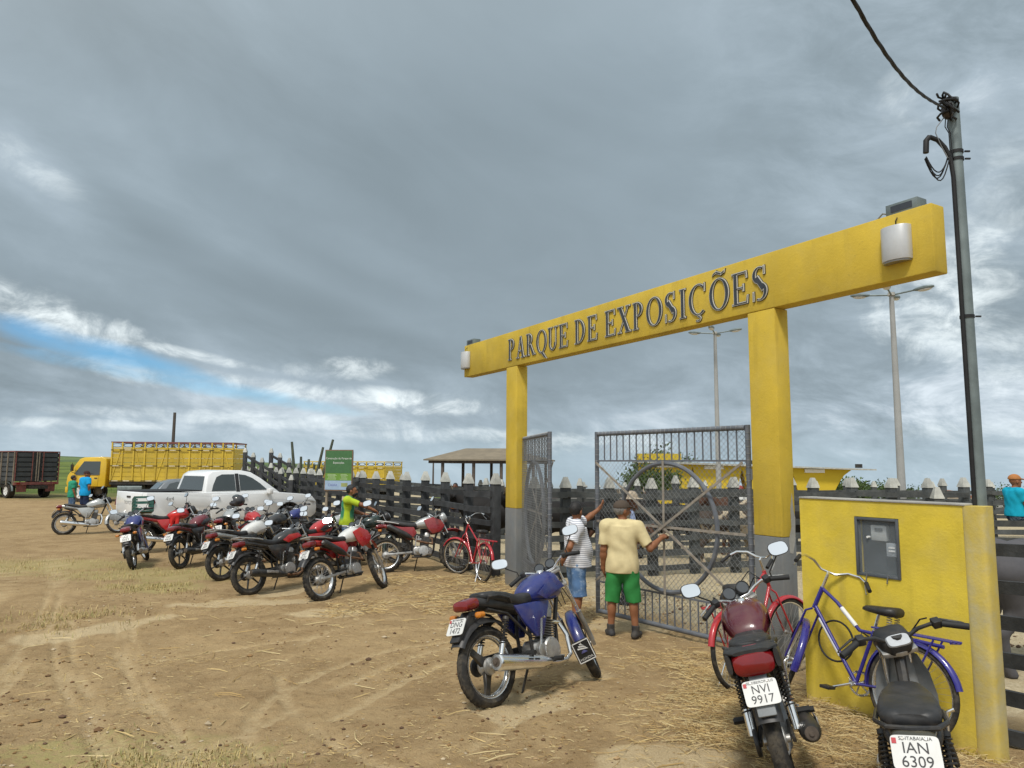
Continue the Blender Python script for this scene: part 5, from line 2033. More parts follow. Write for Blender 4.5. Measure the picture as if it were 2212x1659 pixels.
def pickup():
    # local x forward from the tailgate (0) to the nose (5.3), z from the ground
    h = R(50.2)
    root = empty('pickup_truck', at(-10.15, 19.35), (0, 0, h))
    tag(root, 'white double-cab pickup parked behind the motorcycles', 'pickup')
    rw, fw = (1.12, .38), (4.25, .38)
    lower = [(.02, .52), (.62, .50)] + [(x, z) for x, z in arch(rw[0], rw[1], .46)][::-1] + [(1.62, .42), (3.72, .42)] + [(x, z) for x, z in arch(fw[0], fw[1], .47)][::-1] + \
            [(4.80, .40), (5.10, .38), (5.26, .48), (5.30, .68), (5.26, .88), (5.12, 1.02), (4.75, 1.10), (3.95, 1.17), (3.75, 1.20), (1.52, 1.22), (.0, 1.26), (-.01, .9)]

    def tum(x, z):
        return .03 * max(0, (z - .85)) / .35 + .10 * max(0, (x - 4.5)) / .8 + max(0, .6 - z) * .05
    m = body_layers(lower, (-.925, -.89, -.5, .5, .89, .925), (.012, 0, 0, 0, 0, .012), tum)
    m.build('body', M_CARW, root, smooth=50, bevel=.012)
    cab = [(1.60, 1.20), (1.72, 1.70), (1.86, 1.795), (2.30, 1.83), (2.75, 1.825), (3.05, 1.77), (3.35, 1.60), (3.95, 1.165)]

    def tum2(x, z):
        return .03 + .20 * max(0, (z - 1.2)) / .6
    m = body_layers(cab, (-.90, -.86, -.4, .4, .86, .90), (.02, 0, 0, 0, 0, .02), tum2)
    m.build('cab_roof', M_CARW, root, smooth=60, bevel=.02)

    def side_panel(poly, s, d=.006, th=.01):
        m = MB()
        vs = []
        for off in (0, th):
            for (x, z) in poly:
                y = .90 * (1 - tum2(x, z)) + d - off
                vs.append((x, s * y, z))
        n = len(poly)
        m.add(vs, [tuple(range(n)), tuple(range(2 * n - 1, n - 1, -1))] + [(i, (i + 1) % n, n + (i + 1) % n, n + i) for i in range(n)])
        return m
    for s in (-1, 1):
        m = side_panel([(1.80, 1.25), (1.86, 1.42), (1.98, 1.64), (2.14, 1.71), (2.52, 1.715), (2.52, 1.25)], s)
        m.build('rear_side_window', M_GLASS, root)
        m = side_panel([(2.66, 1.25), (2.66, 1.715), (2.86, 1.69), (3.08, 1.60), (3.30, 1.45), (3.52, 1.26)], s)
        m.build('front_side_window', M_GLASS, root)
        m = side_panel([(2.535, 1.22), (2.535, 1.735), (2.645, 1.735), (2.645, 1.22)], s, .005)
        m.build('door_pillar', M_BPLAST, root)
        for x0, x1 in ((1.78, 2.585), (2.595, 3.62)):          # doors, outlined by their gaps
            m = MB()
            m.box(((x0 + x1) / 2, s * .918, .83), (x1 - x0 - .012, .03, .66))
            dr = m.build('door', M_CARW, root, bevel=.012)
            m = MB()
            m.box((x0 + .14, s * .945, 1.07), (.17, .03, .035))
            m.build('handle', M_CHROME, dr, bevel=.006)
        m = MB()
        m.box((3.50, s * 1.03, 1.22), (.13, .20, .16))
        m.build('side_mirror', M_CARW, root, bevel=.03)
        m = MB()
        m.loft([(4.72, .86, .02, .03), (4.9, .90, .06, .085), (5.10, .86, .08, .08), (5.22, .82, .05, .05)], 14, Matrix.Translation((0, s * .78, .02)) @ Matrix.Rotation(-s * .22, 4, 'Z') @ Matrix.Translation((0, 0, 0)) if False else Matrix.Translation((-.02, s * .80, .03)))
        m.build('headlight', M_CLEAR, root)
        m = MB()
        m.prism([(-.03, .88), (.03, 1.17), (.18, 1.16), (.26, 1.0), (.16, .86)], s * .88, s * .932)
        m.build('tail_light', M_RED, root, bevel=.012)
        for (cx, cz) in (rw, fw):
            m = MB()
            m.tube([(cx + .475 * math.cos(math.pi * i / 14), s * .905, cz + .475 * math.sin(math.pi * i / 14)) for i in range(15)], .028, 6)
            m.build('wheel_arch', M_BPLAST if cx > 3 else M_CARW, root)
            car_wheel(root, (cx, s * .80, cz), .375, .24, s)
        m = MB()
        m.box((2.65, s * .90, .40), (1.9, .14, .05))
        m.build('side_step', M_BPLAST, root, bevel=.01)
    # dark wells
    m = MB()
    for (cx, cz) in (rw, fw):
        m.box((cx, 0, .62), (.92, 1.30, .30))
    m.build('wheel_well', M_BLK, root)
    # rear window, windscreen
    m = MB()
    m.add([(1.605, -.68, 1.27), (1.605, .68, 1.27), (1.708, .60, 1.66), (1.708, -.60, 1.66), (1.63, -.68, 1.27), (1.63, .68, 1.27), (1.735, .60, 1.66), (1.735, -.60, 1.66)],
          [(0, 1, 2, 3), (7, 6, 5, 4), (0, 4, 5, 1), (1, 5, 6, 2), (2, 6, 7, 3), (3, 7, 4, 0)])
    m.build('rear_window', M_GLASS, root)
    m = MB()
    m.add([(3.90, -.72, 1.21), (3.90, .72, 1.21), (3.13, .62, 1.735), (3.13, -.62, 1.735), (3.88, -.72, 1.19), (3.88, .72, 1.19), (3.11, .62, 1.715), (3.11, -.62, 1.715)],
          [(0, 1, 2, 3), (7, 6, 5, 4), (0, 4, 5, 1), (1, 5, 6, 2), (2, 6, 7, 3), (3, 7, 4, 0)])
    m.build('windscreen', M_GLASS, root)
    # tailgate, bumper, bed cover
    m = MB()
    m.box((-.015, 0, .96), (.05, 1.50, .56))
    tg = m.build('tailgate', M_CARW, root, bevel=.015)
    m = MB()
    m.box((-.045, 0, 1.13), (.02, .22, .05))
    m.build('handle', M_BPLAST, tg)
    m = MB()
    text_mb(m, 'TOYOTA', .13, Matrix.Translation((-.043, 0, .97)) @ Matrix.Rotation(R(-90), 4, 'Z') @ Matrix.Rotation(R(90), 4, 'X'), .001)
    m.build('lettering', M_GFEND, tg, smooth=0)
    m = MB()
    text_mb(m, '4x4', .15, Matrix.Translation((.62, -.9325, 1.08)) @ Matrix.Rotation(R(90), 4, 'X'), .001)
    m.build('sticker', M_GFEND, root, smooth=0)
    m = MB()
    m.box((-.08, 0, .56), (.18, 1.70, .16))
    m.build('rear_bumper', M_GFEND, root, bevel=.03)
    m = MB()
    m.box((.78, 0, 1.272), (1.50, 1.66, .03))
    m.build('bed_cover', M_BLK, root, bevel=.01)
    m = MB()
    m.box((5.262, 0, .74), (.04, 1.15, .28))
    m.build('grille', M_BPLAST, root, bevel=.01)


def silver_car():
    root = empty('hatchback_car', at(-12.4, 24.6), (0, 0, R(35)))
    tag(root, 'gray car with dark windows, half hidden behind the white pickup', 'car')
    rw, fw = (.75, .31), (3.25, .31)
    prof = [(.02, .42), (.30, .34)] + arch(rw[0], rw[1], .37)[::-1] + [(1.3, .28), (2.8, .28)] + arch(fw[0], fw[1], .37)[::-1] + [(3.85, .30), (4.02, .45), (4.03, .65), (3.9, .80), (3.2, .95), (2.9, .98), (.25, 1.02), (.02, .95), (-.03, .7)]
    m = body_layers(prof, (-.84, -.80, 0, .80, .84), (.02, 0, 0, 0, .02), lambda x, z: .05 * max(0, z - .7))
    m.build('body', M_CARS, root, smooth=50, bevel=.015)
    tum = lambda x, z: .05 + .26 * max(0, z - .98) / .5
    cab = [(.12, 1.0), (.45, 1.38), (.75, 1.47), (1.4, 1.50), (1.9, 1.46), (2.2, 1.36), (2.95, .97)]
    m = body_layers(cab, (-.82, -.78, 0, .78, .82), (.03, 0, 0, 0, .03), tum)
    m.build('roof', M_CARS, root, smooth=60, bevel=.02)
    for s in (-1, 1):
        for poly in ([(.42, 1.04), (.62, 1.34), (.85, 1.40), (1.35, 1.41), (1.35, 1.04)], [(1.45, 1.04), (1.45, 1.41), (1.85, 1.38), (2.15, 1.28), (2.60, 1.04)]):
            m = MB()
            vs = [(x, s * (.82 * (1 - tum(x, z)) + .006 - o), z) for o in (0, .012) for x, z in poly]
            n = len(poly)
            m.add(vs, [tuple(range(n)), tuple(range(2 * n - 1, n - 1, -1))] + [(i, (i + 1) % n, n + (i + 1) % n, n + i) for i in range(n)])
            m.build('side_window', M_GLASS, root)
        for (cx, cz) in (rw, fw):
            car_wheel(root, (cx, s * .74, cz), .305, .18, s)
        m = MB()
        m.prism([(-.02, .72), (.03, .98), (.20, .98), (.16, .74)], s * .70, s * .845)
        m.build('tail_light', M_RED, root, bevel=.01)
    m = MB()
    m.add([(.13, -.62, 1.04), (.13, .62, 1.04), (.42, .54, 1.36), (.42, -.54, 1.36), (.16, -.62, 1.03), (.16, .62, 1.03), (.45, .54, 1.35), (.45, -.54, 1.35)],
          [(0, 1, 2, 3), (7, 6, 5, 4), (0, 4, 5, 1), (1, 5, 6, 2), (2, 6, 7, 3), (3, 7, 4, 0)])
    m.build('rear_window', M_GLASS, root)


def cattle_box(root, L, W, z0, z1, side_m, n, rails, top_m):
    """slatted livestock body: boards, ribs, straps and a top rail; local x from 0 (rear) to L"""
    m = MB()
    m.box((L / 2, 0, z0 - .08), (L, W, .14))
    m.build('deck', M_FRAME, root)
    nb = 7
    hh = (z1 - .32 - z0) / nb
    for s in (-1, 1):
        for k in range(nb):
            m = MB()
            m.box((L / 2, s * (W / 2 - .02), z0 + hh * (k + .5)), (L - .02, .03, hh - .022))
            m.build('plank', side_m, root)
        for i in range(n + 1):
            m = MB()
            x = L * i / n
            x = min(max(x, .05), L - .05)
            m.box((x, s * (W / 2 + .022), (z0 + z1) / 2), (.07, .05, z1 - z0))
            m.build('rib', side_m, root)
        for i in range(0, n, 2):
            m = MB()
            a, b = L * i / n + .08, L * (i + 1) / n - .08
            if (i // 2) % 2:
                a, b = b, a
            m.beam((a, s * (W / 2 + .012), z0 + .1), (b, s * (W / 2 + .012), z1 - .35), .05, .02, up=(0, 1, 0))
            m.build('brace', side_m, root)
        for z in (z0 + .04, z0 + (z1 - z0) * .40, z1 - .40):
            m = MB()
            m.box((L / 2, s * (W / 2 + .052), z), (L, .012, .035))
            m.build('strap', M_BLK, root)
            for i in range(n):
                m = MB()
                m.box((L * (i + .5) / n, s * (W / 2 + .061), z), (L / n * .55, .008, .045))
                m.build('strap_plate', M_PATCH if (i + int(z * 10)) % 3 else side_m, root)
        m = MB()
        m.box((L / 2, s * (W / 2), z1), (L + .04, .07, .06))
        m.build('top_rail', top_m, root)
        m = MB()
        m.box((L / 2, s * (W / 2 - .02), z1 - .29), (L, .05, .05))
        m.build('top_rail', side_m, root)
        for i in range(n):
            m = MB()
            m.lathe([(.10, -.008), (.13, -.008), (.13, .008), (.10, .008)], 14, (0, 0, 0), close=True, M=Matrix.Translation((L * (i + .5) / n, s * W / 2, z1 - .16)) @ Matrix.Diagonal((2.2, 1, .72, 1)))
            m.build('top_ring', M_DARKT, root)
    for x in (.0, L):
        for k in range(nb):
            m = MB()
            m.box((x, 0, z0 + hh * (k + .5)), (.03, W - .1, hh - .022))
            m.build('plank', side_m, root)
        m = MB()
        m.box((x, 0, z1), (.07, W - .08, .06))
        m.build('top_rail', top_m, root)


def yellow_truck():
    # nose to the left of the picture, side on
    A, Bf = V((-14.75, 39.2, 0)), V((-24.45, 38.2, 0))
    d = (Bf - A).normalized()
    root = empty('livestock_truck', at(A.x, A.y), (0, 0, math.atan2(d.y, d.x)))
    tag(root, 'long yellow livestock truck with a boarded cattle body and yellow cab', 'truck')
    L = 6.15
    cattle_box(root, L, 2.45, 1.05, 3.08, M_TRUCKY, 11, 3, M_REDT)
    c0 = L + .25
    cab = [(c0, .78), (c0 + .75, .78)] + arch(c0 + 1.22, .50, .52)[::-1][1:-1] + [(c0 + 1.75, .72), (c0 + 1.86, .75), (c0 + 1.93, .95), (c0 + 1.88, 1.35), (c0 + 1.50, 1.98), (c0 + 1.36, 2.20), (c0 + 1.15, 2.28), (c0 + .25, 2.32), (c0 + .05, 2.22), (c0, 2.0)]
    m = body_layers(cab, (-1.08, -1.03, 0, 1.03, 1.08), (.03, 0, 0, 0, .03), lambda x, z: .06 * max(0, z - 1.3))
    m.build('cab', M_CABY, root, smooth=45, bevel=.03)
    for s in (-1, 1):
        poly = [(c0 + .32, 1.38), (c0 + .32, 2.08), (c0 + 1.12, 2.08), (c0 + 1.52, 1.48), (c0 + 1.45, 1.38)]
        m = MB()
        vs = [(x, s * (1.08 * (1 - .06 * max(0, z - 1.3)) + .01 - o), z) for o in (0, .03) for x, z in poly]
        n = len(poly)
        m.add(vs, [tuple(range(n)), tuple(range(2 * n - 1, n - 1, -1))] + [(i, (i + 1) % n, n + (i + 1) % n, n + i) for i in range(n)])
        m.build('side_window', M_GLASS, root)
        m = MB()
        m.box((c0 + .85, s * 1.085, 1.05), (.95, .02, .50))
        dr = m.build('door', M_CABY, root, bevel=.008)
        m = MB()
        m.box((c0 + .48, s * 1.10, 1.22), (.14, .03, .05))
        m.build('handle', M_BPLAST, dr)
        m = MB()
        m.tube([(c0 + 1.52, s * 1.05, 1.45), (c0 + 1.62, s * 1.28, 1.55), (c0 + 1.58, s * 1.28, 2.0)], .015, 6)
        m.box((c0 + 1.58, s * 1.28, 1.75), (.08, .16, .34))
        m.build('side_mirror', M_BPLAST, root)
        for x in (c0 + 1.22, 2.2, 3.3):
            car_wheel(root, (x, s * .92, .47), .47, .30, s, M_WHITEP)
    m = MB()
    m.add([(c0 + 1.905, -.95, 1.36), (c0 + 1.905, .95, 1.36), (c0 + 1.50, .90, 2.05), (c0 + 1.50, -.90, 2.05), (c0 + 1.87, -.95, 1.34), (c0 + 1.87, .95, 1.34), (c0 + 1.46, .90, 2.03), (c0 + 1.46, -.90, 2.03)],
          [(0, 1, 2, 3), (7, 6, 5, 4), (0, 4, 5, 1), (1, 5, 6, 2), (2, 6, 7, 3), (3, 7, 4, 0)])
    m.build('windscreen', M_GLASS, root)
    m = MB()
    m.box((c0 + 1.90, 0, .62), (.14, 2.1, .30))
    m.build('bumper', M_CABY, root, bevel=.03)
    m = MB()
    m.box((L / 2 + .8, 0, .80), (L + 1.5, .8, .18))
    m.build('chassis', M_FRAME, root)
    m = MB()
    m.cyl((L + .25, -.8, .9), (L + .25, -.8, 2.3), .07, n=10)
    m.build('exhaust_stack', M_GALV, root)
    m = MB()
    m.loft([(L - 1.6, .62, .25, .25, 5), (L - .4, .62, .25, .25, 5)], 16, Matrix.Translation((0, .95, 0)))
    m.loft([(L - 1.6, .62, .25, .25, 5), (L - .4, .62, .25, .25, 5)], 16, Matrix.Translation((0, -.95, 0)))
    m.build('fuel_tank', M_GALV, root)


def yellow_truck_far():
    A, Bf = V((-7.9, 48.5, 0)), V((-13.8, 50.5, 0))
    d = (Bf - A)
    root = empty('livestock_truck', at(A.x, A.y, -.15), (0, 0, math.atan2(d.y, d.x)))
    tag(root, 'smaller yellow cattle truck body far behind the green sign', 'truck')
    L = d.length
    cattle_box(root, L, 2.4, .95, 2.75, M_TRUCKY, 9, 3, M_TRUCKY)
    for s in (-1, 1):
        for x in (1.3, 2.4, L - .8):
            car_wheel(root, (x, s * .92, .47), .47, .30, s)


def dark_truck():
    # seen from its rear corner at the left edge of the picture
    root = empty('livestock_truck', at(-26.9, 41.0), (0, 0, R(148)))
    tag(root, 'dark gray livestock truck seen from its rear corner at the left edge', 'truck')
    L, W, z0, z1 = 4.6, 2.3, .95, 2.58
    m = MB()
    m.box((L / 2, 0, (z0 + z1) / 2), (L - .1, W - .1, z1 - z0))
    bx = m.build('box_body', M_DARKT, root)
    for s in (-1, 1):
        for k in range(6):
            m = MB()
            m.box((L / 2, s * (W / 2 - .03), z0 + .12 + .27 * k), (L - .05, .05, .20))
            m.build('plank', M_DARKT, root)
        for i in range(7):
            m = MB()
            m.box((.06 + (L - .12) * i / 6, s * (W / 2 + .025), (z0 + z1) / 2 - .1), (.05, .05, z1 - z0 + .2))
            m.build('rib', M_WOODP, root)
    for k in range(6):
        for y in (-.62, .62):
            m = MB()
            m.box((-.005, y, z0 + .12 + .27 * k), (.05, .85, .20))
            m.build('plank', M_DARKT, root)
    for y in (-.06, .06, -W / 2 + .02, W / 2 - .02, -.28, .28):
        m = MB()
        m.box((-.045, y, (z0 + z1) / 2), (.04, .04, z1 - z0))
        m.build('rib', M_WOODP if abs(y) < .1 else M_REDT, root)
    m = MB()
    m.box((L / 2, 0, z1 + .03), (L, W + .04, .06))
    m.build('top_rail', M_REDT, root)
    m = MB()
    m.box((-.02, 0, z0 - .12), (.16, W, .16))
    m.build('rear_bumper', M_REDT, root)
    for s in (-1, 1):
        m = MB()
        m.box((.0, s * .75, z0 - .38), (.03, .5, .42))
        m.build('mud_flap', M_REDT, root)
        m = MB()
        m.box((-.106, s * .95, z0 - .12), (.01, .2, .08))
        m.build('tail_light', M_RED, root)
        for x in (1.0, 5.6):
            car_wheel(root, (x, s * .92, .40), .40, .34, s, M_WHITEP)
        m = MB()
        m.tube([(1.0 + .48 * math.cos(math.pi * i / 8), s * .95, .40 + .48 * math.sin(math.pi * i / 8)) for i in range(9)], .06, 6)
        m.build('mudguard', M_GALV, root)
        m = MB()
        m.box((2.6, s * 1.1, .72), (1.7, .10, .34))
        m.build('side_box', M_GALV, root)
    c = L + .3
    m = body_layers([(c, .6), (c + 1.7, .6), (c + 1.75, 1.2), (c + 1.35, 2.1), (c + .1, 2.15), (c, 2.0)], (-1.02, -.98, 0, .98, 1.02), (.03, 0, 0, 0, .03))
    m.build('cab', M_WHITEP, root, bevel=.04)
    m = MB()
    m.box((L / 2 + .6, 0, .62), (L + 2.2, .8, .18))
    m.build('chassis', M_FRAME, root)


pickup()
silver_car()
yellow_truck()
yellow_truck_far()
dark_truck()


# ------------------------------------------------------------------ bicycles
def bicycle(label, rear, front, paint_m, steer=.3, lean=.1, fender_m=None, rack=True, ring=False, step=False, tip=None):
    a, b = V((*rear, 0)), V((*front, 0))
    d = (b - a).normalized()
    mid = (a + b) / 2
    root = empty('bicycle', at(mid.x, mid.y), (-lean, 0, math.atan2(d.y, d.x)))
    tag(root, label, 'bicycle', 'bicycles')
    fm = fender_m or paint_m
    wb = .54
    Rw = .335
    rc, fc = V((-wb, 0, Rw - .004)), V((wb, 0, Rw - .004))
    rake = R(22)
    eu, ef = V((-math.sin(rake), 0, math.cos(rake))), V((math.cos(rake), 0, math.sin(rake)))
    O = fc - ef * .05 + eu * .60
    SF = Matrix.Translation(O) @ Matrix.Rotation(steer, 4, eu) @ Matrix(((ef.x, 0, eu.x, 0), (ef.y, 1, eu.y, 0), (ef.z, 0, eu.z, 0), (0, 0, 0, 1)))
    ST = Matrix.Translation(O) @ Matrix.Rotation(steer, 4, eu) @ Matrix.Translation(-O)

    def bwheel(name, c, MM):
        m = MB(MM)
        m.lathe([(Rw - .045, -.014), (Rw - .030, -.016), (Rw - .034, 0), (Rw - .030, .016), (Rw - .045, .014), (Rw - .052, 0)], 48, c, close=True)
        w = m.build(name, M_CHROME, root)
        m = MB(MM)
        pts = [(c[0] + (Rw - .022) * math.cos(2 * math.pi * i / 48), c[1], c[2] + (Rw - .022) * math.sin(2 * math.pi * i / 48)) for i in range(48)]
        m.tube(pts, .0215, 10, closed=True)
        m.build('tyre', M_TYRE, w)
        m = MB(MM)
        m.lathe([(.008, -.05), (.02, -.045), (.022, -.03), (.014, -.02), (.014, .02), (.022, .03), (.02, .045), (.008, .05)], 14, c)
        m.build('hub', M_ALU, w)
        m = MB(MM)
        for k in range(36):
            t = 2 * math.pi * k / 36
            t2 = t + (1.1 if (k // 2) % 2 else -1.1)
            s = 1 if k % 2 else -1
            m.cyl((c[0] + .02 * math.cos(t2), c[1] + s * .03, c[2] + .02 * math.sin(t2)), (c[0] + (Rw - .05) * math.cos(t), c[1], c[2] + (Rw - .05) * math.sin(t)), .0012, n=4)
        m.build('spokes', M_SPOKE, w, smooth=60)
    bwheel('rear_wheel', rc, None)
    bwheel('front_wheel', fc, ST)
    # frame
    bb = V((-.10, 0, .28))
    st_ = V((-.235, 0, .70))
    h1, h0 = O + eu * .10, O - eu * .09
    m = MB()
    m.tube([h1, h0], .019, 10)
    m.tube([bb, st_], .0145, 10)
    m.tube([h0 + eu * .02, bb], .0165, 10)
    if step:
        m.tube([h1 - eu * .01, h1 + V((-.14, 0, -.10)), st_ + V((.12, 0, -.02)), st_ - V((0, 0, .02)), rc + V((.25, 0, .37)), rc + V((-.22, 0, .36))], .0145, 10)
    else:
        m.tube([h1 - eu * .02, st_ - V((0, 0, .03))], .0145, 10)
    for s in (-1, 1):
        m.tube([bb + V((0, s * .03, 0)), rc + V((0, s * .055, 0))], .0095, 8)
        m.tube([st_ + V((0, s * .025, -.04)), rc + V((0, s * .055, 0))], .0085, 8)
    m.build('frame', paint_m, root)
    if ring:
        m = MB()
        cx = V((.09, 0, .56))
        m.tube([cx + V((.155 * math.cos(2 * math.pi * i / 36), 0, .155 * math.sin(2 * math.pi * i / 36))) for i in range(36)], .008, 8, closed=True)
        m.build('ring_tube', M_BLK, root)
        t0, t1 = h1 + V((-.14, 0, -.10)), st_ + V((.12, 0, -.02))
        for p, q in ((t0.lerp(t1, .2), t0.lerp(t1, .85)), (h0 * .85 + bb * .15, h0 * .35 + bb * .65)):
            m = MB()
            m.tube([p, q], .0176, 10)
            m.build('white_decal', M_WHITEP, root)
    m = MB(SF)
    for s in (-1, 1):
        m.tube([(.0, s * .01, -.10), (.01, s * .05, -.14), (.03, s * .055, -.40), (.05, s * .055, -.60)], .0095, 8)
    m.build('fork', paint_m, root)
    m = MB()
    arc_fender(m, rc, Rw + .018, -8, 165, .030, .012, .012, 22)
    m.build('rear_mudguard', fm, root, smooth=60)
    m = MB(ST)
    arc_fender(m, fc, Rw + .018, 30, 195, .032, .012, .012, 22)
    m.build('front_mudguard', fm, root, smooth=60)
    # bars
    m = MB(SF)
    m.tube([(0, 0, .05), (0, 0, .22), (.02, 0, .23)], .012, 8)
    m.build('stem', M_CHROME, root)
    hb = [(.03, 0, .23), (.03, .06, .232), (.01, .14, .285), (-.05, .22, .31), (-.12, .265, .30), (-.22, .285, .28)]
    m = MB(SF)
    m.tube([(p[0], -p[1], p[2]) for p in hb[::-1]] + hb[1:], .011, 8)
    bar = m.build('handlebar', M_CHROME, root)
    for s in (-1, 1):
        e, q = V((hb[-1][0], s * hb[-1][1], hb[-1][2])), V((hb[-2][0], s * hb[-2][1], hb[-2][2]))
        u = (e - q).normalized()
        m = MB(SF)
        m.tube([e + u * .01, e - u * .11], .0165, 10)
        m.build('grip', M_RUBB, bar)
        m = MB(SF)
        m.tube([e - u * .13 + V((.02, 0, -.01)), e - u * .06 + V((.05, 0, -.035)), e + V((.04, 0, -.05))], .005, 6)
        m.build('brake_lever', M_ALU, bar)
    m = MB()
    m.tube([st_, st_ + V((-.035, 0, .13))], .012, 8)
    m.build('seat_post', M_CHROME, root)
    m = MB()
    sc = st_ + V((-.05, 0, .16))
    m.loft([(-.15, .005, .06, .03), (-.13, .005, .095, .038), (-.05, .0, .10, .036), (.05, .0, .055, .03), (.12, .0, .03, .022), (.145, -.005, .015, .012)], 18, Matrix.Translation(sc))
    m.build('saddle', M_SEAT, root, smooth=70)
    m = MB()
    for s in (-1, 1):
        spring(m, sc + V((-.10, s * .05, -.09)), sc + V((-.10, s * .05, -.02)), .018, 4, .003)
    m.build('saddle_spring', M_SPOKE, root)
    if rack:
        m = MB()
        z = Rw * 2 + .06
        for y in (-.06, 0, .06):
            m.tube([(-.25, y, z), (-.85, y, z + .01)], .0075, 6)
        for x in (-.30, -.55, -.84):
            m.tube([(x, -.065, z), (x, .065, z)], .007, 6)
        for s in (-1, 1):
            m.tube([(-.72, s * .06, z), rc + V((0, s * .06, 0))], .0075, 6)
            m.tube([(-.40, s * .06, z), rc + V((.02, s * .06, 0))], .0075, 6)
        m.build('rack', fm, root)
    # drive train on the right
    m = MB()
    n = 34
    vs, fs = [], []
    for yy in (-.048, -.052):
        for k in range(n * 2):
            t = 2 * math.pi * k / (2 * n)
            r = .098 if k % 2 else .092
            vs.append(bb + V((r * math.cos(t), yy, r * math.sin(t))))
        for k in range(n * 2):
            t = 2 * math.pi * k / (2 * n)
            vs.append(bb + V((.078 * math.cos(t), yy, .078 * math.sin(t))))
    q = n * 2
    for k in range(q):
        k2 = (k + 1) % q
        fs += [(k, k2, q + k2, q + k), (2 * q + k, 3 * q + k, 3 * q + k2, 2 * q + k2), (k, 2 * q + k, 2 * q + k2, k2), (q + k, q + k2, 3 * q + k2, 3 * q + k)]
    m.add(vs, fs)
    for k in range(5):
        t = 2 * math.pi * k / 5
        m.beam(bb + V((0, -.05, 0)), bb + V((.082 * math.cos(t), -.05, .082 * math.sin(t))), .012, .004, up=(0, 1, 0))
    m.cyl(bb + V((0, -.06, 0)), bb + V((0, .06, 0)), .02, n=12)
    ch = m.build('chainring', M_CHROME, root)
    for s, ang in ((-1, 2.75), (1, 2.75 + math.pi)):
        e = bb + V((.165 * math.cos(ang), s * .075, .165 * math.sin(ang)))
        m = MB()
        m.tube([bb + V((0, s * .06, 0)), e], .010, 8)
        cr = m.build('crank', M_CHROME, root)
        m = MB()
        m.box(tuple(e + V((0, s * .055, 0))), (.085, .085, .024))
        m.build('pedal', M_BPLAST, cr, bevel=.004)
    m = MB()
    for zz in (.09, -.09):
        m.tube([bb + V((0, -.05, zz)), rc + V((0, -.05, zz * .4))], .004, 5)
    m.build('chain', M_FRAME, root)
    for s in (1,):
        m = MB()
        m.tube([rc + V((.05, s * .06, .0)), V((rc.x - .05, s * .16, .012))], .008, 6)
        m.build('kickstand', M_CHROME, root)
    return root


M_BRED = paint('bicycle_red', (.42, .015, .025), .06)
M_BBLUE = paint('bicycle_blue', (.022, .018, .20), .06)
bicycle('red bicycle with a rear rack standing beside the right gray column base', (2.08, 6.72), (2.76, 7.36), M_BRED, steer=-.25, lean=.12)
bicycle('blue bicycle with a round frame hoop leaning on the yellow wall', (2.87, 5.40), (2.33, 6.32), M_BBLUE, steer=-.85, lean=-.14, ring=True, step=True)
bicycle('red bicycle propped against the dark fence left of the far column', (-.52, 12.95), (-1.02, 13.85), M_BRED, steer=.5, lean=-.10, rack=True)
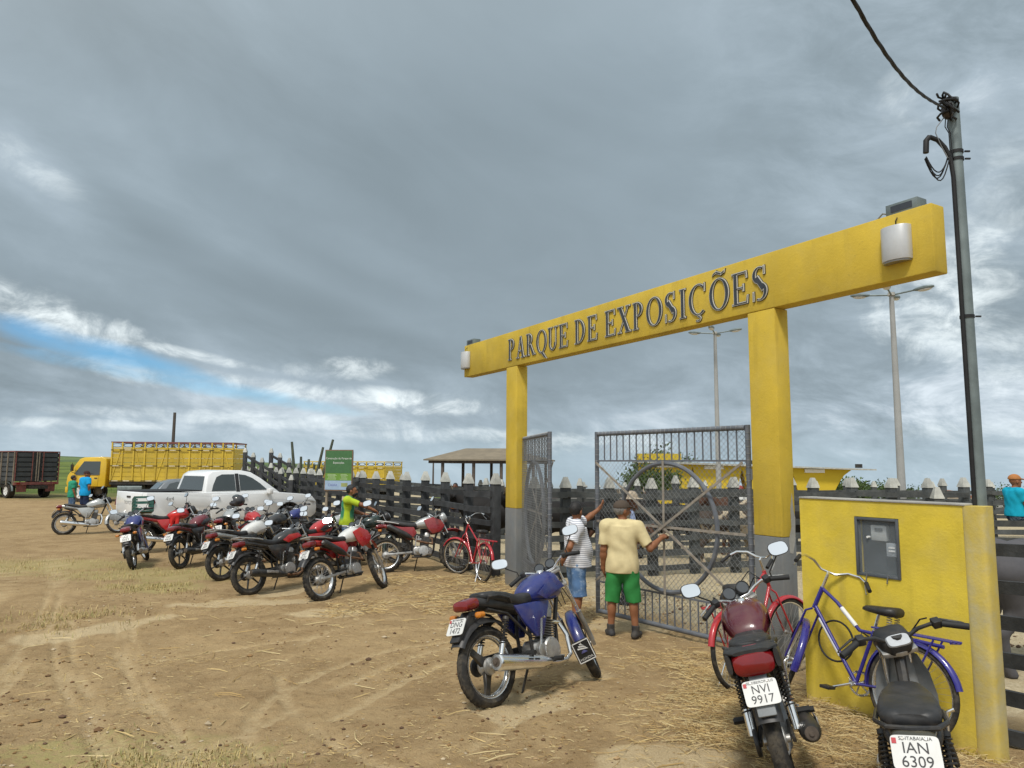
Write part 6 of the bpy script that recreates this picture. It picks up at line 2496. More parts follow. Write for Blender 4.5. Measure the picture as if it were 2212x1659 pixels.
# ------------------------------------------------------------------ people and cattle: bodies grown as one surface from distance fields
class Field:
    def __init__(s, lo, hi, h):
        s.lo, s.h = np.array(lo, float), h
        s.n = np.ceil((np.array(hi) - s.lo) / h).astype(int) + 1
        s.D = np.full(s.n, 1.0, np.float32)

    def box(s, lo, hi, pad):
        a = np.clip(np.floor((np.array(lo) - pad - s.lo) / s.h).astype(int), 0, s.n)
        b = np.clip(np.ceil((np.array(hi) + pad - s.lo) / s.h).astype(int) + 1, 0, s.n)
        sl = tuple(slice(i, j) for i, j in zip(a, b))
        ax = [s.lo[k] + s.h * np.arange(a[k], b[k]) for k in range(3)]
        return sl, np.meshgrid(*ax, indexing='ij')

    def blend(s, sl, d, k):
        o = s.D[sl]
        h = np.maximum(k - np.abs(o - d), 0) / max(k, 1e-6)
        s.D[sl] = np.minimum(o, d) - h * h * k / 4

    def cone(s, a, b, ra, rb=None, k=.03, cut=None):
        rb = ra if rb is None else rb
        a, b = np.array(a, float), np.array(b, float)
        pad = max(ra, rb) + .05 + k
        sl, (X, Y, Z) = s.box(np.minimum(a, b), np.maximum(a, b), pad)
        if 0 in X.shape:
            return s
        ab = b - a
        t = np.clip(((X - a[0]) * ab[0] + (Y - a[1]) * ab[1] + (Z - a[2]) * ab[2]) / (ab @ ab + 1e-9), 0, 1)
        d = np.sqrt((X - a[0] - t * ab[0]) ** 2 + (Y - a[1] - t * ab[1]) ** 2 + (Z - a[2] - t * ab[2]) ** 2) - (ra + (rb - ra) * t)
        if cut is not None:        # flat end: keep what lies on the near side of the plane through b
            u = ab / np.linalg.norm(ab)
            d = np.maximum(d, (X - b[0]) * u[0] + (Y - b[1]) * u[1] + (Z - b[2]) * u[2] + cut)
        s.blend(sl, d, k)
        return s

    def ell(s, c, r, k=.03, M=None):
        c, r = np.array(c, float), np.array(r, float)
        m = r.max()
        sl, (X, Y, Z) = s.box(c - m, c + m, .05 + k)
        if 0 in X.shape:
            return s
        P = np.stack([X - c[0], Y - c[1], Z - c[2]], -1)
        if M is not None:
            P = P @ np.array(M)
        k0 = np.linalg.norm(P / r, axis=-1)
        k1 = np.linalg.norm(P / (r * r), axis=-1)
        s.blend(sl, k0 * (k0 - 1) / np.maximum(k1, 1e-6), k)
        return s

    def tubez(s, c, z0, z1, rx, ry, k=.03, rx1=None, ry1=None):
        rx1, ry1 = rx1 or rx, ry1 or ry
        sl, (X, Y, Z) = s.box((c[0] - max(rx, rx1), c[1] - max(ry, ry1), z0), (c[0] + max(rx, rx1), c[1] + max(ry, ry1), z1), .05 + k)
        t = np.clip((Z - z0) / (z1 - z0), 0, 1)
        a, b = rx + (rx1 - rx) * t, ry + (ry1 - ry) * t
        d = (np.sqrt(((X - c[0]) / a) ** 2 + ((Y - c[1]) / b) ** 2) - 1) * np.minimum(a, b)
        d = np.maximum(d, np.maximum(z0 - Z, Z - z1))
        s.blend(sl, d, k)
        return s

    def grids(s):
        ax = [s.lo[k] + s.h * np.arange(s.n[k]) for k in range(3)]
        return np.meshgrid(*ax, indexing='ij')

    def cutz(s, z0=None, z1=None, slope=0.0):
        X, Y, Z = s.grids()
        if z0 is not None:
            s.D = np.maximum(s.D, z0 + slope * Y - Z)
        if z1 is not None:
            s.D = np.maximum(s.D, Z - z1)
        return s

    def hollow(s, c, r):
        X, Y, Z = s.grids()
        d = np.sqrt(((X - c[0]) / r[0]) ** 2 + ((Y - c[1]) / r[1]) ** 2 + ((Z - c[2]) / r[2]) ** 2) - 1
        s.D = np.maximum(s.D, -d * min(r))
        return s

    def folds(s, amp, seed=1, fx=16, fz=9):
        X, Y, Z = s.grids()
        n = np.sin(X * fx * 1.7 + 3 * np.sin(Z * fz + seed) + seed) * np.sin(Z * fz * 1.9 + 2 * np.sin(Y * fx * .8 + X * fx * .5 + seed * 2))
        n2 = np.sin((X + Y * .6) * fx * 2.9 + Z * fz * 2.2 + seed * 5) * .45
        s.D = s.D + amp * (n + n2)
        return s

    def mesh(s):
        D = s.D
        neg = D < 0
        c = np.zeros(tuple(s.n - 1) + (3,))
        cnt = np.zeros(tuple(s.n - 1))
        N = s.n - 1
        for ax in range(3):
            for u in (0, 1):
                for v in (0, 1):
                    o = [u, v]
                    off = [0, 0, 0]
                    oth = [k for k in range(3) if k != ax]
                    off[oth[0]], off[oth[1]] = o
                    A = tuple(slice(off[k], off[k] + N[k]) for k in range(3))
                    e = list(off)
                    e[ax] = 1
                    Bs = tuple(slice(e[k], e[k] + N[k]) for k in range(3))
                    a, b = D[A], D[Bs]
                    x = (a < 0) != (b < 0)
                    t = np.where(x, a / np.where(x, a - b, 1), 0)
                    for k in range(3):
                        c[..., k] += np.where(x, off[k] + (t if k == ax else 0), 0)
                    cnt += x
        act = cnt > 0
        idx = np.full(tuple(N), -1, np.int64)
        idx[act] = np.arange(act.sum())
        ii = np.argwhere(act)
        v = s.lo + s.h * (ii + c[act] / cnt[act][:, None])
        fs = []
        for ax in range(3):
            oth = [k for k in range(3) if k != ax]
            sl0 = [slice(1, N[k]) for k in range(3)]
            sl1 = [slice(1, N[k]) for k in range(3)]
            sl0[ax], sl1[ax] = slice(0, N[ax]), slice(1, N[ax] + 1)
            a, b = neg[tuple(sl0)], neg[tuple(sl1)]
            q = np.argwhere(a != b)
            if not len(q):
                continue
            flip = a[tuple(q.T)]
            q = q.copy()
            for k in oth:
                q[:, k] += 1
            quad = []
            for (du, dv) in ((0, 0), (1, 0), (1, 1), (0, 1)):
                p = q.copy()
                p[:, oth[0]] -= du
                p[:, oth[1]] -= dv
                quad.append(idx[tuple(p.T)])
            quad = np.stack(quad, 1)
            if ax == 1:
                flip = ~flip
            quad = np.where(flip[:, None], quad, quad[:, ::-1])
            fs.append(quad)
        return v, np.concatenate(fs)


def field_obj(F, name, m, parent, smooth=180):
    v, f = F.mesh()
    f = f[(f >= 0).all(1)]
    me = bpy.data.meshes.new(name)
    me.vertices.add(len(v))
    me.vertices.foreach_set('co', v.astype(np.float32).ravel())
    me.loops.add(f.size)
    me.loops.foreach_set('vertex_index', f.ravel().astype(np.int32))
    me.polygons.add(len(f))
    me.polygons.foreach_set('loop_start', (np.arange(len(f)) * 4).astype(np.int32))
    me.update(calc_edges=True)
    return link(name, me, m, parent, smooth)


def lerp3(a, b, t):
    return tuple(x + (y - x) * t for x, y in zip(a, b))


def hand(F, wrist, d, n, curl=.5, side=1, sz=1.0, spread=.0, fine=True):
    """palm and five fingers: d along the fingers, n out of the back of the hand, side +1 when the thumb lies along n x d"""
    w, d, n = V(wrist), V(d).normalized(), V(n).normalized()
    n = (n - d * n.dot(d)).normalized()
    x = n.cross(d) * side                   # thumb side
    M = np.array([list(x), list(d), list(n)]).T
    F.ell(w + d * .048 * sz, (.040 * sz, .055 * sz, .017 * sz), .012, M)
    F.cone(w, w + d * .03 * sz, .024 * sz, .022 * sz, .02)
    for i, (o, L, r) in enumerate(((.030, .072, .0092), (.010, .080, .0095), (-.010, .074, .0092), (-.029, .058, .0082))):
        p = w + d * .088 * sz + x * o * sz
        a = curl * .5
        dd = d + x * spread * (o / .03)
        for k, f in enumerate((.45, .32, .23)):
            u = (dd * math.cos(a) - n * math.sin(a)).normalized()
            q = p + u * L * f * sz
            F.cone(p, q, r * sz, r * .92 * sz, .004)
            p = q
            a += curl * .85
    p = w + d * .025 * sz + x * .030 * sz
    q = p + (x * .8 + d * .65 - n * .25 * (0.4 + curl)).normalized() * .045 * sz
    F.cone(p, q, .013 * sz, .0105 * sz, .008)
    F.cone(q, q + (d * .9 + x * .15 - n * .35 * curl).normalized() * .032 * sz, .0105 * sz, .009 * sz, .004)


SKIN = {k: mat('skin_' + k, c, .55, var=.10, scale=9, spec=.35) for k, c in {'brown': (.25, .105, .050), 'tan': (.31, .15, .085), 'dark': (.13, .055, .030)}.items()}
HAIR = mat('hair_black', (.012, .010, .009), .6, var=.4, scale=60, bump=.6, bscale=120)
HAIRG = mat('hair_gray', (.20, .19, .18), .7, var=.3, scale=60, bump=.5, bscale=120)


def cloth(name, col, **k):
    return mat(name, col, .85, var=.07, scale=12, bump=.12, bscale=220, spec=.15, **k)


def striped():
    m = cloth('striped_cotton', (.74, .75, .78))
    t = NT(m.node_tree)
    b = t.n['Principled BSDF']
    tc = t.node('ShaderNodeTexCoord')
    z = t.sep(tc.outputs['Object'])[2]
    wob = t.noise(tc.outputs['Object'], 6, 2)
    f = t.m('FRACT', t.m('MULTIPLY', t.m('ADD', z, t.m('MULTIPLY', wob, .012)), 1 / .0265))
    st = t.m('MULTIPLY', t.ss(f, .56, .62), t.m('SUBTRACT', 1.0, t.ss(f, .88, .94)))
    old = b.inputs['Base Color'].links[0].from_socket
    t.l.new(t.mix(t.m('MULTIPLY', st, .70), old, (.12, .135, .21)), b.inputs['Base Color'])
    return m


def denim(name, col):
    m = cloth(name, col)
    t = NT(m.node_tree)
    b = t.n['Principled BSDF']
    tc = t.node('ShaderNodeTexCoord')
    n = t.noise(tc.outputs['Object'], 7, 6, .7)
    old = b.inputs['Base Color'].links[0].from_socket
    t.l.new(t.mix(t.m('MULTIPLY', t.ss(n, .50, .68), .85), old, (.36, .46, .58)), b.inputs['Base Color'])
    return m


def head_parts(F, c, yaw, sz=1.0, beard=0):
    """head with brow, nose, lips, chin and ears; yaw turns it about z from the body's forward"""
    cy, sy = math.cos(yaw), math.sin(yaw)
    f, r = V((-sy, cy, 0)), V((cy, sy, 0))
    u = V((0, 0, 1))
    c = V(c)
    P = lambda x, y, z: c + (r * x + f * y + u * z) * sz
    M = np.array([list(r), list(f), list(u)]).T
    F.ell(P(0, -.012, .02), (.076 * sz, .096 * sz, .098 * sz), .02, M)
    F.ell(P(0, .022, -.045), (.058 * sz, .070 * sz, .072 * sz), .035, M)
    F.ell(P(0, .068, -.098), (.026 * sz, .022 * sz, .020 * sz), .03, M)          # chin
    F.cone(P(0, .083, .012), P(0, .108, -.030), .010 * sz, .0145 * sz, .012)       # nose
    F.cone(P(-.012, .096, -.034), P(.012, .096, -.034), .009 * sz, .009 * sz, .008)
    F.cone(P(-.038, .078, .028), P(.038, .078, .028), .012 * sz, .012 * sz, .018)  # brow
    for s in (-1, 1):
        F.ell(P(s * .030, .080, .008), (.013 * sz, .010 * sz, .009 * sz), .006, M)  # eyes
        F.ell(P(s * .078, -.008, -.012), (.012 * sz, .022 * sz, .034 * sz), .010, M)  # ears
    F.cone(P(-.018, .086, -.062), P(.018, .086, -.062), .0085 * sz, .0085 * sz, .008)  # lips
    F.cone(P(-.015, .083, -.074), P(.015, .083, -.074), .0085 * sz, .0085 * sz, .006)
    return f, r, P, M


def person(label, loc, face, J, skin, shirt, pants, hair=HAIR, yaw=0.0, h=.008, sz=1.0, belly=0.0, sleeve=.55, hem=.78, pant_end=.5, hat=None, hatm=None, shoes=None, shoe_m=None, hands=(.5, .5), hand_n=None,
           group=None, folds=.0052, sleeve_long=False, grow=0.0, beard=None, zoff=0.0, nofine=False):
    """J: joints in metres, x to the person's right, y forward, z up"""
    root = empty('person', V((loc[0], loc[1], (gz(loc[0], loc[1]) if len(loc) < 3 else loc[2]) + zoff)), (0, 0, R(face - 90)))
    root.scale = (sz,) * 3
    tag(root, label, 'person', group)
    g = lambda k: V(J[k])
    pel, ch, nk, hd = g('pelvis'), g('chest'), g('neck'), g('head')
    pts = [V(p) for p in J.values()]
    lo = V((min(p.x for p in pts), min(p.y for p in pts), min(p.z for p in pts))) - V((.26, .30, .14))
    hi = V((max(p.x for p in pts), max(p.y for p in pts), max(p.z for p in pts))) + V((.26, .30, .22))

    def torso(F, o, k=.05):
        F.ell(pel, (.150 + o, .112 + o, .13 + o), k)
        mid = pel.lerp(ch, .5)
        F.ell(mid + V((0, .006 + belly * .4, 0)), (.142 + o + belly * .3, .098 + o + belly * .5, .17 + o), k)
        if belly:
            F.ell(pel.lerp(ch, .38) + V((0, .055 + belly * .4, 0)), (.13 + o, .085 + o + belly * .5, .14 + o), k)
        F.ell(ch, (.158 + o, .108 + o, .16 + o), k)
        for s, nm in ((1, 'sr'), (-1, 'sl')):
            F.cone(nk - V((0, 0, .025)), g(nm), .048 + o, .056 + o, k)
            F.cone(ch + V((s * .05, 0, .04)), g(nm) - V((s * .01, 0, .02)), .085 + o, .055 + o, k)
    F = Field(lo, hi, h)
    torso(F, -.004)
    F.cone(nk - V((0, 0, .05)), hd - V((0, -.005, .06)), .054, .050, .03)
    f, r, P, M = head_parts(F, hd, yaw)
    for s, q in ((1, 'r'), (-1, 'l')):
        sh, el, wr = g('s' + q), g('e' + q), g('w' + q)
        F.cone(sh, el, .050, .038, .03)
        F.ell(sh.lerp(el, .45), (.047, .047, .06), .02)
        F.cone(el, el.lerp(wr, .35), .038, .041, .02)
        F.cone(el.lerp(wr, .3), wr, .040, .026, .02)
        hdn = g('h' + q)
        n_ = V((0, -1, 0)) if hand_n is None else V(hand_n[0 if q == 'r' else 1])
        hand(F, wr, hdn - wr, n_, hands[0 if q == 'r' else 1], s if True else 1)
        hp, kn, an = g('p' + q), g('k' + q), g('a' + q)
        F.cone(hp, kn, .088, .056, .04)
        F.cone(kn, an, .054, .037, .03)
        cd = (an - kn)
        back = V((0, -1, 0))
        F.ell(kn + cd * .30 + back * .016, (.048, .052, .10), .03)
        toe = g('t' + q)
        td = (toe - an)
        td.z = 0
        td.normalize()
        ft = V((an.x, an.y, an.z - .045))
        F.cone(ft - td * .045, ft + td * .06 - V((0, 0, .004)), .032, .032, .02)
        F.cone(ft + td * .05 - V((0, 0, .006)), ft + td * .165 - V((0, 0, .012)), .034, .022, .02)
        F.cone(ft + td * .05 + V((0, 0, .015)), an, .03, .034, .03)
    body = field_obj(F, 'body', skin, root)
    # shirt
    F = Field(lo, hi, h)
    torso(F, .016 + grow)
    F.ell(pel + V((0, 0, .02)), (.162 + grow, .124 + grow, .15), .05)
    if nofine is False:
        F.tubez((pel.lerp(ch, .4).x, pel.lerp(ch, .4).y + belly * .45), hem - .03, ch.z + .13, .197 + grow, .136 + grow + belly * .35, .05, .140 + grow, .085 + grow)
    for s, q in ((1, 'r'), (-1, 'l')):
        sh, el, wr = g('s' + q), g('e' + q), g('w' + q)
        if sleeve_long:
            F.cone(sh, el, .066, .053, .03)
            F.cone(el, el.lerp(wr, .93), .053, .040, .02, cut=.0)
        else:
            e = sh.lerp(el, sleeve + .2)
            F.cone(sh, e, .066 + grow, .060 + grow, .035, cut=.0)
    F.folds(folds, 1 + len(label) % 5)
    F.cutz(hem, None)
    F.hollow(nk + V((0, .012, .055)), (.068, .075, .075))
    field_obj(F, 'shirt', shirt, root)
    # trousers or shorts
    F = Field(lo, hi, h)
    F.ell(pel + V((0, 0, -.01)), (.158, .122, .14), .04)
    for q in 'rl':
        hp, kn, an = g('p' + q), g('k' + q), g('a' + q)
        if pant_end <= 0:
            F.cone(hp, kn, .104, .075, .04)
            F.cone(kn, an + (kn - an) * .05, .074, .062, .03, cut=.0)
        else:
            e = hp.lerp(kn, 1 + (pant_end - .5))
            F.cone(hp, e, .106, .094, .035, cut=.0)
    F.folds(folds * 1.2, 2 + len(label) % 7, 14, 8)
    X, Y, Z = F.grids()
    F.D = np.maximum(F.D, Z - min(pel.z + .085, hem + .05))
    field_obj(F, 'trousers' if pant_end <= 0 else 'shorts', pants, root)
    # shoes
    if shoes:
        if shoes == 'sandals':
            for q in 'rl':
                an, toe = g('a' + q), g('t' + q)
                td = (toe - an)
                td.z = 0
                td.normalize()
                sdv = V((td.y, -td.x, 0))
                c = V((an.x, an.y, .008)) + td * .06
                m = MB()
                pl = []
                for i in range(20):
                    a = 2 * math.pi * i / 20
                    p = c + td * (.135 * math.cos(a)) + sdv * ((.047 + .008 * math.cos(a)) * math.sin(a))
                    pl.append((p.x, p.y))
                m.prism(pl, .0, .018, plane='xy')
                o = m.build('flip_flop', shoe_m, root, bevel=.003)
                m = MB()
                for s in (-1, 1):
                    a, b = c + td * .075 + V((0, 0, .012)), c - td * .03 + sdv * s * .045 + V((0, 0, .012))
                    m.tube([a, a.lerp(b, .4) + V((0, 0, .042)), a.lerp(b, .75) + V((0, 0, .040)), b], .006, 6)
                m.build('strap', shoe_m, o)
        else:
            F = Field(lo, V((hi.x, hi.y, .40)), min(h, .008))
            for q in 'rl':
                an, toe = g('a' + q), g('t' + q)
                td = (toe - an)
                td.z = 0
                td.normalize()
                ft = V((an.x, an.y, max(.02, an.z - .05)))
                F.cone(ft - td * .05 + V((0, 0, .015)), ft + td * .06 + V((0, 0, .012)), .043, .045, .02)
                F.cone(ft + td * .05 + V((0, 0, .008)), ft + td * .165, .044, .032, .02)
                if shoes == 'boots':
                    F.cone(ft + V((0, 0, .03)), an + V((0, 0, .075)), .046, .048, .02, cut=.0)
                else:
                    F.cone(ft + V((0, 0, .02)), an + V((0, 0, .02)), .046, .046, .02, cut=.0)
            F.cutz(.002, None)
            field_obj(F, 'shoes', shoe_m, root)
    # hair and hats
    if hair is not None:
        F = Field(hd - V((.16, .16, .16)), hd + V((.16, .16, .18)), h)
        F.ell(P(0, -.018, .028), (.084, .100, .100), .01, M)
        X, Y, Z = F.grids()
        fy = (X - hd.x) * f.x + (Y - hd.y) * f.y
        F.D = np.maximum(F.D, np.where(fy > .02, .055 + (fy - .02) * .3, -.055 - (fy + .06) * .15) - (Z - hd.z) * 1.0)
        F.D = np.maximum(F.D, fy - .088)
        F.folds(.0025, 3, 60, 60)
        field_obj(F, 'hair', hair, root)
    if beard is not None:
        F = Field(hd - V((.16, .16, .18)), hd + V((.16, .16, .16)), h)
        F.ell(P(0, .026, -.066), (.060, .072, .062), .02, M)
        F.cone(P(-.03, .090, -.050), P(.03, .090, -.050), .012, .012, .01)
        X, Y, Z = F.grids()
        F.D = np.maximum(F.D, (Z - hd.z) + .038)
        field_obj(F, 'beard', beard, root)
    if hat == 'cap':
        F = Field(hd - V((.25, .25, .1)), hd + V((.25, .25, .2)), min(h, .008))
        F.ell(P(0, -.016, .040), (.092, .108, .090), .01, M)
        F.cutz(hd.z + .030, None)
        pk = np.array([list(r), list(f * .97 - V((0, 0, .24))), list(V((0, 0, .97)) + f * .24)]).T
        F.ell(P(0, .105, .040), (.074, .085, .008), .012, pk)
        field_obj(F, 'cap', hatm, root)
    elif hat == 'brim':
        F = Field(hd - V((.26, .26, .1)), hd + V((.26, .26, .25)), min(h, .009))
        F.ell(P(0, -.012, .085), (.088, .104, .085), .02, M)
        F.ell(P(0, -.012, .055), (.165, .185, .010), .02, M)
        field_obj(F, 'hat', hatm, root)
    return root, P, (f, r)


def stand(**k):
    J = dict(pelvis=(0, 0, .87), chest=(0, 0, 1.19), neck=(0, -.01, 1.38), head=(0, .02, 1.525), sr=(.175, -.01, 1.325), sl=(-.175, -.01, 1.325), er=(.225, -.03, 1.05), el=(-.225, -.03, 1.05),
             wr=(.235, .04, .81), wl=(-.235, .04, .81), hr=(.235, .07, .70), hl=(-.235, .07, .70), pr=(.085, 0, .84), pl=(-.085, 0, .84), kr=(.095, .015, .46), kl=(-.095, .015, .46),
             ar=(.10, -.02, .075), al=(-.10, -.02, .075), tr=(.12, .15, .02), tl=(-.12, .15, .02))
    J.update(k)
    return J


# man in the striped shirt: near arm folded behind his back, far arm up against the gate
def p_striped():
    J = stand(head=(-.03, .035, 1.545), neck=(-.01, .01, 1.40), sr=(.16, -.05, 1.335), sl=(-.165, .045, 1.36), el=(-.20, .285, 1.42), wl=(-.20, .47, 1.545), hl=(-.19, .54, 1.63),
              er=(.235, -.20, 1.09), wr=(.11, -.235, .91), hr=(.0, -.225, .885), pr=(.085, -.01, .84), kr=(.10, .01, .46), ar=(.10, -.05, .075), tr=(.13, .13, .02), kl=(-.09, .06, .46), al=(-.09, .03, .075), tl=(-.10, .20, .02))
    root, P, _ = person('man in striped T-shirt and denim shorts with one arm raised against the gate', (.845, 9.60), 22, J, SKIN['brown'], striped(), denim('washed_denim', (.10, .19, .36)), hair=HAIR, yaw=.55, h=.0075, sz=.955,
                        belly=.09, grow=.016, sleeve=.56, hem=.80, pant_end=.62, shoes='sandals', shoe_m=mat('sandal_red', (.14, .03, .03), .6), hands=(.9, .35), hand_n=((0, -1, .3), (.2, .7, .7)))
    return root


def p_yellow():
    J = stand(pelvis=(0, 0, .85), chest=(.0, .02, 1.17), neck=(0, .02, 1.365), head=(.01, .055, 1.50), sr=(.185, .0, 1.305), sl=(-.185, .0, 1.315), er=(.335, -.04, 1.055), wr=(.475, .115, 1.175), hr=(.54, .19, 1.205),
              el=(-.225, -.02, 1.035), wl=(-.235, .04, .80), hl=(-.215, .09, .69), pr=(.085, 0, .83), pl=(-.085, 0, .83), kr=(.125, .01, .455), kl=(-.125, .015, .455), ar=(.15, -.04, .075), al=(-.145, .0, .075), tr=(.20, .12, .02), tl=(-.19, .15, .02))
    cap = cloth('cap_brown', (.085, .066, .052))
    root, P, (f, r) = person('man in pale yellow T-shirt, green shorts and brown cap gripping the gate', (1.355, 8.92), 80, J, SKIN['brown'], cloth('pale_yellow_cotton', (.63, .53, .30)), cloth('green_shorts', (.035, .21, .055)), hair=HAIRG,
                             yaw=-1.05, h=.0075, sleeve=.62, hem=.76, pant_end=.60, hat='cap', hatm=cap, shoes='boots', shoe_m=mat('dark_boot', (.022, .022, .024), .7, dust=.3, dcol=(.2, .16, .11)), hands=(1.35, .45), hand_n=((.3, -.2, .95), (-1, -.2, 0)), grow=.008, beard=HAIRG)
    m = MB()
    for s in (-1, 1):
        q = P(s * .032, .100, .008)
        m.tube([q + r * (.020 * math.cos(a)) + V((0, 0, .015 * math.sin(a))) for a in [2 * math.pi * k / 14 for k in range(14)]], .0022, 5, closed=True)
        m.tube([P(s * .054, .098, .012), P(s * .078, .05, .012), P(s * .084, -.02, .004)], .0022, 5)
    m.tube([P(-.012, .104, .012), P(.012, .104, .012)], .0022, 5)
    m.build('spectacles', M_BPLAST, root)


p_striped()
p_yellow()
_J = stand(head=(.0, .10, 1.50), neck=(0, .05, 1.37), chest=(0, .03, 1.19), er=(.24, .10, 1.10), wr=(.14, .30, 1.14), hr=(.10, .38, 1.16), el=(-.24, .08, 1.08), wl=(-.12, .28, 1.08), hl=(-.06, .34, 1.08))
person('man in light blue long-sleeved shirt and pale straw hat behind the gate', (1.72, 10.95), -12, _J, SKIN['dark'], cloth('light_blue_shirt', (.33, .40, .60)), cloth('dark_trousers', (.03, .032, .04)), h=.010, sleeve_long=True, pant_end=0,
       hat='brim', hatm=cloth('straw_hat', (.40, .33, .25)), shoes='shoes', shoe_m=M_BPLAST, hair=None, yaw=-.2)


def p_green():
    J = stand(pelvis=(0, -.02, .87), head=(.03, .07, 1.50), neck=(.01, .03, 1.375), er=(.235, .28, 1.23), wr=(.22, .50, 1.13), hr=(.20, .58, 1.09), el=(-.21, .12, 1.08), wl=(-.17, .33, 1.02), hl=(-.15, .42, 1.01))
    m = cloth('green_lime_jersey', (.05, .22, .12))
    t = NT(m.node_tree)
    b = t.n['Principled BSDF']
    tc = t.node('ShaderNodeTexCoord')
    x, y, z = t.sep(tc.outputs['Object'])
    old = b.inputs['Base Color'].links[0].from_socket
    sl = t.ss(t.m('ADD', x, t.m('MULTIPLY', z, .06)), .215, .225)
    lowr = t.ss(z, 1.01, .88)
    f = t.m('MAXIMUM', sl, lowr)
    t.l.new(t.mix(f, old, (.40, .52, .035)), b.inputs['Base Color'])
    root, P, _ = person('man in green and lime jersey reaching for the handlebar of a dark motorcycle', (-3.27, 14.55), 12, J, SKIN['brown'], m, denim('blue_jeans', (.05, .10, .22)), h=.010, pant_end=0, sleeve=.6, hem=.82, shoes='shoes', shoe_m=M_BPLAST, yaw=-.1,
                        hands=(1.2, 1.2), hand_n=((0, 0, 1), (0, 0, 1)), beard=HAIR)
    # round printed badge on the back
    mb = MB()
    M = Matrix.Translation((0.0, -.128, 1.14)) @ Matrix.Rotation(R(90), 4, 'X') @ Matrix.Rotation(R(4), 4, 'X')
    mb.lathe([(0, 0), (.085, -.004), (.10, -.012)], 26, axis='z', M=M)
    bd = mb.build('back_badge', cloth('badge_print', (.42, .45, .52)), root)
    mb = MB()
    text_mb(mb, 'VS', .10, M, .004)
    mb.build('lettering', cloth('badge_letters', (.13, .06, .22)), bd, smooth=0)


p_green()
_J = stand(er=(.30, -.04, 1.10), wr=(.19, .02, .95), hr=(.14, .05, .93), head=(.02, .03, 1.52))
person('man in bright blue T-shirt and dark cap standing by the yellow truck cab', (-16.05, 27.3), 62, _J, SKIN['brown'], cloth('bright_blue_cotton', (.012, .30, .62)), cloth('navy_shorts', (.02, .03, .07)), h=.014, hat='cap', hatm=cloth('cap_dark', (.05, .03, .03)), hem=.76, pant_end=.55,
       hair=None, yaw=-.6, shoes='shoes', shoe_m=M_BPLAST, grow=.02, sz=1.04)
person('child in teal T-shirt standing beside the man in bright blue', (-16.95, 28.0), 50, stand(), SKIN['brown'], cloth('teal_cotton', (.03, .26, .16)), denim('child_jeans', (.06, .11, .2)), h=.014, pant_end=.55, hem=.74, sz=.93, grow=.02, shoes='shoes', shoe_m=M_BPLAST)
# boy sitting on the fence
_J = dict(pelvis=(0, 0, .10), chest=(0, .0, .40), neck=(0, .01, .575), head=(0, .05, .715), sr=(.15, 0, .52), sl=(-.15, 0, .52), er=(.20, .06, .30), el=(-.20, .06, .30), wr=(.15, .24, .18), wl=(-.15, .24, .18), hr=(.13, .31, .14), hl=(-.13, .31, .14),
          pr=(.08, .02, .08), pl=(-.08, .02, .08), kr=(.10, .38, .05), kl=(-.10, .38, .03), ar=(.10, .40, -.30), al=(-.10, .36, -.32), tr=(.10, .55, -.34), tl=(-.10, .5, -.36))
_z = gz(8.62, 12.38) + 1.155
person('boy in turquoise T-shirt and orange cap sitting on the fence at the right edge', (8.62, 12.44, _z), 5, _J, SKIN['brown'], cloth('turquoise_cotton', (.010, .33, .48)), denim('dark_jeans', (.02, .035, .07)), h=.011, hat='cap', hatm=cloth('cap_orange', (.40, .17, .06)), hair=None, hem=.075, pant_end=0, sz=.93, yaw=-.15,
       shoes=None, folds=.003)
# people farther off
_pp = dict(h=.018, group='people watching from inside the show ground')
person('person in orange shirt beyond the left fence, near the shelter', (-1.90, 24.6), 250, stand(), SKIN['dark'], cloth('orange_shirt', (.50, .15, .03)), cloth('far_trousers', (.04, .04, .05)), pant_end=0, shoes='shoes', shoe_m=M_BPLAST, **_pp)
person('man in gray shirt and brown hat in front of the yellow pavilion', (10.75, 25.9), 200, stand(), SKIN['brown'], cloth('gray_shirt', (.28, .29, .31)), cloth('far_trousers2', (.05, .05, .06)), pant_end=0, hat='brim', hatm=cloth('brown_hat', (.14, .06, .04)), hair=None, shoes='shoes', shoe_m=M_BPLAST, **_pp)
person('person in blue shirt by the rails of the covered platform', (-.60, 27.6), 240, stand(), SKIN['dark'], cloth('far_blue_shirt', (.04, .07, .28)), cloth('far_trousers3', (.06, .05, .04)), pant_end=0, shoes='shoes', shoe_m=M_BPLAST, zoff=.35, **_pp)
person('person in red shirt beyond the fence under the shelter', (-.35, 23.8), 260, stand(), SKIN['dark'], cloth('far_red_shirt', (.40, .03, .03)), cloth('far_trousers4', (.05, .05, .05)), pant_end=0, shoes='shoes', shoe_m=M_BPLAST, sz=.95, **_pp)
person('person in white shirt among the cattle pens right of the gate centre', (6.6, 20.9), 230, stand(), SKIN['brown'], cloth('far_white_shirt', (.6, .6, .58)), cloth('far_trousers5', (.05, .06, .09)), pant_end=0, hat='cap', hatm=cloth('far_cap', (.3, .05, .04)), hair=None, shoes='shoes', shoe_m=M_BPLAST, **_pp)


# ------------------------------------------------------------------ cattle
def hide(name, col, patch=None):
    m = mat(name, col, .75, var=.2, scale=3, bump=.1, bscale=80, spec=.25)
    if patch:
        t = NT(m.node_tree)
        b = t.n['Principled BSDF']
        tc = t.node('ShaderNodeTexCoord')
        n = t.noise(tc.outputs['Object'], 2.2, 3, .5)
        old = b.inputs['Base Color'].links[0].from_socket
        t.l.new(t.mix(t.ss(n, .50, .53), old, patch), b.inputs['Base Color'])
    return m


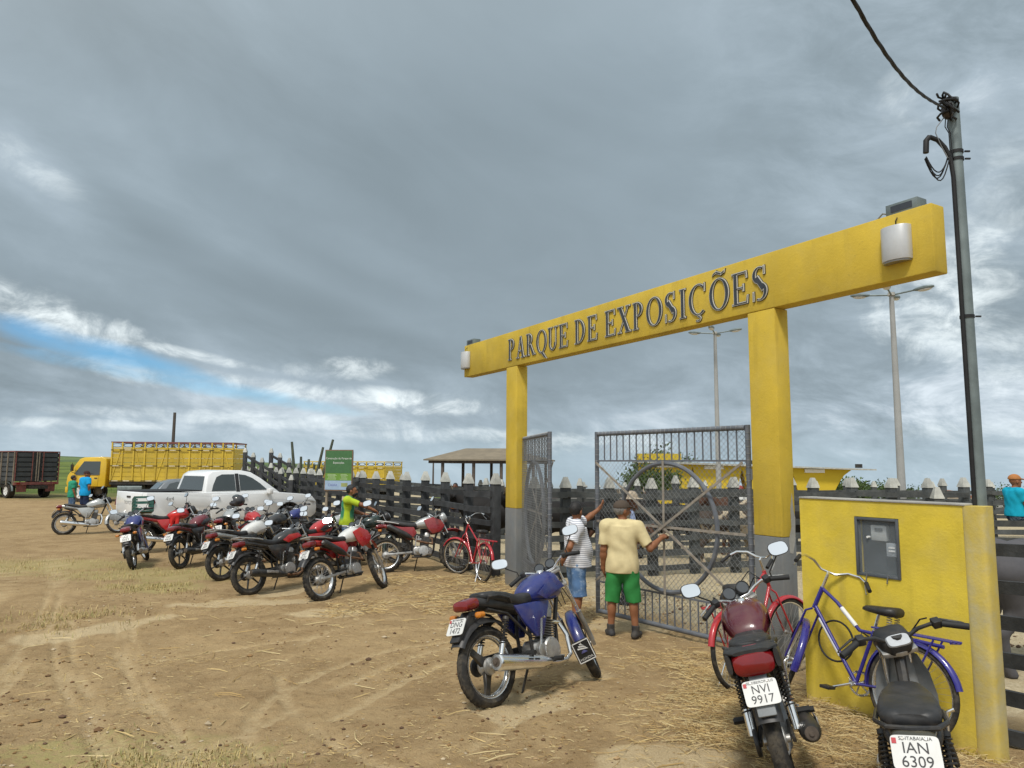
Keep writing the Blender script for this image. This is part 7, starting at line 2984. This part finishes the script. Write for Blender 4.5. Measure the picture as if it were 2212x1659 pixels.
def cow_mesh(down):
    F = Field((-1.25, -.42, -.02), (1.55, .42, 1.75), .026)
    F.ell((-.25, 0, .98), (.62, .29, .33), .08)
    F.ell((.32, 0, 1.0), (.42, .26, .36), .10)
    F.ell((-.72, 0, 1.05), (.24, .25, .26), .08)
    F.ell((.45, 0, 1.33), (.17, .10, .13), .08)             # hump
    F.cone((.0, 0, .72), (.45, 0, .66), .13, .14, .12)        # belly and brisket
    hx, hz = (1.05, .70) if down else (1.08, 1.36)
    F.cone((.55, 0, 1.08), (hx - .12, 0, hz + .02), .21, .125, .10)
    F.cone((.55, 0, .80), (hx - .16, 0, hz - .10), .10, .06, .12)   # dewlap
    tip = (hx + .28, 0, hz - .20) if not down else (hx + .20, 0, hz - .30)
    F.cone((hx - .05, 0, hz + .04), tip, .125, .075, .05)
    F.ell(tip, (.08, .075, .07), .04)
    for s in (-1, 1):
        F.ell((hx - .10, s * .20, hz + .02), (.04, .12, .055), .03)
        F.cone((.50, s * .16, .80), (.48, s * .16, .42), .12, .065, .06)
        F.cone((.48, s * .16, .44), (.50, s * .16, .10), .055, .042, .03)
        F.cone((.50, s * .16, .10), (.52, s * .16, .03), .05, .06, .02)
        F.cone((-.74, s * .17, .98), (-.66, s * .17, .60), .19, .10, .08)
        F.cone((-.66, s * .17, .60), (-.84, s * .17, .42), .09, .062, .05)
        F.cone((-.84, s * .17, .42), (-.80, s * .17, .10), .055, .044, .03)
        F.cone((-.80, s * .17, .10), (-.77, s * .17, .03), .05, .06, .02)
    F.cutz(.0, None)
    return F, (hx, hz)


H_BLK = hide('hide_black', (.016, .014, .013))
H_BRN = hide('hide_brown', (.075, .035, .02))
H_PALE = hide('hide_pale', (.42, .35, .25), (.06, .045, .035))
H_GRAY = hide('hide_gray', (.085, .082, .088))
M_HORN = mat('horn', (.25, .2, .14), .5)


def build_cow(down, hm):
    F, (hx, hz) = cow_mesh(down)
    root = empty('cow', (0, 0, 0))
    field_obj(F, 'body', hm, root)
    for s in (-1, 1):
        m = MB()
        m.tube([(hx - .08, s * .09, hz + .12), (hx - .06, s * .19, hz + .17), (hx - .02, s * .23, hz + .30)], [.03, .022, .006], 8)
        m.build('horn', M_HORN, root)
    m = MB()
    m.tube([(-.93, 0, 1.18), (-1.0, .02, 1.0), (-1.0, .03, .7), (-.98, .03, .5)], [.035, .024, .018, .014], 8)
    m.loft([(.36, .03, .015, .015), (.46, .03, .035, .03), (.54, .03, .02, .02)], 8, Matrix.Translation((-.98, 0, 0)), axis='z')
    m.build('tail', hm, root)
    return root


protos = {False: build_cow(False, H_BLK), True: build_cow(True, H_BLK)}
used = {False: False, True: False}
for (x, y, a, down, hm, sc, lab) in (
        (.75, 15.4, 200, False, H_BLK, .98, 'black cow behind the fence, left of the striped man'),
        (1.95, 16.1, 20, True, H_BLK, .95, 'black cow with lowered head behind the man in the straw hat'),
        (3.35, 16.2, 165, False, H_BLK, .92, 'black cow seen through the gate, left of the pale patched one'),
        (4.75, 15.75, 10, True, H_PALE, .92, 'pale patched cow with lowered head seen through the gate'),
        (5.55, 17.3, 190, False, H_BRN, .95, 'brown cow behind the pale patched one'),
        (6.55, 16.3, 175, False, H_BLK, .92, 'black cow at the right of the gate, beside the yellow column'),
        (2.7, 18.3, 30, False, H_BRN, .95, 'brown cow standing far back in the pen'),
        (-.35, 16.6, 185, False, H_BLK, .98, 'black cow behind the dark fence left of the far column'),
        (5.75, 7.7, 8, False, H_GRAY, 1.03, 'big gray cow behind the timber rails at the right edge')):
    if not used[down]:
        c = protos[down]
        used[down] = True
    else:
        c = copy_tree(protos[down])
    c.location = at(x, y)
    c.rotation_euler = (0, 0, R(a))
    c.scale = (sc,) * 3
    tag(c, lab, 'cow', 'cattle in the pens')
    for o in c.children:
        if o.name.split('.')[0] in ('body', 'tail'):
            o.material_slots[0].link = 'OBJECT'
            o.material_slots[0].material = hm
# ------------------------------------------------------------------ sign, shelter, pavilion
def make_sign():
    p = at(-4.72, 19.75)
    root = empty('notice_board', p, (0, 0, R(-14)))
    tag(root, 'green and lime construction notice board with a pale blue foot, on wooden posts', 'sign')
    # local x to the right, -y towards the camera
    for x in (-.36, .36):
        m = MB()
        m.box((x, .05, 1.05), (.06, .06, 2.9 - .2))
        m.build('post', M_WOODP, root)
    w, z0, z1 = .78, 1.36, 2.42
    m = MB()
    m.box((0, 0, (z0 + z1) / 2), (w + .05, .03, z1 - z0 + .05))
    m.build('board', mat('sign_edge', (.20, .13, .08), .7), root)
    gr, lm, pb = cloth('sign_green', (.075, .17, .075)), cloth('sign_lime', (.16, .30, .06)), cloth('sign_pale_blue', (.33, .44, .58))
    for nm, mm, a, b in (('green_field', gr, .42, 1.0), ('lime_band', lm, .235, .42), ('pale_band', pb, 0, .235)):
        m = MB()
        m.box((0, -.018, z0 + (z1 - z0) * (a + b) / 2), (w, .006, (z1 - z0) * (b - a) - .002))
        m.build(nm, mm, root)
    M0 = lambda z, x=0: Matrix.Translation((x, -.0215, z)) @ Matrix.Rotation(R(90), 4, 'X')
    m = MB()
    text_mb(m, 'Construção do Parque de', .074, M0(z0 + (z1 - z0) * .80))
    text_mb(m, 'Exposições', .074, M0(z0 + (z1 - z0) * .69))
    m.build('title', M_WHITEP, root, smooth=0)
    m = MB()
    for i in range(5):
        for x, q in ((-.2, .28), (.16, .22)):
            m.box((x + (i % 2) * .02, -.0222, z0 + (z1 - z0) * (.27 + .03 * i)), (q - .04 * ((i * 7) % 3), .001, .010))
    m.build('small_print', mat('sign_print', (.5, .6, .4), .7), root)
    m = MB()
    text_mb(m, 'CAIXA', .095, M0(z0 + .125, -.16))
    m.build('lettering', mat('sign_purple_blue', (.10, .10, .36), .6), root, smooth=0)
    m = MB()
    m.box((.19, -.0225, z0 + .135), (.19, .002, .10))
    m.build('emblem', mat('sign_olive', (.30, .33, .12), .6), root)


make_sign()


def make_shelter():
    o = at(-1.3, 28.0)
    zb = o.z
    root = empty('shelter', o, (0, 0, R(-12)))
    tag(root, 'open shelter with a low brown gable roof behind the fence', 'shelter')
    rm = mat('shelter_roof', (.20, .165, .115), .85, var=.15, scale=3)
    ze, zr = 1.98 - zb, 2.42 - zb
    # ridge runs along x from -.6 to 1.8
    L0, L1 = -1.75, 2.75
    r0, r1 = -.55, 1.05
    y0, y1 = -1.4, 1.8
    for nm, pts in (('roof_slope', [(L0, y0, ze), (L1, y0, ze), (r1, .2, zr), (r0, .2, zr)]), ('roof_slope', [(L0, y1, ze), (L1, y1, ze), (r1, .2, zr), (r0, .2, zr)]),
                    ('roof_slope', [(L0, y0, ze), (L0, y1, ze), (r0, .2, zr)]), ('roof_slope', [(L1, y0, ze), (L1, y1, ze), (r1, .2, zr)])):
        m = MB()
        n = len(pts)
        m.add([V(p) for p in pts] + [V(p) - V((0, 0, .05)) for p in pts], [tuple(range(n)), tuple(range(2 * n - 1, n - 1, -1))] + [(i, (i + 1) % n, n + (i + 1) % n, n + i) for i in range(n)])
        m.build(nm, rm, root)
    wm = mat('shelter_wood', (.10, .078, .062), .8, var=.25)
    for x in (-1.05, .15, 1.2, 2.4):
        for y in (-1.2, 1.6):
            m = MB()
            m.box((x, y, ze / 2 - .06), (.10, .10, ze - .02))
            m.build('post', wm, root)
    for y in (-1.2, 1.6):
        m = MB()
        m.box((.5, y, ze - .10), (4.2, .08, .10))
        m.build('eave_beam', wm, root)
    for i in range(7):
        m = MB()
        x = L0 + .3 + i * .65
        t = max(0, min(1, 1 - abs(x - .25) / 2.2))
        m.beam((x, y0 + .05, ze - .06), (min(max(x, r0), r1), .2, zr - .09), .06, .06)
        m.build('rafter', wm, root)
    # platform with rails
    rl = mat('shelter_rail', (.12, .05, .055), .8, var=.3)
    m = MB()
    m.box((1.6, .2, .35), (3.4, 2.6, .10))
    m.build('platform', wm, root)
    for z in (.95, 1.20, 1.42):
        m = MB()
        m.box((1.6, -1.30, z), (3.4, .05, .09))
        m.build('rail', rl, root)
    for i in range(6):
        m = MB()
        m.box((-.05 + i * .66, -1.24, .75), (.10, .08, 1.5))
        m.build('rail_post', rl, root)


make_shelter()


def make_pavilion():
    o = V((9.0, 51.0, 0))
    zb = gz(o.x, o.y)
    root = empty('pavilion', (o.x, o.y, zb), (0, 0, R(-7)))
    tag(root, 'yellow pavilion with parabolic arches and a thin flat roof beyond the pens', 'pavilion')
    W, n, bay = 13.4, 4, 3.35
    zt = lambda x: (1.98 - zb) - .030 * x
    poly = [(0, -.8), (0, zt(0))]
    poly.append((W + .9, zt(W)))
    k = 10
    for i in range(1, k + 1):          # outward leaning right end
        t = i / k
        poly.append((W + .9 - 2.1 * (t ** .62), zt(W) * (1 - t) - .8 * t))
    for b in range(n - 1, 0, -1):
        cx = bay * b + .35
        hw = .85
        ht = zt(cx) - .16
        pts = []
        for i in range(13):
            u = 1 - 2 * i / 12
            pts.append((cx + hw * u, -.8 + (ht + .8) * (1 - abs(u) ** 1.05)))
        poly += pts
    m = MB()
    m.prism(poly, 0, 1.6)
    m.build('arcade', M_YELP, root, smooth=30)
    m = MB()
    m.add([(-.2, -.6, zt(0) + .004), (W + 2.3, -.6, zt(W + 1)), (W + 2.3, 5.0, zt(W + 1)), (-.2, 5.0, zt(0) + .004), (-.2, -.6, zt(0) + .14), (W + 2.3, -.6, zt(W + 1) + .09), (W + 2.3, 5.0, zt(W + 1) + .09), (-.2, 5.0, zt(0) + .14)],
          [(0, 3, 2, 1), (4, 5, 6, 7), (0, 1, 5, 4), (1, 2, 6, 5), (2, 3, 7, 6), (3, 0, 4, 7)])
    m.build('roof_slab', M_CONC, root)
    m = MB()
    m.box((1.5, 2.0, zt(1.5) + .42), (3.0, 3.0, .55))
    m.build('raised_block', M_YELP, root)
    for i in range(4):
        x = .9 + bay * i + .9
        m = MB()
        m.box((x, -.08, zt(x) - .14), (1.3, .14, .24))
        m.build('light_box', M_WHITEP, root)
    for x in (1.4 + bay * 1.9, W + 1.2):
        m = MB()
        m.box((x, -.5, zt(x) + .30), (.42, .18, .26), )
        m.build('floodlight', M_FRAME, root)


make_pavilion()


# ------------------------------------------------------------------ trees, cactus, poles
def leaf_mat(name, c1, c2):
    if name in _m:
        return _m[name]
    m = bpy.data.materials.new(name)
    m.use_nodes = True
    t = NT(m.node_tree)
    b = t.n['Principled BSDF']
    pos = t.node('ShaderNodeNewGeometry')
    n = t.noise(pos.outputs['Position'], 1.6, 3)
    rnd = pos.outputs['Random Per Island']
    t.l.new(t.mix(t.m('ADD', t.m('MULTIPLY', t.ss(n, .35, .65), .6), t.m('MULTIPLY', rnd, .4)), c1, c2), b.inputs['Base Color'])
    b.inputs['Roughness'].default_value = .6
    b.inputs['Specular IOR Level'].default_value = .2
    _m[name] = m
    return m


LEAF = leaf_mat('leaf_green', (.030, .055, .018), (.085, .125, .035))


def tree(label, x, y, h, w, trunk_h, nleaf=2600, leaf=.13, seed=1, lm=LEAF, group='trees and bushes'):
    r = random.Random(seed)
    o = at(x, y, -.1)
    root = empty('leafy_tree', o)
    tag(root, label, 'tree', group)
    bm_ = mat('bark', (.09, .07, .055), .9, var=.3, bump=.4)
    m = MB()
    top = V((r.uniform(-.2, .2) * w * .2, 0, h * .62))
    m.tube([(0, 0, 0), (w * .02, 0, trunk_h * .6), top * .7, top], [.05 * h ** .8 * .5 + .05, .04 * h ** .8 * .5 + .04, .05, .03], 8)
    m.build('trunk', bm_, root)
    tips = []
    m = MB()
    for i in range(13):
        a = r.uniform(0, 6.28)
        z0 = r.uniform(.35, .9) * h * .62
        e = V((math.cos(a) * w * .45 * r.uniform(.5, 1), math.sin(a) * w * .45 * r.uniform(.5, 1), r.uniform(.4, .92) * h))
        s = V((0, 0, z0))
        mid = s.lerp(e, .5) + V((0, 0, .08 * h))
        m.tube([s, mid, e], [.035, .025, .01], 5)
        tips += [e, mid.lerp(e, .6), mid]
    m.build('limbs', bm_, root)
    m = MB()
    for i in range(nleaf):
        c = r.choice(tips)
        d = V((r.gauss(0, 1), r.gauss(0, 1), r.gauss(0, .75))) * (w * .115)
        p = c + d
        if p.z < trunk_h * .55:
            continue
        s = leaf * r.uniform(.6, 1.4)
        u = V((r.gauss(0, 1), r.gauss(0, 1), r.gauss(0, 1))).normalized()
        v = u.orthogonal().normalized()
        q = u.cross(v)
        m.add([p - v * s, p + q * s * .5 + u * s * .15, p + v * s, p - q * s * .5 + u * s * .15], [(0, 1, 2, 3)])
    c = m.build('crown', lm, root, smooth=0, keep=True)
    c['kind'] = 'stuff'
    return root


tree('leafy tree standing left of and behind the yellow pavilion', 8.9, 46.5, 3.55, 3.6, .9, 3600, .11, 4)
tree('tree showing above the left end of the pavilion roof', 12.3, 60.0, 5.1, 5.6, 1.5, 3000, .15, 8)
for i, (x, y, h, w, lab) in enumerate(((29.0, 64, 2.9, 4.6, 'bushy tree just right of the yellow pavilion'), (32.5, 68, 2.9, 4.2, 'second bushy tree right of the yellow pavilion'), (36.5, 70, 2.6, 4.0, 'low bush nearest the right lamp post'),
                                       (44.0, 82, 2.6, 5.0, 'far bush right of the right lamp post'), (61.0, 90, 2.8, 7.0, 'far bush left of the metal pole'))):
    tree(lab, x, y, h, w, .3, 1500, .14, 20 + i)


def cactus():
    root = empty('column_cactus', at(-8.3, 28.0))
    tag(root, 'tall bare column cactus rising behind the loading ramp', 'cactus')
    cm = mat('cactus_skin', (.075, .085, .055), .8, var=.3, scale=6, bump=.3)
    r = random.Random(5)
    for i, (x, tip, z) in enumerate(((0, -.25, 2.62), (.15, .12, 2.05), (.35, .42, 1.95), (.55, .95, 2.42), (.80, 1.32, 2.72), (.50, .62, 1.75), (.3, .2, 1.6), (.95, 1.1, 1.7))):
        m = MB()
        z += .25
        m.tube([(x * .5, i * .03, 0), (x, i * .03, z * .4), (x + (tip - x) * .6, i * .03, z * .7), (tip, i * .03, z)], [.09, .075, .06, .045], 9)
        m.build('stem', cm, root)


cactus()


def far_pole(x, y, h, label, arm=.8):
    root = empty('utility_pole', at(x, y, -.2))
    tag(root, label, 'utility pole', 'far utility poles')
    m = MB()
    m.tube([(0, 0, 0), (0, 0, h)], [.13, .09], 8)
    m.build('shaft', mat('far_pole_wood', (.085, .07, .06), .9), root)
    if arm:
        m = MB()
        m.box((0, 0, h - .3), (arm * 2, .1, .12))
        m.build('cross_arm', mat('far_pole_wood', (.085, .07, .06), .9), root)
        m = MB()
        for s in (-1, 0, 1):
            m.cyl((s * arm * .85, 0, h - .24), (s * arm * .85, 0, h - .08), .05, n=8)
        m.build('insulators', M_CONC, root)


far_pole(-21.4, 45.5, 5.4, 'bare dark post sticking up behind the yellow truck', 0)
far_pole(7.9, 80, 2.9, 'small far utility pole with a cross arm seen between the gate leaves', .5)
far_pole(-9.2, 85, 4.4, 'thin far pole left of the shelter', .0)


def far_house(x, y, w, h, label):
    root = empty('low_building', at(x, y, -.2), (0, 0, R(-20)))
    tag(root, label, 'building', 'small far buildings')
    m = MB()
    m.box((0, 0, h / 2), (w, 3.5, h))
    m.build('wall', M_WHITEP, root)
    m = MB()
    m.prism([(-w / 2 - .2, h), (w / 2 + .2, h), (w / 2 + .2, h + .12), (0, h + .8), (-w / 2 - .2, h + .12)], -2.0, 2.0)
    m.build('roof', mat('far_tile', (.28, .13, .08), .9), root)
    for k in (-1, 0, 1):
        m = MB()
        m.box((k * w * .3, -1.76, h * .55), (w * .14, .06, h * .4))
        m.build('window', M_GLASS, root)


far_house(52.0, 86, 4.4, 1.9, 'small white building far away, left of the metal pole')
far_house(-4.5, 110, 9, 2.3, 'long low white building far off beyond the left fence')


# ------------------------------------------------------------------ things carried by the motorcycles, and litter
def bike_M(b):
    return Matrix.Translation(b.location) @ b.rotation_euler.to_matrix().to_4x4() @ Matrix.Scale(b.scale[0], 4)


def make_crate():
    b = B['crate']
    M = bike_M(b)
    root = empty('plastic_crate', M @ V((-.66, 0, .915)), b.rotation_euler)
    tag(root, 'green plastic crate tied behind the seat of a red motorcycle', 'crate')
    g = mat('crate_green', (.012, .085, .065), .5, var=.15, dust=.15, dcol=DUST)
    w, d, h = .40, .46, .34
    m = MB()
    m.box((0, 0, .01), (w, d, .02))
    m.build('base', g, root)
    for (cx, cy, lx, ly) in ((0, -d / 2, w, .018), (0, d / 2, w, .018), (-w / 2, 0, .018, d), (w / 2, 0, .018, d)):
        for z in (.05, .125, .20, .275, .33):
            m = MB()
            m.box((cx, cy, z), (lx, ly, .045))
            m.build('slat', g, root)
        for t in (-.45, 0, .45):
            m = MB()
            m.box((cx + (lx * t if lx > .1 else 0) * .98, cy + (ly * t if ly > .1 else 0) * .98, h / 2), (.022, .022, h))
            m.build('rib', g, root)
    for (z, hh) in ((.27, .07), (.13, .09)):
        m = MB()
        m.box((-.02, -d / 2 - .012, z), (.22, .006, hh))
        m.build('white_label', M_WHITEP, root)
    # red cloth hanging over the same motorcycle's tank side
    p = M @ V((.02, -.10, .80))
    F = Field((-.22, -.16, -.36), (.22, .16, .12), .011)
    F.ell((0, 0, 0), (.15, .09, .045), .03)
    F.cone((-.06, -.055, .0), (-.09, -.075, -.22), .055, .035, .04)
    F.cone((.04, -.055, .0), (.03, -.075, -.26), .06, .035, .04)
    F.folds(.006, 4, 30, 8)
    c = field_obj(F, 'red_cloth', cloth('red_cloth_weave', (.50, .03, .025)), None)
    c.location = p
    c.rotation_euler = b.rotation_euler
    tag(c, 'bright red cloth draped over the side of the motorcycle with the crate', 'cloth')


make_crate()


def make_helmet():
    b = B['redfar']
    SFm = Matrix([list(b['steer_frame'])[i * 4:(i + 1) * 4] for i in range(4)])
    p = bike_M(b) @ SFm @ V((-.04, .27, .40))
    root = empty('helmet', p, (.1, -.2, R(200)))
    tag(root, 'black helmet with an open visor hung on a motorcycle mirror', 'helmet')
    F = Field((-.19, -.17, -.19), (.19, .17, .19), .008)
    F.ell((0, 0, .01), (.150, .122, .135), .02)
    F.ell((.05, 0, -.07), (.115, .10, .07), .04)
    F.hollow((.15, 0, .0), (.11, .095, .052))
    F.hollow((0, 0, -.17), (.10, .085, .09))
    field_obj(F, 'shell', mat('helmet_black', (.03, .03, .035), .25, coat=.5, dust=.1, dcol=DUST), root)
    m = MB()
    vs, fs = [], []
    for i in range(7):
        for j in range(15):
            a, e = R(-80 + 160 * j / 14), R(28 + 36 * i / 6)
            vs.append((.158 * math.cos(a) * math.cos(e), .130 * math.sin(a) * math.cos(e), .01 + .145 * math.sin(e)))
    for i in range(6):
        for j in range(14):
            fs.append((i * 15 + j, i * 15 + j + 1, (i + 1) * 15 + j + 1, (i + 1) * 15 + j))
    m.add(vs, fs)
    m.build('visor', M_GLASS, root)
    m = MB()
    m.box((.12, 0, -.095), (.02, .07, .02))
    m.build('chin_vent', M_RED, root)


make_helmet()


def make_cup():
    x, y = 2.33, 4.72
    root = empty('plastic_cup', at(x, y, .004), (0, 0, 0))
    tag(root, 'small white plastic cup lying upside down on the straw', 'cup')
    m = MB()
    m.lathe([(.0, .078), (.024, .078), (.026, .074), (.036, .004), (.039, .004), (.039, .0), (.034, .0), (.024, .070), (0, .071)], 22, axis='z')
    m.build('cup_wall', M_WHITEP, root)
    m = MB()
    m.lathe([(.0365, .004), (.0395, .002), (.0365, .0)], 22, axis='z')
    m.build('rim', M_WHITEP, root)


make_cup()


# ------------------------------------------------------------------ straw, dry grass, crumbs of earth
def strips(name, pts, mats, lens, wid, lift=.02, kink=.35, arc=.25, seed=1):
    r = np.random.default_rng(seed)
    vs, fs, mi = [], [], []
    for (x, y) in pts:
        L = r.uniform(*lens)
        a = r.uniform(0, 2 * math.pi)
        w = wid * r.uniform(.6, 1.3)
        z = gz(x, y) + r.uniform(.002, lift)
        b = a + r.normal(0, kink)
        c = b + r.normal(0, kink)
        t0, t1 = r.normal(0, arc) * .5, r.normal(0, arc) * .5
        p0 = V((x, y, z))
        p1 = p0 + V((math.cos(a), math.sin(a), t0)) * L * .5
        p2 = p1 + V((math.cos(b), math.sin(b), t1)) * L * .3
        p3 = p2 + V((math.cos(c), math.sin(c), t1)) * L * .2
        n = V((-math.sin(b), math.cos(b), 0))
        up = V((0, 0, w * .55))
        o = len(vs)
        for p, ww in ((p0, .8), (p1, 1), (p2, .9), (p3, .4)):
            vs += [p - n * (w * .5 * ww), p + up * ww, p + n * (w * .5 * ww)]
        for k in range(3):
            q = o + k * 3
            fs += [(q, q + 3, q + 4, q + 1), (q + 1, q + 4, q + 5, q + 2)]
        m = int(r.integers(0, len(mats)))
        mi += [m] * 6
    me = bpy.data.meshes.new(name)
    me.from_pydata([tuple(v) for v in vs], [], fs)
    me.polygons.foreach_set('material_index', mi)
    o = link(name, me, mats, smooth=0)
    tag(o, kind='stuff')
    return o


ST = [mat('straw_' + str(i), c, .8, var=.15, scale=3, spec=.2) for i, c in enumerate(((.50, .37, .17), (.40, .27, .11), (.56, .45, .24), (.30, .20, .085)))]
rg = np.random.default_rng(12)


def scatter(n, x0, x1, y0, y1, mask, pw=1.0):
    X, Y = rg.uniform(x0, x1, n), y0 + (y1 - y0) * rg.uniform(0, 1, n) ** pw
    k = rg.uniform(0, 1, n) < np.clip(mask(X, Y), 0, 1)
    return list(zip(X[k], Y[k]))


def straw_mask(X, Y):
    n = fbm(X * .9, Y * .9, 4, 201)
    m = smst(n, .42, .62) * .55
    wall = smst(X / np.maximum(Y, 1), .20, .29) * (1 - smst(Y, 6.6, 8.2))
    m = m * smst(X / np.maximum(Y, 1), .12, .24)
    side = (X - RC.x) * N.x + (Y - RC.y) * N.y
    return (m * .9 + wall * (.08 + 1.0 * smst(fbm(X * 1.7, Y * 1.7, 4, 202), .46, .60))) * (side > -.5)


strips('straw', scatter(17000, .6, 3.4, 4.0, 8.2, straw_mask), ST, (.03, .20), .0046, .045, .6, .22, 3)
strips('straw', scatter(5000, -2.6, 1.2, 8.6, 13.6, lambda X, Y: smst(fbm(X * .8, Y * .8, 4, 207), .45, .62) * smst(Y - X * .2, 9.2, 11)), ST, (.05, .24), .008, .035, .4, .2, 4)


def litter_mask(X, Y):
    n = fbm(X * .55, Y * .55, 4, 301)
    n2 = fbm(X * 2.2, Y * 2.2, 3, 302)
    return smst(n, .36, .66) * (.35 + .65 * smst(n2, .4, .6)) * .8


strips('dry_litter', scatter(26000, -6.5, 2.6, 3.9, 12.5, litter_mask, 1.35), ST, (.012, .075), .0045, .014, .5, .12, 5)
strips('twigs', scatter(260, -6, 2.6, 4.0, 11, lambda X, Y: np.full(X.shape, .8), 1.2), ST[:3], (.14, .34), .009, .012, .25, .06, 6)


def grass_tufts(name, centres, n, hgt, mats, seed):
    r = np.random.default_rng(seed)
    vs, fs, mi = [], [], []
    for (cx, cy, rx, ry) in centres:
        for _ in range(n):
            x, y = cx + r.normal(0, .45) * rx, cy + r.normal(0, .45) * ry
            if vnoise(np.array([x * 4.0]), np.array([y * 4.0]), 55)[0] < .42:
                continue
            L = r.uniform(.4, 1.2) * hgt
            a = r.uniform(0, 6.28)
            d = V((math.cos(a), math.sin(a), 0)) * L * r.uniform(.3, 1.0)
            p = V((x, y, gz(x, y) - .004))
            n_ = V((-math.sin(a), math.cos(a), 0)) * .0035
            o = len(vs)
            vs += [p - n_, p + n_, p + d * .5 + V((0, 0, L * .62)) - n_ * .7, p + d * .5 + V((0, 0, L * .62)) + n_ * .7, p + d + V((0, 0, L * .55))]
            fs += [(o, o + 1, o + 3, o + 2), (o + 2, o + 3, o + 4)]
            k = int(r.integers(0, len(mats)))
            mi += [k, k]
    me = bpy.data.meshes.new(name)
    me.from_pydata([tuple(v) for v in vs], [], fs)
    me.polygons.foreach_set('material_index', mi)
    tag(link(name, me, mats, smooth=0), kind='stuff')


GR = [mat('blade_' + str(i), c, .8, var=.15, spec=.15) for i, c in enumerate(((.48, .37, .16), (.40, .31, .13), (.30, .28, .11), (.52, .41, .21)))]
grass_tufts('dry_grass', [(-2.2, 4.75, 1.0, .5), (-2.7, 4.35, .7, .3), (-1.6, 4.4, .6, .25)], 900, .06, GR, 8)
grass_tufts('dry_grass', [(-6.6, 13.4, 2.2, 1.0), (-9.5, 14.5, 2.6, 1.3), (-5.8, 12.0, 1.1, .5), (-4.9, 6.3, .6, .6), (-5.8, 9.6, 1.0, .9)], 1100, .09, GR, 9)
grass_tufts('green_grass', [(x, 49 + (i % 3) * 3, 4.5, 2.5) for i, x in enumerate(range(-44, -16, 3))], 420, .40, [mat('green_blade_' + str(i), c, .8, var=.15, spec=.15) for i, c in enumerate(((.10, .17, .03), (.16, .22, .05), (.06, .11, .025)))], 10)


def crumbs(name, n, x0, x1, y0, y1, sizes, mats, mask, seed):
    r = np.random.default_rng(seed)
    base = [(0, 0, 1), (.9, 0, .3), (.28, .85, .3), (-.72, .53, .25), (-.72, -.53, .35), (.28, -.85, .25), (.5, .4, -.5), (-.5, .3, -.5), (0, -.6, -.5)]
    F = [(0, 1, 2), (0, 2, 3), (0, 3, 4), (0, 4, 5), (0, 5, 1), (1, 6, 2), (2, 6, 7), (2, 7, 3), (3, 7, 4), (4, 7, 8), (4, 8, 5), (5, 8, 1), (1, 8, 6), (6, 8, 7)]
    vs, fs, mi = [], [], []
    for (x, y) in scatter(n, x0, x1, y0, y1, mask, 1.3):
        s = sizes[0] + (sizes[1] - sizes[0]) * r.random() ** 3
        q = r.uniform(.7, 1.3, 3) * s
        a = r.uniform(0, 6.28)
        c, sn = math.cos(a), math.sin(a)
        z = gz(x, y) + s * .15
        o = len(vs)
        for p in base:
            u, v = p[0] * q[0], p[1] * q[1]
            vs.append((x + u * c - v * sn, y + u * sn + v * c, z + p[2] * q[2] * .6))
        fs += [tuple(k + o for k in f) for f in F]
        mi += [int(r.integers(0, len(mats)))] * len(F)
    me = bpy.data.meshes.new(name)
    me.from_pydata(vs, [], fs)
    me.polygons.foreach_set('material_index', mi)
    tag(link(name, me, mats, smooth=0), kind='stuff')


CL = [mat('clod_' + str(i), c, .95, var=.2, spec=.1) for i, c in enumerate(((.24, .15, .07), (.32, .22, .12), (.16, .095, .05), (.42, .34, .23), (.12, .075, .05)))]
crumbs('earth_crumbs', 9000, -6.5, 3.0, 3.9, 12, (.004, .022), CL, lambda X, Y: smst(fbm(X * .8, Y * .8, 4, 401), .40, .68), 21)
crumbs('pebbles', 500, -6.5, 3.0, 3.9, 11, (.008, .045), CL, lambda X, Y: smst(fbm(X * .5, Y * .5, 3, 402), .40, .60), 22)
# rubble and cow dung on the yard side
crumbs('earth_crumbs', 1500, 0.2, 6.5, 8.5, 14, (.008, .04), [ST[2], CL[1], CL[4]], lambda X, Y: smst(fbm(X * .8, Y * .8, 4, 403), .45, .6) * (((X - RC.x) * N.x + (Y - RC.y) * N.y) < -.3), 23)
